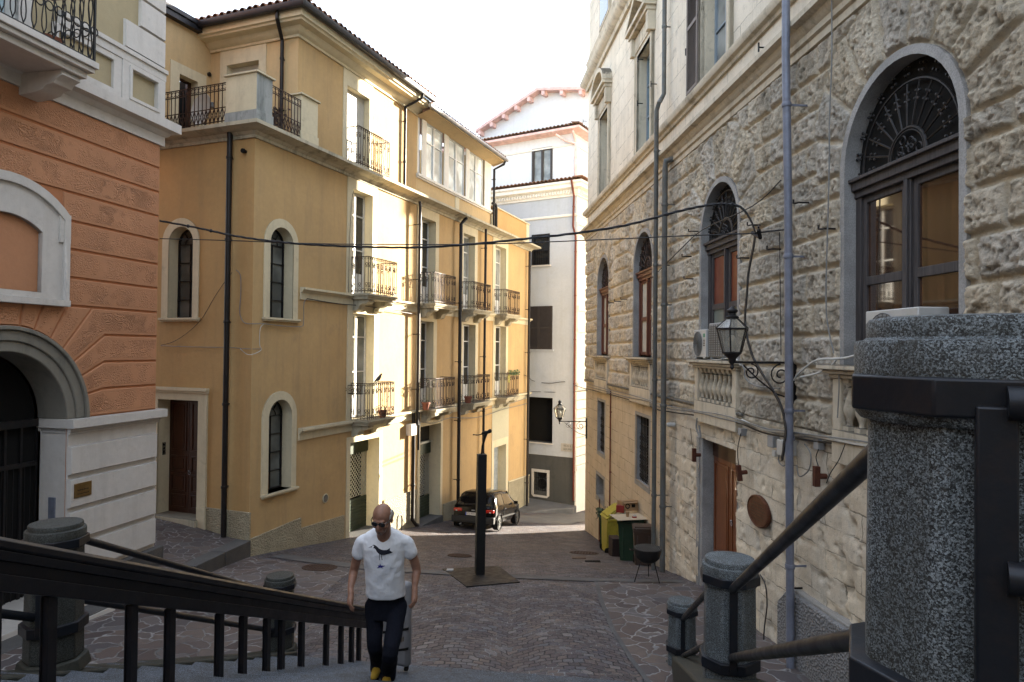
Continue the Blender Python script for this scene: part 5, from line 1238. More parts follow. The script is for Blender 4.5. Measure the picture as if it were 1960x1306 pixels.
def rust_height(u, z):
    ch = (ZT_-ZB)/12; k = np.floor((z-ZB)/ch).astype(int)
    uj = u+.02*(fbm(u*1.3, z*1.3, 3)-.5)*2; zj = z+.022*(fbm(u*1.1, z*1.1, 5)-.5)*2
    k = np.floor((zj-ZB)/ch).astype(int); fz = (zj-ZB)-k*ch; dz = np.minimum(fz, ch-fz)
    # block lengths alternate per course
    off = np.where(k % 2 == 0, 0.0, .36)+_h(k, k*0, 11)*.22; L = .72
    c = (uj-off)/L; bi = np.floor(c).astype(int); jit = lambda i: (_h(i, k, 7)-.5)*.30
    e0 = (bi+jit(bi))*L+off; e1 = (bi+1+jit(bi+1))*L+off
    du = np.minimum(np.abs(uj-e0), np.abs(e1-uj)); shift = uj < e0; shift2 = uj > e1
    bid = np.where(shift, bi-1, np.where(shift2, bi+1, bi))
    d = np.minimum(dz, du); blk = _h(bid, k, 21)
    for c0, aw in zip(wc, OPW):
        dx = u-c0; dzz = z-ASP; rr = np.hypot(dx, dzz); th = np.arctan2(dzz, dx); nv = 9
        aa = (th/PI)*nv; vi = np.floor(aa).astype(int); fa = aa-vi; dth = np.minimum(fa, 1-fa)*PI/nv*rr
        R2 = aw+.66+.34*np.abs(np.sin(th))+.16*(_h(vi, vi*0+3, int(c0*10))-.5)
        inz = (rr < R2) & (dzz > -.02)
        dv = np.minimum(np.minimum(dth, np.abs(R2-rr)), np.maximum(rr-aw-.08, 0)+.0)
        d = np.where(inz, dv, np.where(dzz > -.02, np.minimum(d, np.maximum(rr-R2, 0)+.004), d)); blk = np.where(inz, _h(vi, vi*0, 31+int(c0)), blk)
        # keep clear of the smooth surround
        side = np.abs(dx)-aw-.02; d = np.where((dzz <= -.02) & (z > -.2), np.minimum(d, np.maximum(side, 0)+.0), d)
    d = np.minimum(d, np.maximum(u-.0, 0)+.02); d = np.minimum(d, np.maximum(z-ZB-.0, 0)); d = np.minimum(d, np.maximum(ZT_-z, 0))
    t = np.clip((d-.020)/.045, 0, 1); prof = 1-(1-t)**2.2
    rough = (fbm(u*4.2, z*4.2, 1, 5)-.5)*.06+(np.abs(fbm(u*10+3, z*10, 9, 4)-.5))*-.11+(fbm(u*26, z*26, 13, 3)-.5)*.055-np.clip(fbm(u*16, z*16, 23, 3)-.58, 0, 1)*.20
    h = prof*(.058+.024*blk+rough*.85)
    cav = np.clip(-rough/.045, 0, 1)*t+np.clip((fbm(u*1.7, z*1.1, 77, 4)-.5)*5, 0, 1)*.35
    return h, t, blk, cav
def rust_obj(u0, u1, step):
    us = np.arange(u0, u1+step*.5, step); zs = np.arange(ZB, ZT_+.001, min(step, .03)); zs[-1] = ZT_
    Ug, Zg = np.meshgrid(us, zs); h, t, blk, cav = rust_height(Ug, Zg); w = len(us); nz = len(zs)
    V = np.stack([Ug.ravel(), -h.ravel(), Zg.ravel()], 1).astype(np.float32)
    i = (np.arange(nz-1)[:, None]*w+np.arange(w-1)[None, :]); cu = (Ug[:-1, :-1]+Ug[1:, 1:])/2; cz = (Zg[:-1, :-1]+Zg[1:, 1:])/2
    keep = np.ones_like(cu, bool)
    for c0, aw in zip(wc, OPW):
        ins = (np.abs(cu-c0) < aw+.02) & (cz > -.2) & ((cz < ASP) | (np.hypot(cu-c0, cz-ASP) < aw+.02))
        ins |= (np.abs(cu-c0) < .80) & (cz <= -.1) & (cz > -.98)
        keep &= ~ins
    idx = i[keep]; F = np.stack([idx, idx+1, idx+w+1, idx+w], 1).astype(np.int32)
    me = bpy.data.meshes.new('rustication'); me.vertices.add(len(V)); me.vertices.foreach_set('co', V.ravel())
    me.loops.add(F.size); me.loops.foreach_set('vertex_index', F.ravel()); me.polygons.add(len(F)); me.polygons.foreach_set('loop_start', np.arange(0, F.size, 4, dtype=np.int32)); me.polygons.foreach_set('loop_total', np.full(len(F), 4, np.int32))
    me.update(); me.polygons.foreach_set('use_smooth', np.ones(len(F), bool))
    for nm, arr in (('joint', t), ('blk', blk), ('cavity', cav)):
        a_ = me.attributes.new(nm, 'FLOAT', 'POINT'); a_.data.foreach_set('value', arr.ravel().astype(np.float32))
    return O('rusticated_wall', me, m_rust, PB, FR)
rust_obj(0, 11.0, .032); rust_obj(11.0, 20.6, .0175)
# backing so nothing shows through
mb = MB(); mb.add([(0, 0, -9), (0, 10, -9), (0, 10, 12.8), (0, 0, 12.8)], [(3, 2, 1, 0)]); mb.add([(38, 0, -9), (38, 10, -9), (38, 10, 12.8), (38, 0, 12.8)], [(0, 1, 2, 3)]); mb.add([(0, 10, -9), (38, 10, -9), (38, 10, 12.8), (0, 10, 12.8)], [(3, 2, 1, 0)]); mb.add([(0, 0, 12.8), (38, 0, 12.8), (38, 10, 12.8), (0, 10, 12.8)], [(0, 1, 2, 3)])
O('wall', mb, m_upper, PB, FR, smooth=0)
# windows of the rusticated floor
LA = lambda c0, r, z0, n=22: [(c0-r, z0), (c0+r, z0)]+arc_pts(c0, ASP, r, 0, PI, n)
def rust_window(i):
    c0 = wc[i]; aw = OPW[i]
    mb = MB(); o_, i_ = LA(c0, aw+.075, -.13), LA(c0, aw-.02, -.13)
    m = len(o_); vs = [(a, -.045, b) for a, b in o_]+[(a, -.045, b) for a, b in i_]+[(a, .02, b) for a, b in o_]; fs = []
    for k in range(1, m): j = (k+1) % m; fs += [(k, j, m+j, m+k), (k, 2*m+k, 2*m+j, j)]
    mb.add(vs, fs); reveal_mb(i_, .045, -.20, mb)
    sr = O('window_surround', mb, m_sgrey if i < 3 else m_sgrey, PB, FR, smooth=40)
    r = aw-.02; zt = 1.98; n = -.13; fm = (m_wbrown, m_wbrown, m_wgrey, m_wgrey)[i]
    mb = MB(); u0, u1 = c0-r, c0+r
    mb.fb(u0, u1, n-.05, n+.09, zt-.05, zt+.09); mb.fb(u0, u1, n-.05, n+.05, zt-.13, zt-.05); mb.fb(u0+.0, u1, n-.05, n+.13, zt+.05, zt+.09)
    for a, b in ((u0, u0+.10), (u1-.10, u1), (c0-.055, c0+.055)): mb.fb(a, b, n-.05, n+.03, -.1, zt-.13)
    mb.fb(c0-.03, c0+.03, n, n+.055, -.1, zt-.13)
    for a, b in ((u0+.10, c0-.055), (c0+.055, u1-.10)):
        ring_prism(rect(a, b, -.08, zt-.13), rect(a+.075, b-.075, 0, zt-.21), n-.04, n+.0, mb); mb.fb(a+.07, b-.07, n-.035, n+.004, .80, .90)
    w = O('window', mb, fm, PB, FR, bevel=.006 if i == 3 else 0)
    for a, b in ((u0+.10, c0-.055), (c0+.055, u1-.10)):
        gm = (m_whpane, m_whpane, m_redpane, m_curt)[i]
        for z0, z1 in ((-.02, .80), (.90, zt-.2)):
            g_ = MB(); g_.fb(a+.07, b-.07, n-.03, n-.025, z0, z1); O('pane', g_, (m_greypane if (i == 2 and z0 < 0) else gm), w, FR)
    # fan light with wrought iron rays
    pr = MB(); pr.prism([(c0-r, zt+.09)]+[(c0+r, zt+.09)]+arc_pts(c0, ASP, r, 0, PI, 22), -n+.03, -n+.02); O('fanlight', pr, m_dark, w, FR)
    ir = MB(); y = -n-.03; zc_ = zt+.12; R = r+.12
    def P_(rr, a): return (c0+rr*math.cos(a), y, zc_+rr*math.sin(a))
    for rr, th in ((.30, .016), (.27, .010), (.78, .014)): ir.tube([P_(rr, a) for a in np.linspace(0, PI, 26)], th, 6)
    nr = 12
    for k in range(nr+1):
        a = PI*(k+.0)/nr; ir.tube([P_(.30, a), P_(.55, a), P_(.78, a)], [.010, .014, .009], 5)
        for rr in (.58, .66, .86, .93):
            if zc_+rr*math.sin(a) < ASP+math.sqrt(max(0, r*r-(rr*math.cos(a))**2))-.02 and abs(rr*math.cos(a)) < r-.02:
                for s_ in (-.028, .028): ir.ball((c0+rr*math.cos(a)-s_*math.sin(a), y, zc_+rr*math.sin(a)+s_*math.cos(a)), .018, 6, 4)
    rnd = random.Random(i)
    for k in range(9):
        a = rnd.uniform(.2, PI-.2); rr = rnd.uniform(.05, .22); ir.ringp(P_(rr, a), .045, .010, 'y', 9)
    O('wrought_iron_fan', ir, m_blk if i > 1 else m_rail, w, FR, smooth=40)
    # sill slab and balustrade panel
    s = MB(); s.fb(u0-.28, u1+.28, -.36, .24, -.19, -.13); s.fb(u0-.22, u1+.22, -.1, .19, -.24, -.19); s.fb(u0-.17, u1+.17, -.1, .14, -.29, -.24)
    s.fb(u0-.13, u0+.04, -.1, .11, -.98, -.29); s.fb(u1-.04, u1+.13, -.1, .11, -.98, -.29); s.fb(u0-.13, u1+.13, -.1, .12, -1.30, -.90)
    so = O('window_sill', s, m_strim, PB, FR, bevel=.012)
    nb = 8; pf_ = [(.055, 0), (.055, .05), (.035, .06), (.03, .09), (.045, .14), (.072, .20), (.078, .25), (.06, .33), (.035, .42), (.028, .47), (.045, .50), (.03, .52), (.055, .54), (.055, .61)]
    for k in range(nb):
        bb = MB(); u = u0+.10+(u1-u0-.20)*k/(nb-1); bb.lathe([(r_, -.90+z_) for r_, z_ in pf_], (u, -.02, 0), 10); bb.box(u-.06, u+.06, -.08, .04, -.90, -.85); bb.box(u-.06, u+.06, -.08, .04, -.34, -.29)
        O('baluster', bb, m_strim, so, FR, smooth=50)
    bk = MB(); bk.fb(u0, u1, -.14, -.12, -.95, -.2); O('recess', bk, m_strim, so, FR)
for i in range(4): rust_window(i)
# lower smooth wall with openings
g1 = rect(FR.uz(1144.5, 800)[0], FR.uz(1157.6, 800)[0], -3.30, -1.63); g2 = rect(FR.uz(1218, 800)[0], FR.uz(1243, 800)[0], -3.32, -1.63); g3 = rect(FR.uz(1142, 930)[0], FR.uz(1156, 930)[0], -4.78, -4.09)
dr = rect(11.90, 13.66, -5.2, -1.62)
def wobble(loop, amp, step, seed):
    r_ = random.Random(seed); out = []
    for i in range(len(loop)):
        a = Vector(loop[i]); b = Vector(loop[(i+1) % len(loop)]); k = max(1, int((b-a).length/step)); nn_ = Vector((-(b-a).y, (b-a).x)).normalized()
        for j in range(k): p_ = a+(b-a)*j/k; out.append(tuple(p_+nn_*(r_.uniform(-amp, amp) if j else 0)))
    return out
# subdivided displaced base wall for real unevenness
def base_wall(u0, u1, step, hs, mat):
    us = np.arange(u0, u1+step*.5, step); zs = np.arange(-6.9, -1.0, step); Ug, Zg = np.meshgrid(us, zs)
    z_ = Zg+.03*(fbm(Ug*1.2, Zg*1.2, 41)-.5); ch = .31; k = np.floor(z_/ch).astype(int); fz = z_/ch-k
    off = _h(k, k*0, 51)*.8; L = .62; c = (Ug+off)/L; bi = np.floor(c).astype(int); fu = c-bi; d = np.minimum(np.minimum(fz, 1-fz)*ch, np.minimum(fu, 1-fu)*L)
    m_ = fbm(Ug*.5, Zg*.5, 61); k_ = np.clip((Ug-8.5)/1.5, 0.05, 1)
    t = np.clip(d/.02, 0, 1); h = k_*(t*.010+_h(bi, k, 71)*.012+(fbm(Ug*3, Zg*3, 81, 5)-.5)*.05-np.clip(fbm(Ug*6, Zg*6, 91, 4)-.60, 0, 1)*.28)
    h = np.where(Ug < .01, 0, h); w = len(us); keep = np.ones((len(zs)-1, w-1), bool); cu = (Ug[:-1, :-1]+Ug[1:, 1:])/2; cz = (Zg[:-1, :-1]+Zg[1:, 1:])/2
    edge = .035*(vnoise(cz*6, cu*0+3, 5)-.5)
    for (hh, jag) in hs:
        a, b = hh[0][0], hh[1][0]; z0, z1 = hh[0][1], hh[2][1]; e_ = edge if jag else 0
        keep &= ~((cu > a+e_) & (cu < b+e_) & (cz > z0) & (cz < z1))
    mb = MB(); i = (np.arange(len(zs)-1)[:, None]*w+np.arange(w-1)[None, :])[keep]
    mb.v = list(map(tuple, np.stack([Ug.ravel(), -h.ravel(), Zg.ravel()], 1).tolist())); mb.f = np.stack([i, i+1, i+w+1, i+w], 1).tolist(); mb.mi = [0]*len(mb.f)
    return O('base_wall', mb, mat, PB, FR, smooth=75)
base_wall(0, 9.28, .08, [(g1, 0), (g2, 0), (g3, 0)], m_warm); base_wall(9.28, 20.6, .032, [(dr, 1)], m_ash)
mb = MB(); mb.fb(20.6, 38, -.1, .02, -9, 4); O('wall', mb, m_ash, PB, FR)
# grated windows in the base
def grate(hole, fancy, lab=None):
    u0, u1, z0, z1 = hole[0][0], hole[1][0], hole[0][1], hole[2][1]
    mb = MB(); ring_prism(rect(u0-.10, u1+.10, z0-.12, z1+.08), hole, -.0, .012, mb); reveal_mb(hole, .012, -.28, mb); s = O('window_surround', mb, m_sgrey, PB, FR)
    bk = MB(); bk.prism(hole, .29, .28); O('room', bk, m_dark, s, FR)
    ir = MB(); k = max(2, round((u1-u0)/.13)); y = .10
    for i in range(1, k): u = u0+(u1-u0)*i/k; ir.bar((u, y, z0), (u, y, z1), .018)
    k2 = max(2, round((z1-z0)/.24))
    for i in range(1, k2): z = z0+(z1-z0)*i/k2; ir.bar((u0, y, z), (u1, y, z), .022, .012)
    if fancy:
        for i in range(k):
            for j in range(k2):
                if j < k2*.62: ir.ringp((u0+(u1-u0)*(i+.5)/k, y-.005, z0+(z1-z0)*(j+.5)/k2), .05, .008, 'y', 9)
    O('iron_grate', ir, m_blk, s, FR, smooth=0)
grate(g1, True); grate(g2, True)
mb = MB(); ring_prism(rect(g3[0][0]-.1, g3[1][0]+.1, -4.95, -4.0), g3, 0, .012, mb); reveal_mb(g3, .012, -.3, mb); s = O('window_surround', mb, m_sgrey, PB, FR); bk = MB(); bk.prism(g3, .3, .29); O('room', bk, m_dark, s, FR)
# arched? no: rectangular doorway with varnished double door
mb = MB(); reveal_mb(rect(11.88, 13.68, -5.2, -1.60), .01, -.30, mb); rv = O('door_reveal', mb, m_sgrey2, PB, FR)
jb = MB(); jb.fb(11.76, 11.90, -.3, .022, -5.2, -1.62); jb.fb(11.90, 12.02, -.30, .0, -5.2, -1.62); O('stone_jamb', jb, m_sgrey, PB, FR, bevel=.015)
mb = MB(); mb.fb(12.02, 13.68, -.30, -.21, -1.95, -1.60); O('lintel_board', mb, m_wdark, PB, FR)
panel_door('door', PB, FR, 12.04, 13.66, -4.65, -1.93, -.22, 2, [(.05, .30), (.34, .96)], m_wred, (13.0, -2.95))
mb = MB(); mb.fb(11.7, 13.9, -.45, .16, -5.2, -4.64); O('doorstep', mb, m_sgrey2, PB, FR, bevel=.01)
# mouldings between floors
def rcor(prof, mat=m_strim, name='cornice', u1=38): return cornice(PB, [(FR.w(0, -6, 0).x, FR.w(0, -6, 0).y)]+fpath(FR, [(0, 0), (u1, 0)]), prof, mat, name)
rcor([(0, 4.0), (.06, 4.0), (.06, 4.10), (.10, 4.12), (.10, 4.20), (.15, 4.24), (.18, 4.30), (.27, 4.33), (.27, 4.41), (.0, 4.47)])
rcor([(0, 4.90), (.05, 4.90), (.07, 4.95), (.13, 4.98), (.16, 5.04), (.16, 5.10), (0, 5.13)], name='sill_course')
rcor([(0, 9.55), (.08, 9.55), (.10, 9.68), (.22, 9.76), (.28, 9.86), (.28, 9.94), (0, 10.0)], name='string_course')
rcor([(0, 10.45), (.06, 10.45), (.1, 10.6), (0, 10.65)], name='string_course')
rcor([(0, -1.12), (.05, -1.12), (.07, -1.05), (.05, -1.0), (0, -1.0)], name='string_course')
# upper storey with windows
uw = [3.02, 7.82, 12.62, 17.45]; hw = .62; uzs, uzt = 5.14, 7.72
uh = [rect(c-hw, c+hw, uzs, uzt) for c in uw]
O('wall', wall_mb([(0, 4.40), (38, 4.40), (38, 12.8), (0, 12.8)], uh), m_upper, PB, FR, smooth=0)
for i, c0 in enumerate(uw):
    o_, i_ = uframe(c0-hw, c0+hw, uzs, uzt, .17); s = surround(PB, FR, o_, i_, .07, m_strim, 'window_surround', .30)
    o2, i2 = uframe(c0-hw-.10, c0+hw+.10, uzs, uzt+.1, .07); t2 = O('architrave', ring_prism(o2, i2, .0, .10), m_strim, s, FR, bevel=.006)
    fm = plain('blue_grey_paint%d' % i, (.22, .27, .32, 1), .5) if i == 0 else fm
    glazed(PB, FR, c0-hw, c0+hw, uzs+.02, uzt, -.20, 2, (.36, .70), fm, m_glassb if i < 2 else m_glassl, .07, 'window')
    h = MB(); h.fb(c0-hw-.22, c0+hw+.22, 0, .10, uzt+.18, uzt+.50)
    for s_ in (-1, 1):
        x = c0+s_*(hw+.16); h.prism([(x-.09, uzt+.05), (x+.09, uzt+.05), (x+.09, uzt+.62), (x-.09, uzt+.62)], 0, -.2)
    h.fb(c0-hw-.34, c0+hw+.34, 0, .32, uzt+.62, uzt+.72); h.fb(c0-hw-.28, c0+hw+.28, 0, .24, uzt+.52, uzt+.62)
    if i % 2 == 0:                                   # curved pediment
        Rr_ = hw+.36; A = [(c0+Rr_*math.cos(a), uzt+.72+.62*math.sin(a)) for a in np.linspace(PI, 0, 15)]; B = [(c0+(Rr_-.13)*math.cos(a), uzt+.72+.49*math.sin(a)) for a in np.linspace(PI, 0, 15)]
    else:
        A = [(c0-hw-.38, uzt+.72), (c0, uzt+1.35), (c0+hw+.38, uzt+.72)]; B = [(c0-hw-.14, uzt+.74), (c0, uzt+1.2), (c0+hw+.14, uzt+.74)]
    h.prism(A+list(reversed(B)), 0, -.32); h.prism(B, 0, -.06)
    pd = O('pediment', h, m_strim, PB, FR, bevel=.008); fixn(pd)
for u0_ in (12.62-hw-.64, ):
    louvre(FR, PB, u0_, u0_+.62, uzs-.0, uzt+.05, .14, plain('faded_brown_louvre', (.17, .14, .12, 1), .7))
# second upper storey hints (windows continue above the string course)
u2h = [rect(c-hw, c+hw, 11.0, 13.2) for c in uw]
for c0 in uw:
    mb = MB(); mb.fb(c0-hw-.15, c0+hw+.15, 0, .08, 10.7, 12.7); s = O('window_surround', mb, m_strim, PB, FR)
    mb = MB(); mb.fb(c0-hw, c0+hw, .08, .09, 10.8, 12.6); O('pane', mb, m_glass, s, FR)
# grey stucco footing near the stairs
f = MB(); f.prism([(15.42, -6), (20.6, -6), (20.6, -2.9), (17.0, -3.17), (15.7, -3.20), (15.42, -3.45)], 0.1, -.16); fo = O('footing', f, m_plinthg, PB, FR, bevel=.02)
f = MB(); f.prism([(15.50, -3.24), (20.6, -3.24), (20.6, -3.06), (15.62, -3.16)], 0.1, -.10); O('footing_cap', f, m_sgrey2, fo, FR, bevel=.015)
# downpipes of the palace
dp = lambda pts, r, m, **k: downpipe(PB, FR, pts, r, m, 2.6, **k)
gR = lambda u: gzf(*FR.w(u, .1, 0).xy)
ua_ = FR.uz(1254, 600, .32)[0]; ub_ = FR.uz(1271, 600, .22)[0]; uc_ = FR.uz(1271, 150, .14)[0]
dp([(uc_, .14, 12.7), (uc_, .14, 5.75), (uc_-.03, .2, 5.62), (ua_+.10, .30, 5.48), (ua_, .32, 5.34), (ua_, .32, gR(ua_))], .050, m_greypipe, label='thin grey downpipe with an elbow below the upper windows')
dp([(ub_+.16, .0, 4.18), (ub_+.05, .22, 4.12), (ub_, .22, 3.95), (ub_, .22, gR(ub_))], .062, m_greypipe, label='thicker grey downpipe starting under the cornice')
ue = FR.uz(1506, 300, .30)[0]
dp([(ue, .32, 12.7), (ue, .32, 4.0), (ue, .28, 2), (ue, .22, gR(ue))], .052, m_bluepipe, label='blue grey painted downpipe')
ue2 = ue-.17; dp([(ue2, .18, -.25), (ue2, .18, -.9), (ue, .2, -1.15)], .03, m_bluepipe); dp([(ue-.10, .17, -2.6), (ue-.10, .17, gR(ue)+.02)], .022, m_pipe)
ur = FR.uz(1168, 850, .05)[0]; dp([(ur, .05, -1.2), (ur, .05, gR(ur)+1.1)], .022, m_redpipe); ur2 = FR.uz(1147, 1000, .05)[0]; dp([(ur2, .05, -4.8), (ur2, .05, gR(ur2))], .02, m_redpipe)
# iron hooks in the rustication
def hooks():
    k = 0
    for (px, py) in ((1331, 443), (1318, 491), (1322, 534), (1427, 494), (1487, 477), (1540, 388), (1590, 438), (1172, 580), (1184, 577), (1196, 573), (1448, 431), (1107, 232)):
        if k == 11: break
        u, z = FR.uz(px, py, .12); mb = MB(); mb.tube([(u, -.06, z), (u, -.20, z), (u-.06, -.22, z), (u-.10, -.22, z+.01), (u-.10, -.22, z+.06)], .012, 6)
        tag(O('iron_hook', mb, m_blk, None, FR), 'small iron hook hammered into the rusticated stone wall', 'hook', 'iron hooks in the stone wall'); k += 1
    for (px, py) in ((1155, 91), (1118, 232), (1224, 114), (1223, 198), (1249, 161), (1316, 100), (1457, 91)):
        u, z = FR.uz(px, py, .1); mb = MB(); mb.tube([(u, 0, z), (u, -.14, z), (u, -.14, z+.07)], .014, 6); mb.bar((u, -.14, z-.07), (u, -.14, z+.07), .02)
        tag(O('shutter_catch', mb, m_blk, None, FR), 'small iron shutter catch on the upper stone wall', 'hook', 'shutter catches on the upper wall')
hooks()
# ---------------------------------------------------------------- street lamps
m_lampglass = NT('lamp_glass'); m_lampglass.p.inputs['Transmission Weight'].default_value = .0; m_lampglass = m_lampglass.out((.62, .60, .54, 1), .25, spec=.6)
def clear_glass(name):
    t = NT(name); m = t.m; t.N.remove(t.p); o = [n for n in t.N if n.type == 'OUTPUT_MATERIAL'][0]
    tr = t.n('BsdfTransparent'); tr.inputs[0].default_value = (.80, .80, .76, 1); gl = t.n('BsdfGlossy'); gl.inputs['Roughness'].default_value = .08; gl.inputs[0].default_value = (.9, .9, .9, 1); df = t.n('BsdfDiffuse'); df.inputs[0].default_value = (.6, .57, .5, 1)
    m1 = t.n('MixShader'); m1.inputs[0].default_value = .28; t.l(tr.outputs[0], m1.inputs[1]); t.l(df.outputs[0], m1.inputs[2])
    m2 = t.n('MixShader'); m2.inputs[0].default_value = .12; t.l(m1.outputs[0], m2.inputs[1]); t.l(gl.outputs[0], m2.inputs[2]); t.l(m2.outputs[0], o.inputs[0]); return m
m_lg = clear_glass('dusty_lantern_glass')
def street_lamp(fr, u, z, reach, label, s=1.0):
    """z = height of the arm, lantern stands on its outer end"""
    M = fr.off(u).M @ Matrix.Translation((0, 0, z)); t = link('street_lamp', None, None, M); tag(t, label, 'street lamp')
    y = -reach
    mb = MB(); mb.bar((0, -.02, .0), (0, y, .0), .035*s, .03*s); mb.box(-.03*s, .03*s, -.05*s, .0, -.62*s, .12*s)
    def spiral(cy, cz, r0, turns, d, st=0):
        return [(0, cy+d*(r0*(1-.8*k/24))*math.cos(st+turns*2*PI*k/24), cz+(r0*(1-.8*k/24))*math.sin(st+turns*2*PI*k/24)) for k in range(25)]
    mb.tube([(0, -.04, -.50*s), (0, y*.30, -.43*s), (0, y*.58, -.24*s), (0, y*.82, -.04*s)], .011*s, 6)
    mb.tube(spiral(y*.24, -.17*s, .15*s, 1.5, 1, PI*.5), .011*s, 6); mb.tube(spiral(y*.70, -.13*s, .11*s, 1.5, -1, PI*.5), .010*s, 6)
    O('bracket_arm', mb, m_blk, t)
    # lantern: hexagonal, tapering down
    c = Vector((0, y, 0)); hexa = lambda r, zz, a0=PI/6: [c+Vector((r*math.cos(a0+PI/3*k), r*math.sin(a0+PI/3*k), zz)) for k in range(6)]
    rt, rb, zt, zb, zr = .215*s, .128*s, .455*s, .13*s, .60*s
    fb = MB(); T, B = hexa(rt, zt), hexa(rb, zb)
    for k in range(6): fb.bar(T[k], B[k], .016*s); fb.bar(T[k], T[(k+1) % 6], .026*s, .022*s); fb.bar(B[k], B[(k+1) % 6], .022*s, .02*s)
    R1 = hexa(rt+.012*s, zt+.01*s); R2 = hexa(.075*s, zr)
    for k in range(6): fb.bar(R1[k], R2[k], .014*s)
    fb.lathe([(.085*s, zr-.01), (.09*s, zr+.02*s), (.05*s, zr+.04*s), (.045*s, zr+.065*s), (.075*s, zr+.09*s), (.075*s, zr+.11*s), (.04*s, zr+.135*s), (.01*s, zr+.165*s)], (0, y, 0), 14)
    fb.lathe([(.012*s, -.10*s), (.03*s, -.07*s), (.02*s, -.03*s), (.045*s, .0), (.055*s, .05*s), (.125*s, .12*s), (.128*s, .13*s)], (0, y, 0), 12)
    lf = O('lantern', fb, m_blk, t, smooth=30)
    g_ = MB()
    for k in range(6): g_.add([T[k], T[(k+1) % 6], B[(k+1) % 6], B[k]], [(0, 1, 2, 3)]); g_.add([R1[k], R1[(k+1) % 6], R2[(k+1) % 6], R2[k]], [(0, 1, 2, 3)])
    O('lamp_glass', g_, m_lg, lf, smooth=0)
    bu = MB(); bu.lathe([(.03*s, zb+.02*s), (.03*s, zb+.06*s), (.055*s, zb+.12*s), (.05*s, zb+.2*s), (.02*s, zb+.24*s)], (0, y, 0), 12); O('bulb', bu, m_lampglass, lf)
    return t
street_lamp(FR, 15.62, -.13, .90, 'large near black wall lamp with hexagonal lantern in front of the balustrade')
fu, fz = FR.uz(1122, 806); street_lamp(FR, .25, fz, 1.0, 'distant small wall lamp with pale lantern at the far corner of the palace')
# ---------------------------------------------------------------- cables
def cable(name, pts, r, mat, label, group=None, seg=6, jitter=0, sub=4):
    P = [Vector(p) for p in pts]; out = []
    for i in range(len(P)-1):                                      # Catmull-Rom
        p0, p1, p2, p3 = P[max(i-1, 0)], P[i], P[i+1], P[min(i+2, len(P)-1)]
        for k in range(sub):
            t = k/sub; out.append(.5*((2*p1)+(p2-p0)*t+(2*p0-5*p1+4*p2-p3)*t*t+(3*p1-p0-3*p2+p3)*t*t*t))
    out.append(P[-1]); mb = MB(); mb.tube(out, r, seg)
    return tag(O(name, mb, mat, None, I4), label, 'cable', group)
m_cab = plain('black_rubber_cable', (.018, .018, .02, 1), .55); m_cabg = plain('grey_cable', (.20, .20, .19, 1), .6); m_cabw = plain('white_plastic_conduit', (.55, .55, .52, 1), .5)
tu, tz = FR.uz(1447, 447, .30); TB = FR.w(tu, .30, tz); TA = FO.w(.02, .02, 0)
FCB = Fr((TA.x, TA.y), (TB.x-TA.x, TB.y-TA.y)); cp_ = lambda px, py, f=FCB, n=0: f.w(f.uz(px, py, n)[0], n, f.uz(px, py, n)[1])
main = [cp_(*p) for p in ((306, 423), (380, 437), (450, 452), (520, 462), (600, 469), (700, 473), (800, 474), (900, 468), (1000, 458), (1100, 447), (1200, 431), (1290, 407), (1350, 394), (1390, 391), (1418, 397), (1436, 420), (1446, 446))]
mb = MB()
def crom(P, sub=5):
    out = []
    for i in range(len(P)-1):
        p0, p1, p2, p3 = P[max(i-1, 0)], P[i], P[i+1], P[min(i+2, len(P)-1)]
        for k in range(sub): t = k/sub; out.append(.5*((2*p1)+(p2-p0)*t+(2*p0-5*p1+4*p2-p3)*t*t+(3*p1-p0-3*p2+p3)*t*t*t))
    return out+[P[-1]]
cr = crom(main, 12)
for ph in (0, PI*2/3, PI*4/3): mb.tube([p+Vector((0, .012*math.cos(i*.55+ph), .012*math.sin(i*.55+ph))) for i, p in enumerate(cr)], .010, 5)
for i in (9, 16, 130, 160): mb.ball(cr[i], .035, 6, 4)
tag(O('power_cable', mb, m_cab, None, I4), 'thick twisted black cable bundle strung across the street', 'cable')
cable('thin_cable', [cp_(*p) for p in ((306, 457), (450, 461), (620, 467), (900, 468), (1150, 459), (1300, 452), (1446, 447))], .009, m_cab, 'thin black wire stretched across the street just below the thick cable')
W_ = lambda px, py, n=.12: FR.w(*(lambda a: (a[0], n, a[1]))(FR.uz(px, py, n)))
down = [W_(*p, .30) for p in ((1446, 446), (1441, 480), (1433, 520), (1429, 570), (1426, 610), (1431, 650), (1442, 685), (1462, 720), (1484, 755), (1499, 790), (1504, 825), (1500, 860), (1497, 880))]
mb = MB(); cr = crom(down)
for ph in (0, PI*2/3, PI*4/3): mb.tube([p+Vector((0, .02*math.cos(i*.4+ph), .012*math.sin(i*.4+ph))) for i, p in enumerate(cr)], .013, 5)
tag(O('power_cable', mb, m_cab, None, I4), 'bundle of black cables running down the stone wall past the near lamp', 'cable')
mb = MB(); mb.tube([W_(1446, 446, .30), W_(1500, 440, .1)], .012); mb.tube([W_(1440, 446, .30), W_(1455, 455, .28), W_(1452, 440, .33)], .03); mb.tube([W_(1452, 432, .05), W_(1452, 436, .34)], .015)
tag(O('cable_anchor', mb, m_blk, None, I4), 'black iron anchor holding the street cable on the rusticated wall', 'bracket')
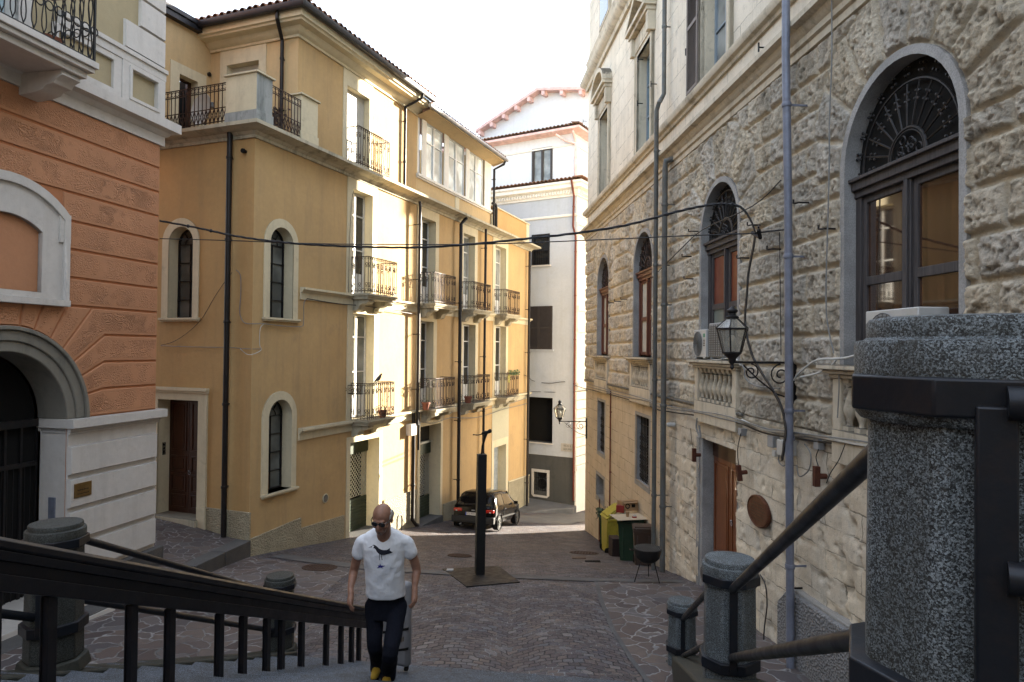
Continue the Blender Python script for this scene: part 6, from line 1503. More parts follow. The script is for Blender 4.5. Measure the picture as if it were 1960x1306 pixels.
# bundles along the base of the palace
rnd = random.Random(5); base = [(1123, 738), (1160, 746), (1200, 757), (1240, 768), (1262, 778), (1330, 787), (1380, 796), (1420, 806), (1460, 820), (1500, 829), (1560, 837), (1640, 848), (1700, 858)]
for j, (mat, r, lab) in enumerate(((m_cab, .014, 'black cable along the foot of the rusticated wall, lowest of its bundle'), (m_cabg, .012, 'grey cable along the foot of the rusticated wall, middle of its bundle'), (m_cabw, .014, 'pale cable along the foot of the rusticated wall, thickest strand on the right part'), (m_cabg, .010, 'thin grey cable sagging above the bundle at the foot of the rusticated wall'))):
    cable('wall_cable', [W_(x, y+(6-3*j)+rnd.uniform(-2.5, 2.5), .10+.02*j) for x, y in (base if j != 2 else base[7:])], r, mat, lab)
cable('conduit', [W_(1122, 728, .08), W_(1200, 744, .08), W_(1300, 767, .08), W_(1420, 794, .09)], .024, m_greypipe, 'straight grey conduit on the string course below the balustrades')
for pts, mat, r, lab in (
    ([(1520, 728), (1530, 714), (1562, 690), (1600, 687), (1625, 684), (1660, 672)], m_cabw, .014, 'white conduit climbing from the lamp bracket to the big window sill'),
    ([(1532, 722), (1560, 716), (1585, 706), (1600, 690)], m_cabw, .013, 'short white conduit loop under the white conduit beside the lamp bracket'),
    ([(1412, 690), (1424, 705), (1426, 722), (1440, 736), (1465, 742), (1492, 744)], m_cabg, .012, 'grey cable loop hanging from the air conditioner sill behind the near lamp'),
    ([(1592, 0), (1592, 120), (1588, 220), (1587, 330), (1584, 440), (1581, 560), (1584, 620), (1596, 676)], m_cabg, .009, 'thin grey wire running down the rusticated wall left of the big window'),
    ([(1492, 445), (1493, 520), (1494, 600), (1495, 680)], m_cab, .006, 'thin dark wire hanging beside the blue downpipe'),
    ([(1605, 700), (1606, 740), (1603, 800)], m_cabg, .008, 'short grey wire hanging under the big window sill'),
    ([(1340, 690), (1372, 689), (1405, 686), (1418, 700)], m_cabw, .012, 'white hose lying on the sill under the air conditioners'),
    ([(1335, 800), (1333, 820), (1341, 838), (1338, 815)], m_cabg, .018, 'grey cable coil beside the varnished door lintel'),
    ([(1497, 850), (1490, 880), (1500, 892), (1512, 878), (1508, 862)], m_cabg, .010, 'grey cable loop under the junction boxes on the blue downpipe'),
    ([(1540, 850), (1552, 870), (1548, 900), (1530, 912), (1525, 890)], m_cabg, .009, 'tangled grey cable loop right of the blue downpipe'),
    ([(1567, 860), (1562, 875), (1566, 892), (1570, 908)], m_cab, .007, 'thin black wire feeding the rusty wall light near the footing'),
    ([(1618, 850), (1606, 880), (1590, 905), (1582, 925)], m_cab, .006, 'thin dark wire slanting down the smooth wall near the column'),
    ([(1418, 830), (1412, 860), (1414, 890), (1420, 905)], m_cab, .008, 'thin black wire feeding the rusty wall light beside the varnished door'),
    ([(1322, 820), (1324, 845), (1328, 862)], m_cab, .006, 'thin black wire feeding the rusty wall light left of the varnished door'),
    ([(1455, 1100), (1465, 1120), (1468, 1160), (1462, 1215), (1462, 1290)], m_cab, .010, 'loose black cable hanging behind the middle granite post'),
    ([(1240, 540), (1300, 480), (1345, 440), (1440, 395), (1495, 345)], m_cab, .010, 'dark cable slanting up across the stones past the third arched window'),
    ):
    n_ = .17 if pts[0][1] < 740 and pts[0][0] > 1490 else .12
    cable('wall_cable', [W_(x, y, n_) for x, y in pts], r, mat, lab)
Y_ = lambda px, py, n=.06, f=FY: f.w(f.uz(px, py, n)[0], n, f.uz(px, py, n)[1])
L_ = lambda px, py: Y_(px, py, .04, FL)
for pts, mat, r, lab in (
    ([L_(308, 661), L_(330, 655), L_(355, 640), L_(385, 612), L_(410, 570), L_(430, 540), L_(444, 522)], m_cab, .006, 'thin black wire rising across the ochre wall to the corner drainpipe'),
    ([L_(308, 662), L_(360, 664), L_(415, 665), L_(436, 665), L_(474, 668), Y_(500, 668)], m_cabg, .007, 'thin grey wire running level across the ochre corner below the arched windows'),
    ([L_(452, 517), L_(460, 527), L_(461, 560), L_(459, 600), L_(468, 618), Y_(485, 620), Y_(505, 620), Y_(540, 624), Y_(575, 625), Y_(581, 618), Y_(582, 580), Y_(590, 572)], m_cabg, .009, 'grey cable running round the ochre corner under the arched window sill'),
    ([Y_(505, 620), Y_(498, 630), Y_(497, 660), Y_(500, 670), Y_(485, 678), Y_(472, 678), Y_(460, 668)], m_cabw, .007, 'pale cable drooping round the corner of the ochre wall'),
    ([Y_(588, 572, .12), Y_(650, 582, .1), Y_(700, 586, .14), Y_(760, 596, .12), Y_(797, 602, .12)], m_cab, .012, 'dark cable clipped under the upper ledge of the ochre building'),
    ([Y_(794, 815, .14), Y_(805, 808, .12), Y_(830, 810, .08), Y_(860, 800, .08), Y_(878, 800, .2), Y_(905, 800, .08), Y_(930, 795, .08), Y_(965, 783, .1), Y_(1000, 775, .1), Y_(1012, 770, .1)], m_cabg, .014, 'grey cable sagging along the ochre building under the lower balconies, lower strand'),
    ([Y_(880, 792, .14), Y_(920, 786, .1), Y_(960, 776, .14), Y_(985, 770, .14), Y_(1012, 760, .1)], m_cabg, .012, 'grey cable along the ochre building under the lower balconies, upper strand'),
    ([Y_(678, 365, .06), Y_(674, 380, .05), Y_(670, 440, .04), Y_(668, 500, .04), Y_(667, 560, .04)], m_cab, .006, 'thin wire running down beside the first upper french window'),
    ([Y_(1003, 718, .05), Y_(1012, 722, .05)]+[FWL.w(FWL.uz(x, y, .05)[0], .05, FWL.uz(x, y, .05)[1]) for x, y in ((1020, 729), (1050, 734), (1080, 731), (1098, 737))]+[W_(1122, 745, .1)], m_cab, .014, 'upper black cable sagging across the end of the street'),
    ([Y_(1016, 750, .05)]+[FWL.w(FWL.uz(x, y, .05)[0], .05, FWL.uz(x, y, .05)[1]) for x, y in ((1030, 750), (1060, 751), (1098, 750))]+[W_(1124, 748, .1)], m_cab, .012, 'lower black cable stretched across the end of the street'),
    ): cable('wall_cable', pts, r, mat, lab)
# boxes and fittings on the palace
def wbox(name, px, py, w, h, d, mat, label, cat, fr=FR, n=.02): 
    u, z = fr.uz(px, py, n+.05); mb = MB(); mb.fb(u-w/2, u+w/2, n-.03, n+d, z-h/2, z+h/2); mb.fb(u-w/2-.008, u+w/2+.008, n+d-.02, n+d-.012, z-h/2-.008, z+h/2+.008)
    for k in (-1, 1): mb.ball((u+k*w*.3, -(n+d), z+h*.3), .006, 5, 3)
    return tag(O(name, mb, mat, None, fr, bevel=.008), label, cat)
m_box = plain('grey_plastic_box', (.27, .28, .29, 1), .5); m_boxw = plain('off_white_plastic_box', (.46, .46, .44, 1), .45)
wbox('junction_box', 1480, 845, .17, .16, .10, m_box, 'grey junction box left of the blue downpipe', 'junction box')
wbox('junction_box', 1512, 857, .16, .20, .20, m_boxw, 'off white rounded box mounted over the blue downpipe', 'junction box')
wbox('junction_box', 1567, 850, .12, .13, .09, m_box, 'small grey junction box right of the blue downpipe', 'junction box')
wbox('junction_box', 1420, 827, .13, .11, .09, m_box, 'small pale junction box above the varnished door corner', 'junction box')
wbox('junction_box', 1485, 868, .09, .08, .09, m_boxw, 'smallest white box hanging under the grey junction box', 'junction box')
wbox('access_panel', 1475, 640, .2, .24, .03, m_box, 'grey metal plate on the stones', 'plate') if False else None
m_rusty = metal('rusted_steel', (.075, .026, .016, 1), .75, .3, (.14, .05, .02, 1), .5)
for px, py, lab in ((1328, 871, 'rusty steel wall light left of the varnished door'), (1414, 903, 'tilted rusty steel wall light right of the varnished door'), (1562, 912, 'rusty steel wall light between the blue downpipe and the column')):
    u, z = FR.uz(px, py, .2); M = FR.off(u).M @ Matrix.Translation((0, -.02, z)) @ Matrix.Rotation(.12 if '1414' in str(px) else 0, 4, 'X')
    t = link('wall_light', None, None, M); tag(t, lab, 'wall light'); mb = MB(); mb.box(-.035, .035, -.21, -.14, -.125, .125); O('lamp_body', mb, m_rusty, t, bevel=.004)
    mb = MB(); mb.lathe([(.035, 0), (.035, .10)], (0, -.05, 0), 10, Matrix.Rotation(PI/2, 4, 'X')); O('mount', mb, m_rusty, t)
u, z = FR.uz(1285, 813, .1); t = E('security_camera', 'small white dome camera on the smooth stone wall beside the pipes', 'camera', FR.w(u, .02, z)); mb = MB(); mb.tube([(0, 0, 0), (-.12, 0, 0)], .045, 10); mb.ball((-.14, 0, 0), .045, 10, 8); O('camera_body', mb, m_boxw, t)
# oval bronze plaque
pu_, pz_ = (14.23+14.96)/2, -2.40; mb = MB(); Mx = Matrix.Diagonal((.365, .24, 1, 1)); Rx_ = Matrix.Rotation(PI/2, 4, 'X')
mb.lathe([(1, 0), (1, .045), (.95, .055), (.92, .055), (.90, .045), (.88, .045)], (pu_, -.03, pz_), 40, Rx_ @ Mx)
pq = tag(O('plaque', mb, metal('brown_patinated_plaque', (.10, .038, .02, 1), .55, .5, (.16, .075, .04, 1), .5), None, FR), 'round brown metal plaque on the smooth stone wall right of the varnished door', 'plaque')
mb = MB(); rr = random.Random(2)
for k in range(6):
    w_ = .24*math.sqrt(max(.05, 1-((k-2.5)/3.4)**2)); x = pu_-w_
    mb = MB()
    while x < pu_+w_: w = rr.uniform(.012, .03); mb.fb(x, x+w, .074, .077, pz_+.12-.048*k-.009, pz_+.12-.048*k+rr.uniform(.003, .012)); x += w+.012
    O('engraving', mb, m_brassd, pq, FR, smooth=0)
# air conditioners on the sills
def aircon(u0, u1, n0, n1, z0, z1, label, front, mat, fan=True):
    M = FR.off((u0+u1)/2).M @ Matrix.Translation((0, -(n0+n1)/2, z0)); t = link('air_conditioner', None, None, M); tag(t, label, 'air conditioner'); w, d, h = u1-u0, n1-n0, z1-z0
    mb = MB(); mb.box(-w/2, w/2, -d/2, d/2, .03, h); 
    for s in (-1, 1): mb.box(s*w*.35-.03, s*w*.35+.03, -d/2-.01, d/2+.01, 0, .03)
    c_ = O('casing', mb, mat, t, bevel=.012)
    if fan:
        f = MB()
        for k in range(1, 9): f.ringp((-w*.14, -d/2-.012, h*.52), h*.42*k/8, .004, 'y', 22)
        for k in range(10): a = PI*k/10; f.bar((-w*.14-h*.42*math.cos(a), -d/2-.010, h*.52-h*.42*math.sin(a)), (-w*.14+h*.42*math.cos(a), -d/2-.010, h*.52+h*.42*math.sin(a)), .005)
        O('fan_grille', f, m_greypipe, c_, smooth=0); f = MB(); f.lathe([(h*.43, 0), (h*.43, .004)], (-w*.14, -d/2-.001, h*.52), 22, Matrix.Rotation(PI/2, 4, 'X')); O('fan_opening', f, plain('grey_fan_shadow', (.30, .305, .31, 1), .7), c_)
        l_ = MB(); l_.box(w*.28, w*.42, -d/2-.004, -d/2+.002, h*.74, h*.86); O('badge', l_, plain('green_badge', (.02, .22, .14, 1), .4), c_); l_ = MB()
        for k in range(4): l_.box(w*.30, w*.40, -d/2-.004, -d/2+.002, h*(.44+.06*k), h*(.47+.06*k))
        O('vent', l_, m_dark, c_)
    else:
        f = MB()
        for k in range(14): z = .05+(h-.08)*k/14; f.box(-w/2-.006, w/2+.006, -d/2-.008, -d/2, z, z+.012); f.box(-w/2-.008, -w/2, -d/2, d/2, z, z+.012)
        for k in range(8): x = -w/2+w*k/7; f.box(x-.003, x+.003, -d/2-.01, -d/2, .05, h-.03)
        O('fins', f, m_greypipe, c_, smooth=0)
    return t
aircon(11.98, 12.62, -.18, .16, -.12, .42, 'small white air conditioner with green badge on the sill behind the lamp', 1, m_boxw)
aircon(12.72, 13.45, -.20, .14, -.12, .52, 'grey finned air conditioner beside the white one behind the near lamp', 1, m_box, False)
ac0 = FR.uz(1660, 610, .2)[0]; aircon(ac0, ac0+.85, -.10, .22, -.12, .46, 'white air conditioner on the big window sill behind the granite column', 1, m_boxw)
# ---------------------------------------------------------------- granite posts and rails of the stairs
def post(x, y, zt, zbse, label, s=1.0, rot=None, low=None, m_gran=m_gran):
    t = E('stone_post', label, 'post', (x, y, zbse), rot if rot is not None else math.radians(-10)); h = zt-zbse; hp = PI/8; lc = .30*s if low is None else h-low
    def octo(r0, r1, z0, z1, ch=0):
        mb = MB(); mb.lathe([(r0-ch, z0), (r0, z0+ch), (r1, z1-ch), (r1-ch, z1)] if ch else [(r0, z0), (r1, z1)], (0, 0, 0), 8, None, hp); return mb
    mb = octo(.200*s, .190*s, .10, h-.15*s); sh = O('shaft', mb, m_gran, t, smooth=20, bevel=.012)
    mb = octo(.25*s, .23*s, 0, .10, .01); O('base', mb, m_moss, t, smooth=20, bevel=.01)
    mb = MB(); mb.lathe([(.192*s, h-.19*s), (.200*s, h-.18*s), (.202*s, h-.052*s), (.198*s, h-.044*s), (.186*s, h-.042*s), (.181*s, h-.038*s), (.181*s, h-.010*s), (.176*s, h-.003), (.16*s, h), (.0005, h+.003)], (0, 0, 0), 44)
    O('cap', mb, m_gran, t, smooth=40)
    mb = MB(); 
    for (z0, z1, r) in ((h-.172*s, h-.106*s, .222), (lc, lc+.08*s, .226)): mb.lathe([(r*s-.012, z0), (r*s, z0+.002), (r*s, z1-.002), (r*s-.012, z1)], (0, 0, 0), 8, None, hp)
    for sgn in (1, -1): mb.box(-.028*s, .028*s, sgn*.205*s-.012, sgn*.205*s+.012, lc+.02, h-.15*s)
    bo_ = MB(); bo_.ball((.13*s, -.19*s, h-.185*s), .010, 6, 4)
    O('iron_collar', mb, m_blkp, t, smooth=20, bevel=.004)
    return t
m_blkp = metal('blue_black_painted_iron', (.012, .015, .021, 1), .42, .3, (.05, .03, .02, 1), .25)
GZ, MZ_, SZ = 1.20, 5.1, 9.15
pg = Vector((xright(GZ)+.005, GZ)); 
posts = {}
post(.858, 1.255, .069, -1.05, 'huge speckled granite post with dark iron collar, nearest on the right', 1.0, math.radians(-27), .71); posts['g'] = (.868, 1.26, .078)
post(1.645, 5.1, -1.53, -2.62, 'middle granite post on the right with a flaking round top', 1.0); posts['m'] = (1.645, 5.1, -1.53)
post(2.30, 9.1, -3.30, -4.25, 'small far granite post at the foot of the right handrail', .98); posts['s'] = (2.30, 9.1, -3.30)
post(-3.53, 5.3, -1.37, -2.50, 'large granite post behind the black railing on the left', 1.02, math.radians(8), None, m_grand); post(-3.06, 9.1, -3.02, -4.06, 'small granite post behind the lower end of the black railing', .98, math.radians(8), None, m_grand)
def rails(a, b, label, lower=.55, up=.17):
    A, B = Vector(a), Vector(b); d = (B-A); d2 = Vector((d.x, d.y, 0)).normalized(); mb = MB()
    for off, w in ((up, 'upper'), (lower, 'lower')):
        mb = MB(); mb.tube([A+d2*.20+Vector((0, 0, -off)), B-d2*.20+Vector((0, 0, -off))], .031, 14); tag(O('handrail', mb, m_blkp, None, I4), w+' dark '+label, 'handrail')
rails(posts['g'], posts['m'], 'handrail pipe between the nearest and middle granite posts', .66); rails(posts['m'], posts['s'], 'handrail pipe between the middle and far granite posts', .66)
for zz, w in ((-.075, 'upper'), (-.345, 'lower')): mb = MB(); mb.tube([(.772, 1.06, zz), (1.15, .86, zz), (1.9, .45, zz), (3.2, -.2, zz)], .027, 14); tag(O('handrail', mb, m_blkp, None, I4), w+' level handrail pipe leaving the nearest granite post to the right', 'handrail')
rails((-3.53, 5.3, -1.37), (-3.06, 9.1, -3.02), 'handrail pipe between the two left granite posts', .66); rails((-3.85, 2.4, -.15), (-3.53, 5.3, -1.37), 'handrail pipe above the large left granite post', .66)
# black railing in the middle of the stairs
RL = E('stair_railing', 'massive black steel railing with flat posts sloping down the stairs', 'railing', (-1.9, 8.8, -4.0))
rx = lambda y: -2.61+.145*(y-3.9); rzt = lambda y: -.99-.441*(y-3.53)
def beam(prof, y0, y1, name, mat):
    mb = MB(); vs = []
    d = Vector((.145, 1, 0)).normalized(); nrm = Vector((d.y, -d.x, 0))
    for y in (y0, y1):
        for (n, z) in prof: vs.append(Vector((rx(y), y, rzt(y)+z))+nrm*n)
    k = len(prof); mb.add(vs, [(i, (i+1) % k, k+(i+1) % k, k+i) for i in range(k)]+[tuple(reversed(range(k))), tuple(range(k, 2*k))])
    o = O(name, mb, mat, RL, I4, smooth=30, bevel=.004); fixn(o); return o
m_rl = metal('black_railing_paint', (.012, .012, .015, 1), .4, .25, (.035, .022, .018, 1), .3)
beam([(-.05, -.07), (.055, -.07), (.07, -.05), (.07, -.02), (.045, 0), (-.045, 0), (-.07, -.02), (-.07, -.05)], 1.5, 8.95, 'handrail', m_rl)
beam([(-.035, -.12), (.062, -.12), (.068, -.07), (-.035, -.07)], 1.5, 8.93, 'web', m_rl)
beam([(-.03, -.19), (.025, -.19), (.03, -.12), (-.03, -.12)], 1.5, 8.93, 'web', m_rl)
beam([(-.03, -.28), (.052, -.28), (.058, -.19), (-.03, -.19)], 1.5, 8.93, 'lower_flange', m_rl)
for px in (-170, -60, 6, 114, 271, 344, 438, 483, 528, 556, 594, 641, 669, 689, 703):
    a = (px-980)/1300-.006; y = (-2.61-.145*3.9)/(a-.145)
    if y < 1.6 or y > 8.9: continue
    mb = MB(); d = math.atan2(1, .145); M = Matrix.Translation((rx(y), y, 0)) @ Matrix.Rotation(d-PI/2, 4, 'Z'); mb.box(-.018, .018, -.034, .034, stair_z(y)-.1, rzt(y)-.27, M); mb.box(-.026, -.018, -.045, .045, stair_z(y)-.1, rzt(y)-.27, M)
    O('baluster', mb, m_rl, RL, I4, smooth=0, bevel=.003)
# ---------------------------------------------------------------- sculpture on its plinth
def gp(px, py, z): d = ray(px, py); return d*(z/d.z)
zs_ = -4.30
for _ in range(8): c0 = gp(918, 1100, zs_); zs_ = gzf(c0.x, c0.y)+.012
SC = E('sculpture', 'slim bronze bending figure on a tall square black steel post with flat base plate', 'sculpture', (c0.x, c0.y, zs_))
cs = [gp(*p, zs_) for p in ((847, 1089), (893, 1123), (995, 1114), (954, 1083))]
mb = MB(); cs = []
for p_ in ((847, 1089), (893, 1123), (995, 1114), (954, 1083)):
    zz = zs_
    for _ in range(12): g_ = gp(*p_, zz); zz = .5*zz+.5*(gzf(g_.x, g_.y)+.02)
    cs.append(g_)
vs = [(p.x-c0.x, p.y-c0.y, gzf(p.x, p.y)-zs_-.012) for p in cs]+[(p.x-c0.x, p.y-c0.y, gzf(p.x, p.y)-zs_+.024) for p in cs]; mb.add(vs, [(3, 2, 1, 0), (4, 5, 6, 7)]+[(i, (i+1) % 4, 4+(i+1) % 4, 4+i) for i in range(4)])
m_steel = metal('matt_black_steel', (.010, .010, .010, 1), .55, .2); bp = O('base_plate', mb, metal('dark_brown_steel_plate', (.016, .014, .014, 1), .6, .2), SC, smooth=20, bevel=.004); fixn(bp)
mb = MB(); mb.box(-.090, .090, -.090, .090, .02, 2.44, Matrix.Shear('XY', 4, (.012, 0)) if False else Matrix.Rotation(.008, 4, 'Y') @ Matrix.Rotation(math.radians(14), 4, 'Z')); O('post', mb, m_steel, SC, bevel=.006)
wl_ = gp(857, 1089, zs_); mb = MB(); zq = gzf(wl_.x, wl_.y)-zs_; mb.box(wl_.x-c0.x-.02, wl_.x-c0.x+.12, wl_.y-c0.y-.03, wl_.y-c0.y+.05, zq+.018, zq+.05); O('label_plate', mb, m_white, SC, bevel=.004)
k_ = 13.0/1300; FG = lambda px, py, dy=0: Vector(((px-923)*k_+.02, dy, (856-py)*k_+2.44))
mb = MB(); mb.tube([FG(922, 856), FG(924, 840), FG(927, 826), FG(931, 814), FG(934, 811)], [.014, .022, .02, .032, .03], 10); mb.tube([FG(922.5, 856, .03), FG(925, 838, .04), FG(929, 824, .04), FG(933, 812, .02)], [.013, .02, .018, .028], 10)
mb.tube([FG(935, 811), FG(930, 811), FG(925, 813), FG(922, 816)], [.032, .026, .03, .016], 10); mb.tube([FG(923, 815, -.03), FG(915, 817, -.03), FG(906, 816.5, -.02)], [.012, .009, .010], 8); mb.tube([FG(923, 815, .03), FG(916, 818, .03), FG(910, 818, .03)], [.012, .009, .009], 8); mb.tube([FG(932, 812), FG(938, 810)], [.03, .036], 10); mb.ball(FG(939, 809), .042, 12, 8)
mb.ball(FG(905.5, 816.5, -.02), .014, 8, 6)
O('figure', mb, metal('dark_bronze', (.022, .020, .018, 1), .45, .7), SC)
# ---------------------------------------------------------------- car
def car():
    hx, hy = .284, .958; ang = math.atan2(-hx, hy)
    rc = Vector((-1.25, 22.50)); zc_ = gzf(rc.x+hx*1.6, rc.y+hy*1.6); zr_ = gzf(rc.x+hx*.6, rc.y+hy*.6); zf_ = gzf(rc.x+hx*2.7, rc.y+hy*2.7); tilt = math.atan2(zf_-zr_, 2.1)
    M = Matrix.Translation((rc.x, rc.y, zr_-math.tan(tilt)*.6)) @ Matrix.Rotation(ang, 4, 'Z') @ Matrix.Rotation(tilt, 4, 'X') @ Matrix.Diagonal((1, 1, .88, 1))
    t = link('parked_car', None, None, M); tag(t, 'small black hatchback parked on the slope behind the sculpture', 'car')
    ST = [(0.00, .655, .78, .60, .82), (.05, .70, .86, .63, .90), (.20, .735, .88, .605, 1.13), (.36, .745, .88, .58, 1.32), (.52, .75, .88, .565, 1.385), (1.2, .755, .87, .575, 1.42), (1.95, .755, .86, .565, 1.385), (2.30, .752, .86, .575, 1.20), (2.62, .745, .86, .60, .955), (2.8, .735, .84, .58, .90), (3.12, .70, .77, .52, .81), (3.30, .60, .62, .44, .64)]
    def half(s): y, bw, bz, rw, rz = s; return [(.50, .20), (bw*.93, .25), (bw*.985, .42), (bw, .62), (bw*.985, bz), (bw*.35+rw*.65, bz*.35+(rz-.05)*.65), (rw, rz-.055), (rw*.86, rz-.008), (rw*.5, rz+.012), (0, rz+.018)]
    mb = MB(); rings = []
    for s in ST:
        h = half(s); ring = [(x, s[0], z) for x, z in h]+[(-x, s[0], z) for x, z in reversed(h[:-1])]; rings.append(ring)
    k = len(rings[0]); vs = [p for r_ in rings for p in r_]; fs = [(i*k+j, i*k+(j+1) % k, (i+1)*k+(j+1) % k, (i+1)*k+j) for i in range(len(rings)-1) for j in range(k)]; fs += [tuple(range(k)), tuple(reversed(range((len(rings)-1)*k, len(rings)*k)))]
    mb.add(vs, fs); t_ = NT('black_car_paint'); paint = t_.out((.005, .0045, .0045, 1), .12, 0, spec=.16, coat=0)
    b = O('body', mb, paint, t, smooth=45, bevel=.02); fixn(b)
    def ip(y):
        for a, c in zip(ST[:-1], ST[1:]):
            if a[0] <= y <= c[0]: f = (y-a[0])/(c[0]-a[0]); return [a[i]*(1-f)+c[i]*f for i in range(5)]
    def side(y, f, s, o=.012):
        _, bw, bz, rw, rz = ip(y); x = bw*.985+(rw-bw*.985)*f; z = bz+(rz-.055-bz)*f; return (s*(x+o), y, z)
    gl = glass('car_glass', (.02, .018, .015, 1), .03, .9)
    for s in (1, -1):
        for (y0, y1, y2, y3) in ((.42, 1.02, 1.02, .62), (1.10, 2.42, 2.02, 1.10)):
            g = MB(); n = 6; V = []
            for i in range(n+1):
                f = .10+.78*i/n; ya = y0+(y3-y0)*i/n; yb = y1+(y2-y1)*i/n
                V += [side(ya+(yb-ya)*j/4, f, s) for j in range(5)]
            g.add(V, [(i*5+j, i*5+j+1, (i+1)*5+j+1, (i+1)*5+j) if s > 0 else (i*5+j, (i+1)*5+j, (i+1)*5+j+1, i*5+j+1) for i in range(n) for j in range(4)]); O('side_window', g, gl, t)
    g = MB(); V = []
    for i in range(7):
        f = i/6; z = .90+.40*f; y = .045+.295*f-.014; w = .60-.07*f; V += [(-w+2*w*j/6, y+.015*abs(j-3)/3, z) for j in range(7)]
    g.add(V, [(i*7+j, i*7+j+1, (i+1)*7+j+1, (i+1)*7+j) for i in range(6) for j in range(6)]); rg = O('rear_window', g, gl, t)
    g = MB(); V = []
    for i in range(5): f = i/4; V += [(-(.56-.04*f)+2*(.56-.04*f)*j/4, 2.58-.56*f, .97+.38*f+.02) for j in range(5)]
    g.add(V, [(i*5+j, (i+1)*5+j, (i+1)*5+j+1, i*5+j+1) for i in range(4) for j in range(4)]); O('windscreen', g, gl, t)
    g = MB(); g.box(-.74, .74, -.06, .10, .26, .50); g.box(-.66, .66, -.075, -.04, .30, .46); O('bumper', g, plain('black_bumper_plastic', (.015, .015, .015, 1), .6), t, bevel=.04)
    red = plain('red_tail_light', (.42, .02, .012, 1), .2)
    for s in (1, -1):
        g = MB(); g.box(s*.40, s*.705, -.018, .10, .655, .775); O('tail_light', g, red, t, bevel=.02); g = MB(); g.box(s*.56, s*.62, -.02, .0, .66, .70) ; O('reverse_light', g, m_boxw, t)
        g = MB(); g.box(s*.76, s*.90, 2.16, 2.24, .86, .98); O('wing_mirror', g, paint, t, bevel=.025)
        g = MB(); g.box(s*.752, s*.762, 1.04, 1.055, .35, .84); g.box(s*.752, s*.768, 1.12, 1.27, .74, .77); g.box(s*.748, s*.775, .75, 2.5, .44, .49); O('door_trim', g, m_dark, t)
        for yy in (.55, 2.72):
            g = MB(); g.lathe([(.15, -.085), (.25, -.085), (.27, -.06), (.27, .06), (.25, .085), (.15, .085)], (s*.66, yy, .27), 24, Matrix.Rotation(PI/2, 4, 'Y')); w = O('wheel', g, plain('tyre_rubber', (.015, .015, .015, 1), .85), t)
            g = MB(); x = s*.752
            for q in range(5): a = 2*PI*q/5; g.bar((x, yy, .27), (x, yy+.15*math.cos(a), .27+.15*math.sin(a)), .04, .012)
            g.ringp((x-s*.005, yy, .27), .165, .014, 'x', 20); O('rim', g, m_greypipe, w, smooth=30)
            g = MB(); g.ringp((s*.755, yy, .29), .30, .022, 'x', 20); O('wheel_arch', g, m_dark, t)
    g = MB(); g.box(-.26, .26, -.030, -.016, .535, .645); pl = O('number_plate', g, m_white, t, bevel=.003)
    g = MB(); g.box(-.262, -.225, -.033, -.028, .537, .643); g.box(.225, .262, -.033, -.028, .537, .643); O('plate_band', g, plain('plate_blue', (.02, .06, .30, 1), .4), pl)
    text_obj('lettering', 'CL·772 HP', .088, m_brassd, pl, M @ Matrix.Translation((0, -.033, .59)) @ Matrix.Rotation(PI/2, 4, 'X'), .001, sx=1.05)
    g = MB(); g.tube([(-.4, -.02, .22), (-.4, -.12, .21)], .025); O('exhaust', g, m_zinc, t)
    g = MB(); g.tube([(0, .62, 1.40), (0, .35, 1.75)], .006); g.tube([(-.28, .0, .93), (.1, .07, .98)], .008); O('wiper', g, m_blk, t)
    g = MB(); g.box(-.06, .06, -.03, .0, .70, .74); O('badge', g, m_zinc, t, bevel=.01)
car()
# ---------------------------------------------------------------- bins, barbecue, rubbish
def bin_(x, y, rz, w, d, h, mat, label, lid_open=0, lidmat=None, wheels=True):
    t = E('wheelie_bin', label, 'bin', (x, y, gzf(x, y)+.01), rz); mb = MB(); k = .80
    vs = []
    for (f, z) in ((k, .04), (k, .07), (.97, h-.14), (1.0, h-.13), (1.04, h-.12), (1.04, h-.06), (1.0, h-.06)):
        vs += [(-w/2*f, -d/2*f, z), (w/2*f, -d/2*f, z), (w/2*f, d/2, z), (-w/2*f, d/2, z)]
    n = 7; mb.add(vs, [(4*i+j, 4*i+(j+1) % 4, 4*i+4+(j+1) % 4, 4*i+4+j) for i in range(n-1) for j in range(4)]+[(3, 2, 1, 0), (4*n-4, 4*n-3, 4*n-2, 4*n-1)])
    for s in (-1, 1): mb.box(s*w*.30-.012, s*w*.30+.012, -d/2*.93-.02, -d/2*.9, .12, h-.2)
    O('body', mb, mat, t, smooth=30, bevel=.015)
    lm = Matrix.Translation((0, d/2, h-.06)) @ Matrix.Rotation(-lid_open, 4, 'X'); mb = MB()
    mb.box(-w/2*1.06, w/2*1.06, -d*1.04, .02, 0, .035, lm); mb.box(-w/2*.9, w/2*.9, -d*.92, -.06, .03, .065, lm); mb.tube([lm @ Vector((-w*.35, -d*1.04, .02)), lm @ Vector((-w*.35, -d*1.10, .03)), lm @ Vector((w*.35, -d*1.10, .03)), lm @ Vector((w*.35, -d*1.04, .02))], .013, 6)
    O('lid', mb, lidmat or mat, t, bevel=.015)
    if wheels:
        for s in (-1, 1):
            mb = MB(); mb.lathe([(.03, -.025), (.10, -.025), (.10, .025), (.03, .025)], (s*(w/2*k+.0), d/2-.05, .10), 16, Matrix.Rotation(PI/2, 4, 'Y')); O('wheel', mb, m_dark, t)
    return t
def plast(name, c): t = NT(name); a = t.noise(3, 8, .7); v = t.ramp(t.noise(8, 8, .75), [(.5, 0.), (.7, 1.)]); return t.out(t.mix(t.math('MULTIPLY', v, .4), t.mix(t.ramp(a, [(.3, 0.), (.7, 1.)]), sc(c, .8), sc(c, 1.1)), (.05, .045, .03, 1)), .45, nrm=t.bump(t.noise(70, 3, .6), .15, .004))
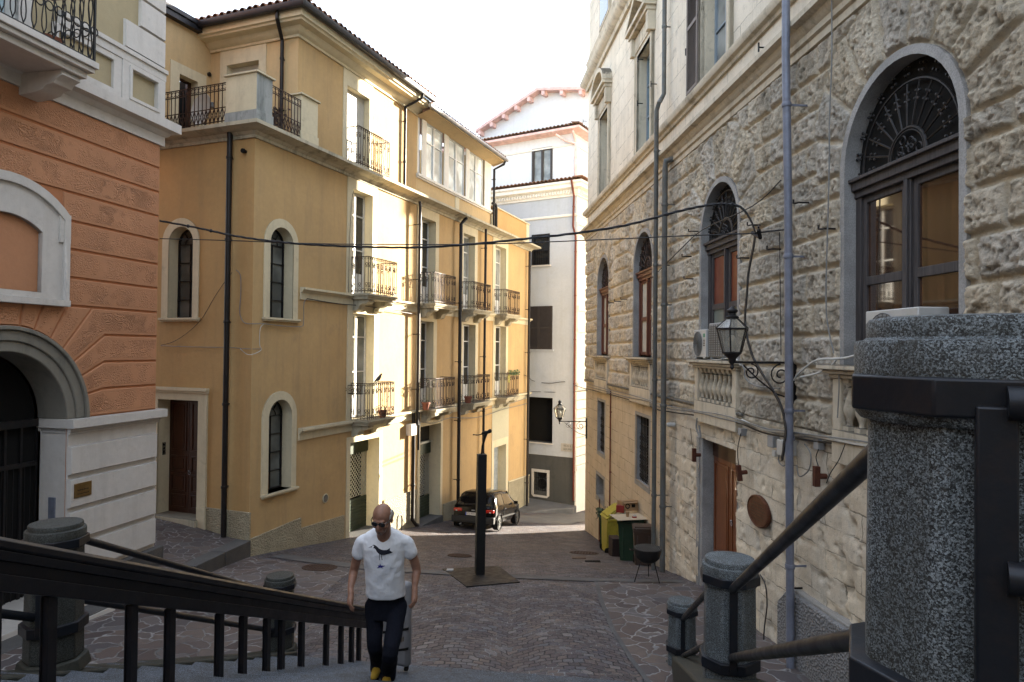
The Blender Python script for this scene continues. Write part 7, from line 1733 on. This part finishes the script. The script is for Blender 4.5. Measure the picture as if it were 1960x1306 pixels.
m_bg = plast('green_bin_plastic', (.015, .040, .020, 1)); m_by = plast('yellow_bin_plastic', (.34, .29, .035, 1)); m_bb = plast('brown_bin_plastic', (.060, .038, .028, 1))
bin_(2.84, 20.15, math.radians(-8), .42, .50, 1.02, m_bg, 'dark green bin behind the yellow one, heaped with green clippings', .0)
bin_(2.86, 19.0, math.radians(100), .56, .50, 1.04, m_by, 'yellow bin with its lid propped half open', .62)
bin_(3.0, 17.0, math.radians(-10), .62, .62, 1.08, m_bg, 'dark green bin with cardboard and litter on its lid', .03)
bin_(3.10, 15.95, math.radians(-6), .44, .42, .92, m_bb, 'small brown bin in front of the green one behind the barbecue', 0)
t = MB(); rnd = random.Random(4)
for k in range(340):
    c = Vector((2.82+rnd.uniform(-.26, .26), 20.1+rnd.uniform(-.3, .3), gzf(2.84, 20.15)+1.04+rnd.uniform(-.12, .14))); a, b = (Vector((rnd.uniform(-1, 1), rnd.uniform(-1, 1), rnd.uniform(-1, 1)))*.055 for _ in range(2)); t.add([c, c+a, c+a+b, c+b], [(0, 1, 2, 3)])
tag(O('garden_clippings', t, plain('grey_green_clippings', (.07, .10, .06, 1), .8), None, I4, smooth=0), 'heap of grey green clippings on top of the farthest bin', 'garden waste')
m_card = plain('cardboard', (.30, .19, .10, 1), .85); m_cardl = plain('pale_cardboard', (.46, .38, .27, 1), .85); m_redp = plain('red_paper', (.22, .02, .015, 1), .5)
zl = gzf(3.0, 17.0)+.01+1.08-.06+.075
def thing_box(name, label, cat, x, y, z, rz, dims, mat, extra=None, tilt=0):
    t = link(name, None, None, Matrix.Translation((x, y, z)) @ Matrix.Rotation(rz, 4, 'Z') @ Matrix.Rotation(tilt, 4, 'X')); tag(t, label, cat); mb = MB(); w, d, h = dims; mb.box(-w/2, w/2, -d/2, d/2, 0, h); O('box_body' if name != 'cardboard_sheet' else 'sheet', mb, mat, t, bevel=.006)
    if extra: extra(t)
    return t
thing_box('cardboard_sheet', 'flattened cardboard sheet lying on the green bin lid', 'cardboard', 2.93, 16.85, zl, .2, (.80, .62, .012), m_cardl)
def carton_extra(t):
    mb = MB(); mb.ringp((-.08, -.135, .12), .055, .012, 'y', 14); mb.box(.04, .14, -.133, -.131, .08, .16); O('printed_mark', mb, m_dark, t); mb = MB(); mb.box(-.2, .2, -.13, -.02, .245, .252, Matrix.Rotation(.3, 4, 'X')); O('flap', mb, m_card, t)
thing_box('cardboard_box', 'brown cardboard box with a printed ring standing at the back of the green bin', 'cardboard box', 3.02, 17.5, zl+.02, .35, (.46, .26, .25), m_card, carton_extra, -.1)
thing_box('packet', 'red and white packet between the yellow and green bins', 'packet', 2.80, 17.35, zl+.0, -.3, (.20, .12, .18), m_redp)
def cup(x, y, z, label, m): t = E('paper_cup', label, 'cup', (x, y, z)); mb = MB(); mb.lathe([(.032, 0), (.045, .11), (.048, .11), (.048, .12), (.04, .118)], (0, 0, 0), 14); O('cup_body', mb, m, t)
cup(2.90, 16.85, zl+.012, 'brown paper cup on the cardboard sheet', m_card); 
t = E('cigarette_packet', 'small red and white packet lying open on the cardboard sheet', 'packet', (3.05, 16.75, zl+.014), .3); mb = MB(); mb.box(-.05, .05, -.03, .03, 0, .03); O('base', mb, m_redp, t); mb = MB(); mb.box(-.02, .05, -.02, .03, .03, .065); O('flap', mb, m_white, t)
thing_box('crate', 'dark low crate standing between the yellow and green bins', 'crate', 2.76, 17.95, gzf(2.76, 17.95), .1, (.24, .4, .50), plain('dark_brown_crate', (.022, .012, .010, 1), .7))
for x, y, w, lab in ((1.72, 17.0, .34, 'short brown plank lying on the paving before the crate'), (1.98, 16.3, .36, 'thin black strip lying on the paving near the green bin')):
    mb = MB(); mb.box(-w/2, w/2, -.05, .05, 0, .02); t = tag(O('plank', mb, m_dark if 'black' in lab else m_wdark, None, Matrix.Translation((x, y, gzf(x, y)+.01)) @ Matrix.Rotation(.05, 4, 'Z')), lab, 'plank')
def bbq():
    x, y = 2.70, 13.35; z = gzf(x, y)+.008; t = E('barbecue', 'round black kettle barbecue on three thin legs near the stone wall', 'barbecue', (x, y, z))
    mb = MB(); mb.lathe([(.06, .36), (.15, .39), (.225, .46), (.262, .56), (.268, .63), (.278, .64), (.278, .65), (.26, .65)], (0, 0, 0), 28); O('bowl', mb, m_steel, t)
    mb = MB(); mb.lathe([(.262, .642), (.262, .648)], (0, 0, 0), 28)
    for k in range(12): c = -.24+.48*k/11; L = math.sqrt(max(.001, .26**2-c*c)); mb.bar((c, -L, .655), (c, L, .655), .008)
    O('grate', mb, m_greypipe, t, smooth=0)
    for a in (math.radians(200), math.radians(310), math.radians(285+150)):
        mb = MB(); mb.tube([(.16*math.cos(a), .16*math.sin(a), .40), (.30*math.cos(a), .30*math.sin(a), .0)], .010, 8); O('leg', mb, m_blk, t)
    mb = MB(); mb.tube([(-.27, 0, .6), (-.34, 0, .6), (-.34, .08, .6), (-.27, .08, .6)], .010, 6); O('handle', mb, m_blk, t)
bbq()
# manhole covers, hoop
def manhole(px, py, z, r, label):
    p = gp(px, py, z); s_ = .5; zx = (gzf(p.x+s_, p.y)-gzf(p.x-s_, p.y)); zy = (gzf(p.x, p.y+s_)-gzf(p.x, p.y-s_)); nrm = Vector((-zx, -zy, 1)).normalized(); M = Matrix.Translation((p.x, p.y, gzf(p.x, p.y)+.004)) @ nrm.to_track_quat('Z', 'Y').to_matrix().to_4x4()
    mb = MB(); mb.lathe([(r, 0), (r, .012), (r*.93, .016), (r*.92, .010)], (0, 0, 0), 32)
    for k in range(-4, 5): 
        for j in range(-4, 5):
            if math.hypot(k, j) < 4.4: mb.box(k*r*.2-.018, k*r*.2+.018, j*r*.2-.018, j*r*.2+.018, .008, .015)
    return tag(O('manhole_cover', mb, metal('rusty_cast_iron', (.055, .032, .024, 1), .7, .4, (.09, .05, .03, 1), .5), None, M), label, 'manhole cover')
manhole(612, 1076, -4.42, .36, 'round rusty manhole cover in the paving on the left side of the square'); manhole(1118, 1034, -5.1, .40, 'round dark manhole cover on the slope towards the bins'); manhole(880, 1052, -4.85, .3, 'small faint manhole cover behind the sculpture post')
hp_ = FY.w(FY.uz(760, 1003, .35)[0], .35, 0); mb = MB(); zz = gzf(hp_.x, hp_.y); mb.tube([(0, 0, 0), (0, 0, .40), (.04, 0, .47), (.14, 0, .50), (.24, 0, .46), (.28, 0, .38), (.28, 0, 0)], .022, 8)
tag(O('hoop', mb, m_blk, None, Matrix.Translation((hp_.x, hp_.y, zz)) @ Matrix.Rotation(1.2, 4, 'Z')), 'low bent black metal hoop by the sunlit wall behind the man', 'hoop')
# ---------------------------------------------------------------- the man walking up the stairs
def solid(name, mb, mat, parent, voxel=.01, smooth_it=4, disp=0):
    """fuse overlapping tapered volumes into one continuous skin"""
    o = O(name, mb, mat, parent, I4, smooth=0); fixn(o)
    r = o.modifiers.new('fuse', 'REMESH'); r.mode = 'VOXEL'; r.voxel_size = voxel; r.use_smooth_shade = True
    s = o.modifiers.new('relax', 'SMOOTH'); s.iterations = smooth_it; s.factor = .5
    if disp:
        tx = bpy.data.textures.new(name+'_folds', 'CLOUDS'); tx.noise_scale = disp[1]; tx.noise_depth = 2
        d = o.modifiers.new('folds', 'DISPLACE'); d.texture = tx; d.strength = disp[0]; d.mid_level = .5; d.texture_coords = 'GLOBAL'
    dg = bpy.context.evaluated_depsgraph_get(); me = bpy.data.meshes.new_from_object(o.evaluated_get(dg)); o.modifiers.clear(); o.data = me
    me.polygons.foreach_set('use_smooth', [True]*len(me.polygons)); me.materials.clear(); me.materials.append(mat); return o
def limb(mb, pts, rs, seg=14, sub=4, flat=1.0):
    P = crom([Vector(p) for p in pts], sub); R = []
    for i in range(len(rs)-1): R += [rs[i]+(rs[i+1]-rs[i])*k/sub for k in range(sub)]
    R.append(rs[-1]); mb.tube(P, R, seg); mb.ball(P[0], R[0], seg, 8); mb.ball(P[-1], R[-1], seg, 8)
def loft(mb, st, seg=24):
    """st: list of (center, rx, ry) ellipses, x = world x, y = world y"""
    vs = []
    for c, rx_, ry_ in st:
        for k in range(seg): a = 2*PI*k/seg; vs.append((c[0]+rx_*math.cos(a)*(1 if True else 0), c[1]+ry_*math.sin(a), c[2]))
    n = len(st); mb.add(vs, [(i*seg+k, i*seg+(k+1) % seg, (i+1)*seg+(k+1) % seg, (i+1)*seg+k) for i in range(n-1) for k in range(seg)]+[tuple(reversed(range(seg))), tuple((n-1)*seg+k for k in range(seg))])
def person():
    A = lambda px, py, Y: at(px, py, Y)
    kf = 9; zf = Z0-RI*kf; yb = Y0+.13+TR*kf+.20            # tread he stands on
    skin = NT('tanned_skin'); a = skin.noise(14, 5, .6); m_skin = skin.out(skin.mix(skin.ramp(a, [(.3, 0.), (.7, 1.)]), (.19, .095, .062, 1), (.31, .165, .11, 1)), .5, nrm=skin.bump(skin.noise(120, 3, .6), .1, .003))
    hd = A(731, 994, 6.02)
    body = MB()
    # head: cranium, jaw, nose, ears, neck
    R = Matrix.Translation(hd) @ Matrix.Rotation(math.radians(22), 4, 'X') @ Matrix.Rotation(math.radians(-10), 4, 'Z')
    H = lambda x, y, z: R @ Vector((x, y, z))
    def hb(c, r, s): body.ball(H(*c), 1, 18, 14, (r*s[0], r*s[1], r*s[2]), R.to_3x3().to_4x4())
    hb((0, .015, .045), .092, (.87, 1.08, .95)); hb((0, -.015, -.02), .078, (.86, 1.0, 1.05)); hb((0, -.035, -.075), .052, (.95, 1.0, .85)); hb((0, -.062, -.098), .026, (1.1, .9, .8))
    hb((0, -.096, -.018), .017, (.8, 1.1, 1.0)); hb((0, -.103, -.03), .016, (1.1, 1.0, .75)); hb((0, -.088, .005), .012, (.8, 1, 1.8)); hb((0, -.075, .030), .035, (1.6, .6, .5))
    hb((0, -.088, -.060), .014, (1.7, .8, .55)); hb((0, -.085, -.070), .014, (1.5, .8, .5))
    for s in (-1, 1): hb((s*.084, .02, -.012), .030, (.35, .75, 1.1)); hb((s*.045, -.055, -.03), .028, (.9, .9, .9))
    nb = A(735, 1030, 6.18); limb(body, [H(0, .035, -.05), nb+Vector((0, 0, 0)), nb+Vector((0, .02, -.12))], [.060, .066, .09])
    # torso under the clothes, arms, legs
    sL, sR = A(697, 1023, 6.22), A(772, 1023, 6.22); pelv = A(740, 1148, 6.36)
    loft(body, [(pelv+Vector((0, 0, -.12)), .15, .10), (pelv, .16, .105), (pelv+Vector((0, -.01, .18)), .14, .09), (nb+Vector((0, .09, -.30)), .15, .085), (nb+Vector((0, .06, -.12)), .14, .08), (nb+Vector((0, .04, -.05)), .07, .06)])
    arms = ((sL, A(678, 1090, 6.32), A(671, 1126, 6.20), A(672, 1136, 6.17)), (sR, A(797, 1088, 6.34), A(794, 1122, 6.26), A(794, 1131, 6.24)))
    for s_, e_, w_, k_ in arms: limb(body, [s_+Vector((.03 if s_ is sL else -.03, 0, -.075)), s_.lerp(e_, .5)+Vector((0, .01, 0)), e_, e_.lerp(w_, .45), w_, k_], [.050, .046, .041, .039, .027, .028], 14)
    def hand(w_, e_, side):
        d = (w_-e_).normalized(); d = (d+Vector((0, -.15, -.6))).normalized(); lat = Vector((1, .1, 0)); lat = (lat-d*lat.dot(d)).normalized(); pal = d.cross(lat)   # palm normal
        lat2 = (lat*.35+pal*.94).normalized() if side > 0 else (lat*-.35+pal*.94).normalized(); nrm = d.cross(lat2).normalized()
        limb(body, [w_, w_+d*.045, w_+d*.085], [.026, .030, .028], 12); 
        for i in range(4):
            o_ = (i-1.5)*.0185; L = (.062, .075, .070, .055)[i]; b0 = w_+d*.078+lat2*o_; c_ = nrm*(-1 if side > 0 else 1)*.02
            limb(body, [b0, b0+d*L*.45+c_*.2, b0+d*L*.78+c_*.9, b0+d*L*.92+c_*1.9], [.0098, .0092, .0085, .0072], 8, 3)
        for sg in (-1,): b0 = w_+d*.03+lat2*sg*.024; limb(body, [b0, b0+d*.028+lat2*sg*.014, b0+d*.058+lat2*sg*.016], [.013, .0105, .0085], 8, 3)
    for s_, e_, w_, k_ in arms: hand(k_, e_, 1 if s_ is sL else -1)
    fL, fR = Vector((A(719, 1290, yb+.10).x, yb+.16, zf)), Vector((A(742, 1290, yb).x, yb-.02, zf))
    hipL, hipR = A(717, 1160, 6.38), A(761, 1160, 6.36)
    kL = Vector((A(719, 1222, 6.34).x, 6.30, (zf+hipL.z)/2+.02)); kR = Vector((A(747, 1222, 6.05).x, 6.06, (zf+hipR.z)/2+.06))
    aL, aR = fL+Vector((.0, .06, .10)), fR+Vector((0, .06, .10))
    limb(body, [hipL, kL, aL], [.055, .032, .022]); limb(body, [hipR, kR, aR], [.055, .032, .022])
    P = solid('person', body, m_skin, None, .0062, 2); tag(P, 'bald man in sunglasses, white T-shirt and dark trousers walking up the stairs', 'person')
    # trousers
    tm = NT('navy_denim'); dn = tm.noise(160, 3, .6); m_tr = tm.out(tm.mix(tm.ramp(dn, [(.3, 0.), (.7, 1.)]), (.006, .007, .011, 1), (.012, .014, .022, 1)), 1.0, spec=.1, nrm=tm.bump(tm.noise(9, 6, .65), .5, .03))
    t = MB(); loft(t, [(pelv+Vector((0, 0, -.16)), .155, .115), (pelv+Vector((0, 0, -.05)), .172, .125), (pelv+Vector((0, 0, .06)), .168, .12)])
    limb(t, [hipL+Vector((-.008, 0, 0)), hipL.lerp(kL, .5), kL, kL.lerp(aL, .5)+Vector((0, .015, 0)), aL+Vector((0, 0, .0)), fL+Vector((0, .035, .055))], [.086, .078, .068, .071, .074, .074], 18); limb(t, [hipR+Vector((.004, 0, 0)), hipR.lerp(kR, .5)+Vector((.006, -.01, 0)), kR, kR.lerp(aR, .5)+Vector((0, .015, 0)), aR+Vector((0, 0, .0)), fR+Vector((0, .035, .055))], [.086, .079, .070, .072, .074, .074], 18)
    solid('trousers', t, m_tr, P, .010, 3, (.012, .09))
    # shoes
    m_y = plain('mustard_suede', (.36, .22, .02, 1), .7, bump=.2)
    for f in (fL, fR):
        s = MB(); limb(s, [f+Vector((0, .09, .05)), f+Vector((0, .03, .055)), f+Vector((-.003, -.06, .042)), f+Vector((-.005, -.12, .034))], [.040, .044, .040, .032], 14); so = solid('shoe', s, m_y, P, .007, 2)
        s = MB(); s.prism([(0, 0), (0, 0)], 0, 0) if False else None
        k = 20; pr = [(f.x+.047*math.cos(2*PI*i/k)*(1 if math.sin(2*PI*i/k) > 0 else .95), f.y-.015+.145*math.sin(2*PI*i/k)) for i in range(k)]; s.add([(x, y, f.z+.002) for x, y in pr]+[(x, y, f.z+.026) for x, y in pr], [tuple(reversed(range(k))), tuple(range(k, 2*k))]+[(i, (i+1) % k, k+(i+1) % k, k+i) for i in range(k)])
        O('sole', s, m_dark, so, I4); s = MB()
        for j in range(4): y = f.y-.01-.022*j; zz = f.z+.092-.009*j; s.tube([(f.x-.022, y, zz-.006), (f.x, y-.008, zz+.002), (f.x+.022, y, zz-.006)], .0045, 5)
        O('laces', s, m_blk, so, I4)
    # T-shirt
    ts = NT('white_cotton'); m_ts = ts.out(ts.mix(ts.ramp(ts.noise(3, 4, .5), [(.3, 0.), (.7, 1.)]), (.66, .69, .74, 1), (.74, .76, .79, 1)), .9, nrm=ts.bump(ts.noise(7, 4, .55, ts.mapped((1, 1, .55), rot=(0, .5, 0))), .45, .05, ts.bump(ts.noise(300, 2, .5), .15, .002)))
    s = MB(); hem = A(739, 1136, 6.34)
    H0, H1 = hem+Vector((0, -.01, -.012)), nb+Vector((0, .05, -.055)); K = lambda f: H0.lerp(H1, f)
    H1 = Vector(((sL.x+sR.x)/2, 6.225, sL.z-.12)); T_ = lambda dz, a, b: (Vector((H1.x, 6.225, sL.z+dz)), a, b)
    loft(s, [(K(0), .184, .150), (K(.25), .180, .152), (K(.55), .178, .150), (K(.8), .186, .142), (K(1), .198, .128), T_(-.06, .205, .116), T_(-.015, .190, .100), T_(.02, .150, .088), T_(.045, .105, .078), T_(.06, .080, .070)], 32)
    for (s_, e_, w_, k_) in arms:
        o = 1 if s_ is sR else -1; m1 = s_.lerp(e_, .52); limb(s, [s_+Vector((-o*.035, .0, -.055)), s_.lerp(e_, .22)+Vector((-o*.004, 0, 0)), s_.lerp(e_, .36), m1], [.060, .063, .064, .067], 18); 
    sh = solid('t_shirt', s, m_ts, P, .008, 5, (.017, .09))
    cr_ = MB(); cr_.tube([Vector((H1.x, 6.225, sL.z))+Vector((.082*math.cos(a), -.072*math.sin(a), .052-.030*max(0, math.sin(a)))) for a in np.linspace(0, 2*PI, 26)][:-1], .0085, 6, closed=True); O('collar', cr_, m_ts, sh, I4)
    # print on the chest, draped on the shirt surface
    from mathutils.bvhtree import BVHTree
    bv = BVHTree.FromPolygons([v.co.copy() for v in sh.data.vertices], [tuple(p.vertices) for p in sh.data.polygons])
    def drape(name, polys, mat, off):
        mb = MB()
        for poly in polys:
            Q = [Vector(p) for p in poly]; den = []
            for i in range(len(Q)):
                a, b = Q[i], Q[(i+1) % len(Q)]; k = max(1, int((b-a).length/.012)); den += [a+(b-a)*j/k for j in range(k)]
            m = len(den); pts = list(den); pl = [tuple(p) for p in den]
            xs = [p.x for p in Q]; ys = [p.y for p in Q]
            for x in np.arange(min(xs), max(xs), .012):
                for y in np.arange(min(ys), max(ys), .012):
                    if pip((x, y), pl): pts.append(Vector((x, y)))
            vo, eo, fo, *_ = delaunay_2d_cdt(pts, [(i, (i+1) % m) for i in range(m)], [], 0, 1e-6); vs = []
            for v in vo:
                h = bv.ray_cast(Vector((v.x, 4.5, v.y)), Vector((0, 1, 0)))
                vs.append((v.x, (h[0].y if h[0] else 6.1)-off, v.y))
            fs = []
            for f in fo:
                c = sum((vo[i] for i in f), Vector((0, 0)))/len(f)
                if pip(c, pl): fs.append(tuple(f))
            mb.add(vs, fs)
        return O(name, mb, mat, sh, I4)
    m_ink = plain('dark_blue_ink', (.010, .012, .022, 1), .8); m_inkb = plain('blue_ink', (.02, .02, .18, 1), .8)
    Yc = 6.10; C = lambda x, y: (lambda p: (p.x, p.z))(A(640+x/3.667, 950+y/3.667, Yc))
    bird = [(262, 352), (272, 344), (285, 346), (298, 354), (312, 366), (328, 374), (348, 378), (368, 378), (390, 366), (388, 382), (408, 398), (392, 404), (372, 408), (350, 414), (330, 412), (312, 402), (298, 390), (290, 376), (282, 368), (268, 366)]
    legs = [[(316, 404), (320, 405), (318, 430), (320, 448), (316, 450), (314, 430)], [(328, 408), (332, 408), (334, 430), (338, 448), (333, 448), (330, 430)]]; beak = [(234, 366), (262, 354), (264, 362)]
    star = [(320, 472), (326, 488), (358, 490), (334, 500), (340, 508), (322, 504), (294, 510), (308, 498), (302, 486), (314, 490)]
    drape('bird_print', [[C(*p) for p in q_] for q_ in [bird, beak]+legs], m_ink, .0035); drape('star_print', [[C(*p) for p in star]], m_inkb, .0035)
    drape('bird_eye', [[C(*p) for p in ((262, 354), (272, 348), (277, 358), (270, 366), (263, 362))]], m_ts, .0055)
    # hair fringe, stubble, sunglasses
    hair = MB(); rnd = random.Random(8); m_hair = plain('grey_hair', (.50, .49, .47, 1), .8)
    for s in (-1, 1):
        for (c, r_, sc_) in (((s*.070, .045, .035), .030, (.55, 1.5, 1.3)), ((s*.066, .07, .005), .032, (.6, 1.2, 1.2)), ((s*.0765, .006, .024), .020, (.40, 1.0, 1.6))): hair.ball(H(*c), 1, 12, 8, (r_*sc_[0], r_*sc_[1], r_*sc_[2]), R.to_3x3().to_4x4())
    hair.ball(H(0, .095, .0), 1, 12, 8, (.07, .03, .05), R.to_3x3().to_4x4()); solid('hair', hair, m_hair, P, .006, 2, (.008, .015))
    bd = MB(); 
    for (c, sx_) in (((0, -.036, -.078), (.0505, .0535, .0445)), ((0, -.0625, -.0985), (.0295, .0245, .0215))): bd.ball(H(*c), 1, 14, 10, sx_, R.to_3x3().to_4x4())
    tb_ = NT('grey_stubble_skin'); mb_ = tb_.out(tb_.mix(tb_.ramp(tb_.noise(90, 3, .7), [(.4, 0.), (.6, 1.)]), (.17, .085, .06, 1), (.27, .21, .18, 1)), .8); solid('stubble', bd, mb_, P, .006, 1)
    gl = MB()
    for s in (-1, 1):
        gl.ball(H(s*.033, -.094, .010), 1, 14, 10, (.030, .008, .024), R.to_3x3().to_4x4()); gl.tube([H(s*.060, -.088, .018), H(s*.080, -.05, .018), H(s*.086, .02, .010)], .0035, 5)
    gl.tube([H(-.006, -.099, .018), H(.006, -.099, .018)], .004, 5); O('sunglasses', gl, glass('black_lens', (.006, .006, .007, 1), .08), P, I4)
person()
# white hard case with dark bands standing behind the man
cpos = at(762, 1160, 7.25); t = E('travel_case', 'pale hard case with dark bands and printed marks standing behind the man', 'case', (cpos.x-.02, 7.35, stair_z(7.35)), math.radians(-18))
h_ = cpos.z-stair_z(7.35)+.24; mb = MB(); mb.box(-.16, .16, -.055, .055, .05, h_); O('shell', mb, plain('white_shell', (.20, .20, .21, 1), .5), t, bevel=.045)
mb = MB()
for z in (h_*.42, h_*.20): mb.prism([(-.15, z-.02), (.155, z+.06), (.155, z+.085), (-.15, z+.005)], -.04, -.0585)
O('band', mb, m_dark, t, smooth=0)
mb = MB()
for k in range(5): mb.box(.02+.018*k, .032+.018*k, -.0575, -.0555, h_*.30+.012*k, h_*.30+.05+.012*k)
O('printed_mark', mb, plain('brown_print', (.10, .07, .04, 1), .7), t); mb = MB()
for s in (-1, 1): mb.lathe([(.012, -.015), (.03, -.015), (.03, .015), (.012, .015)], (s*.11, 0, .03), 12, Matrix.Rotation(PI/2, 4, 'Y'))
O('wheel', mb, m_dark, t)
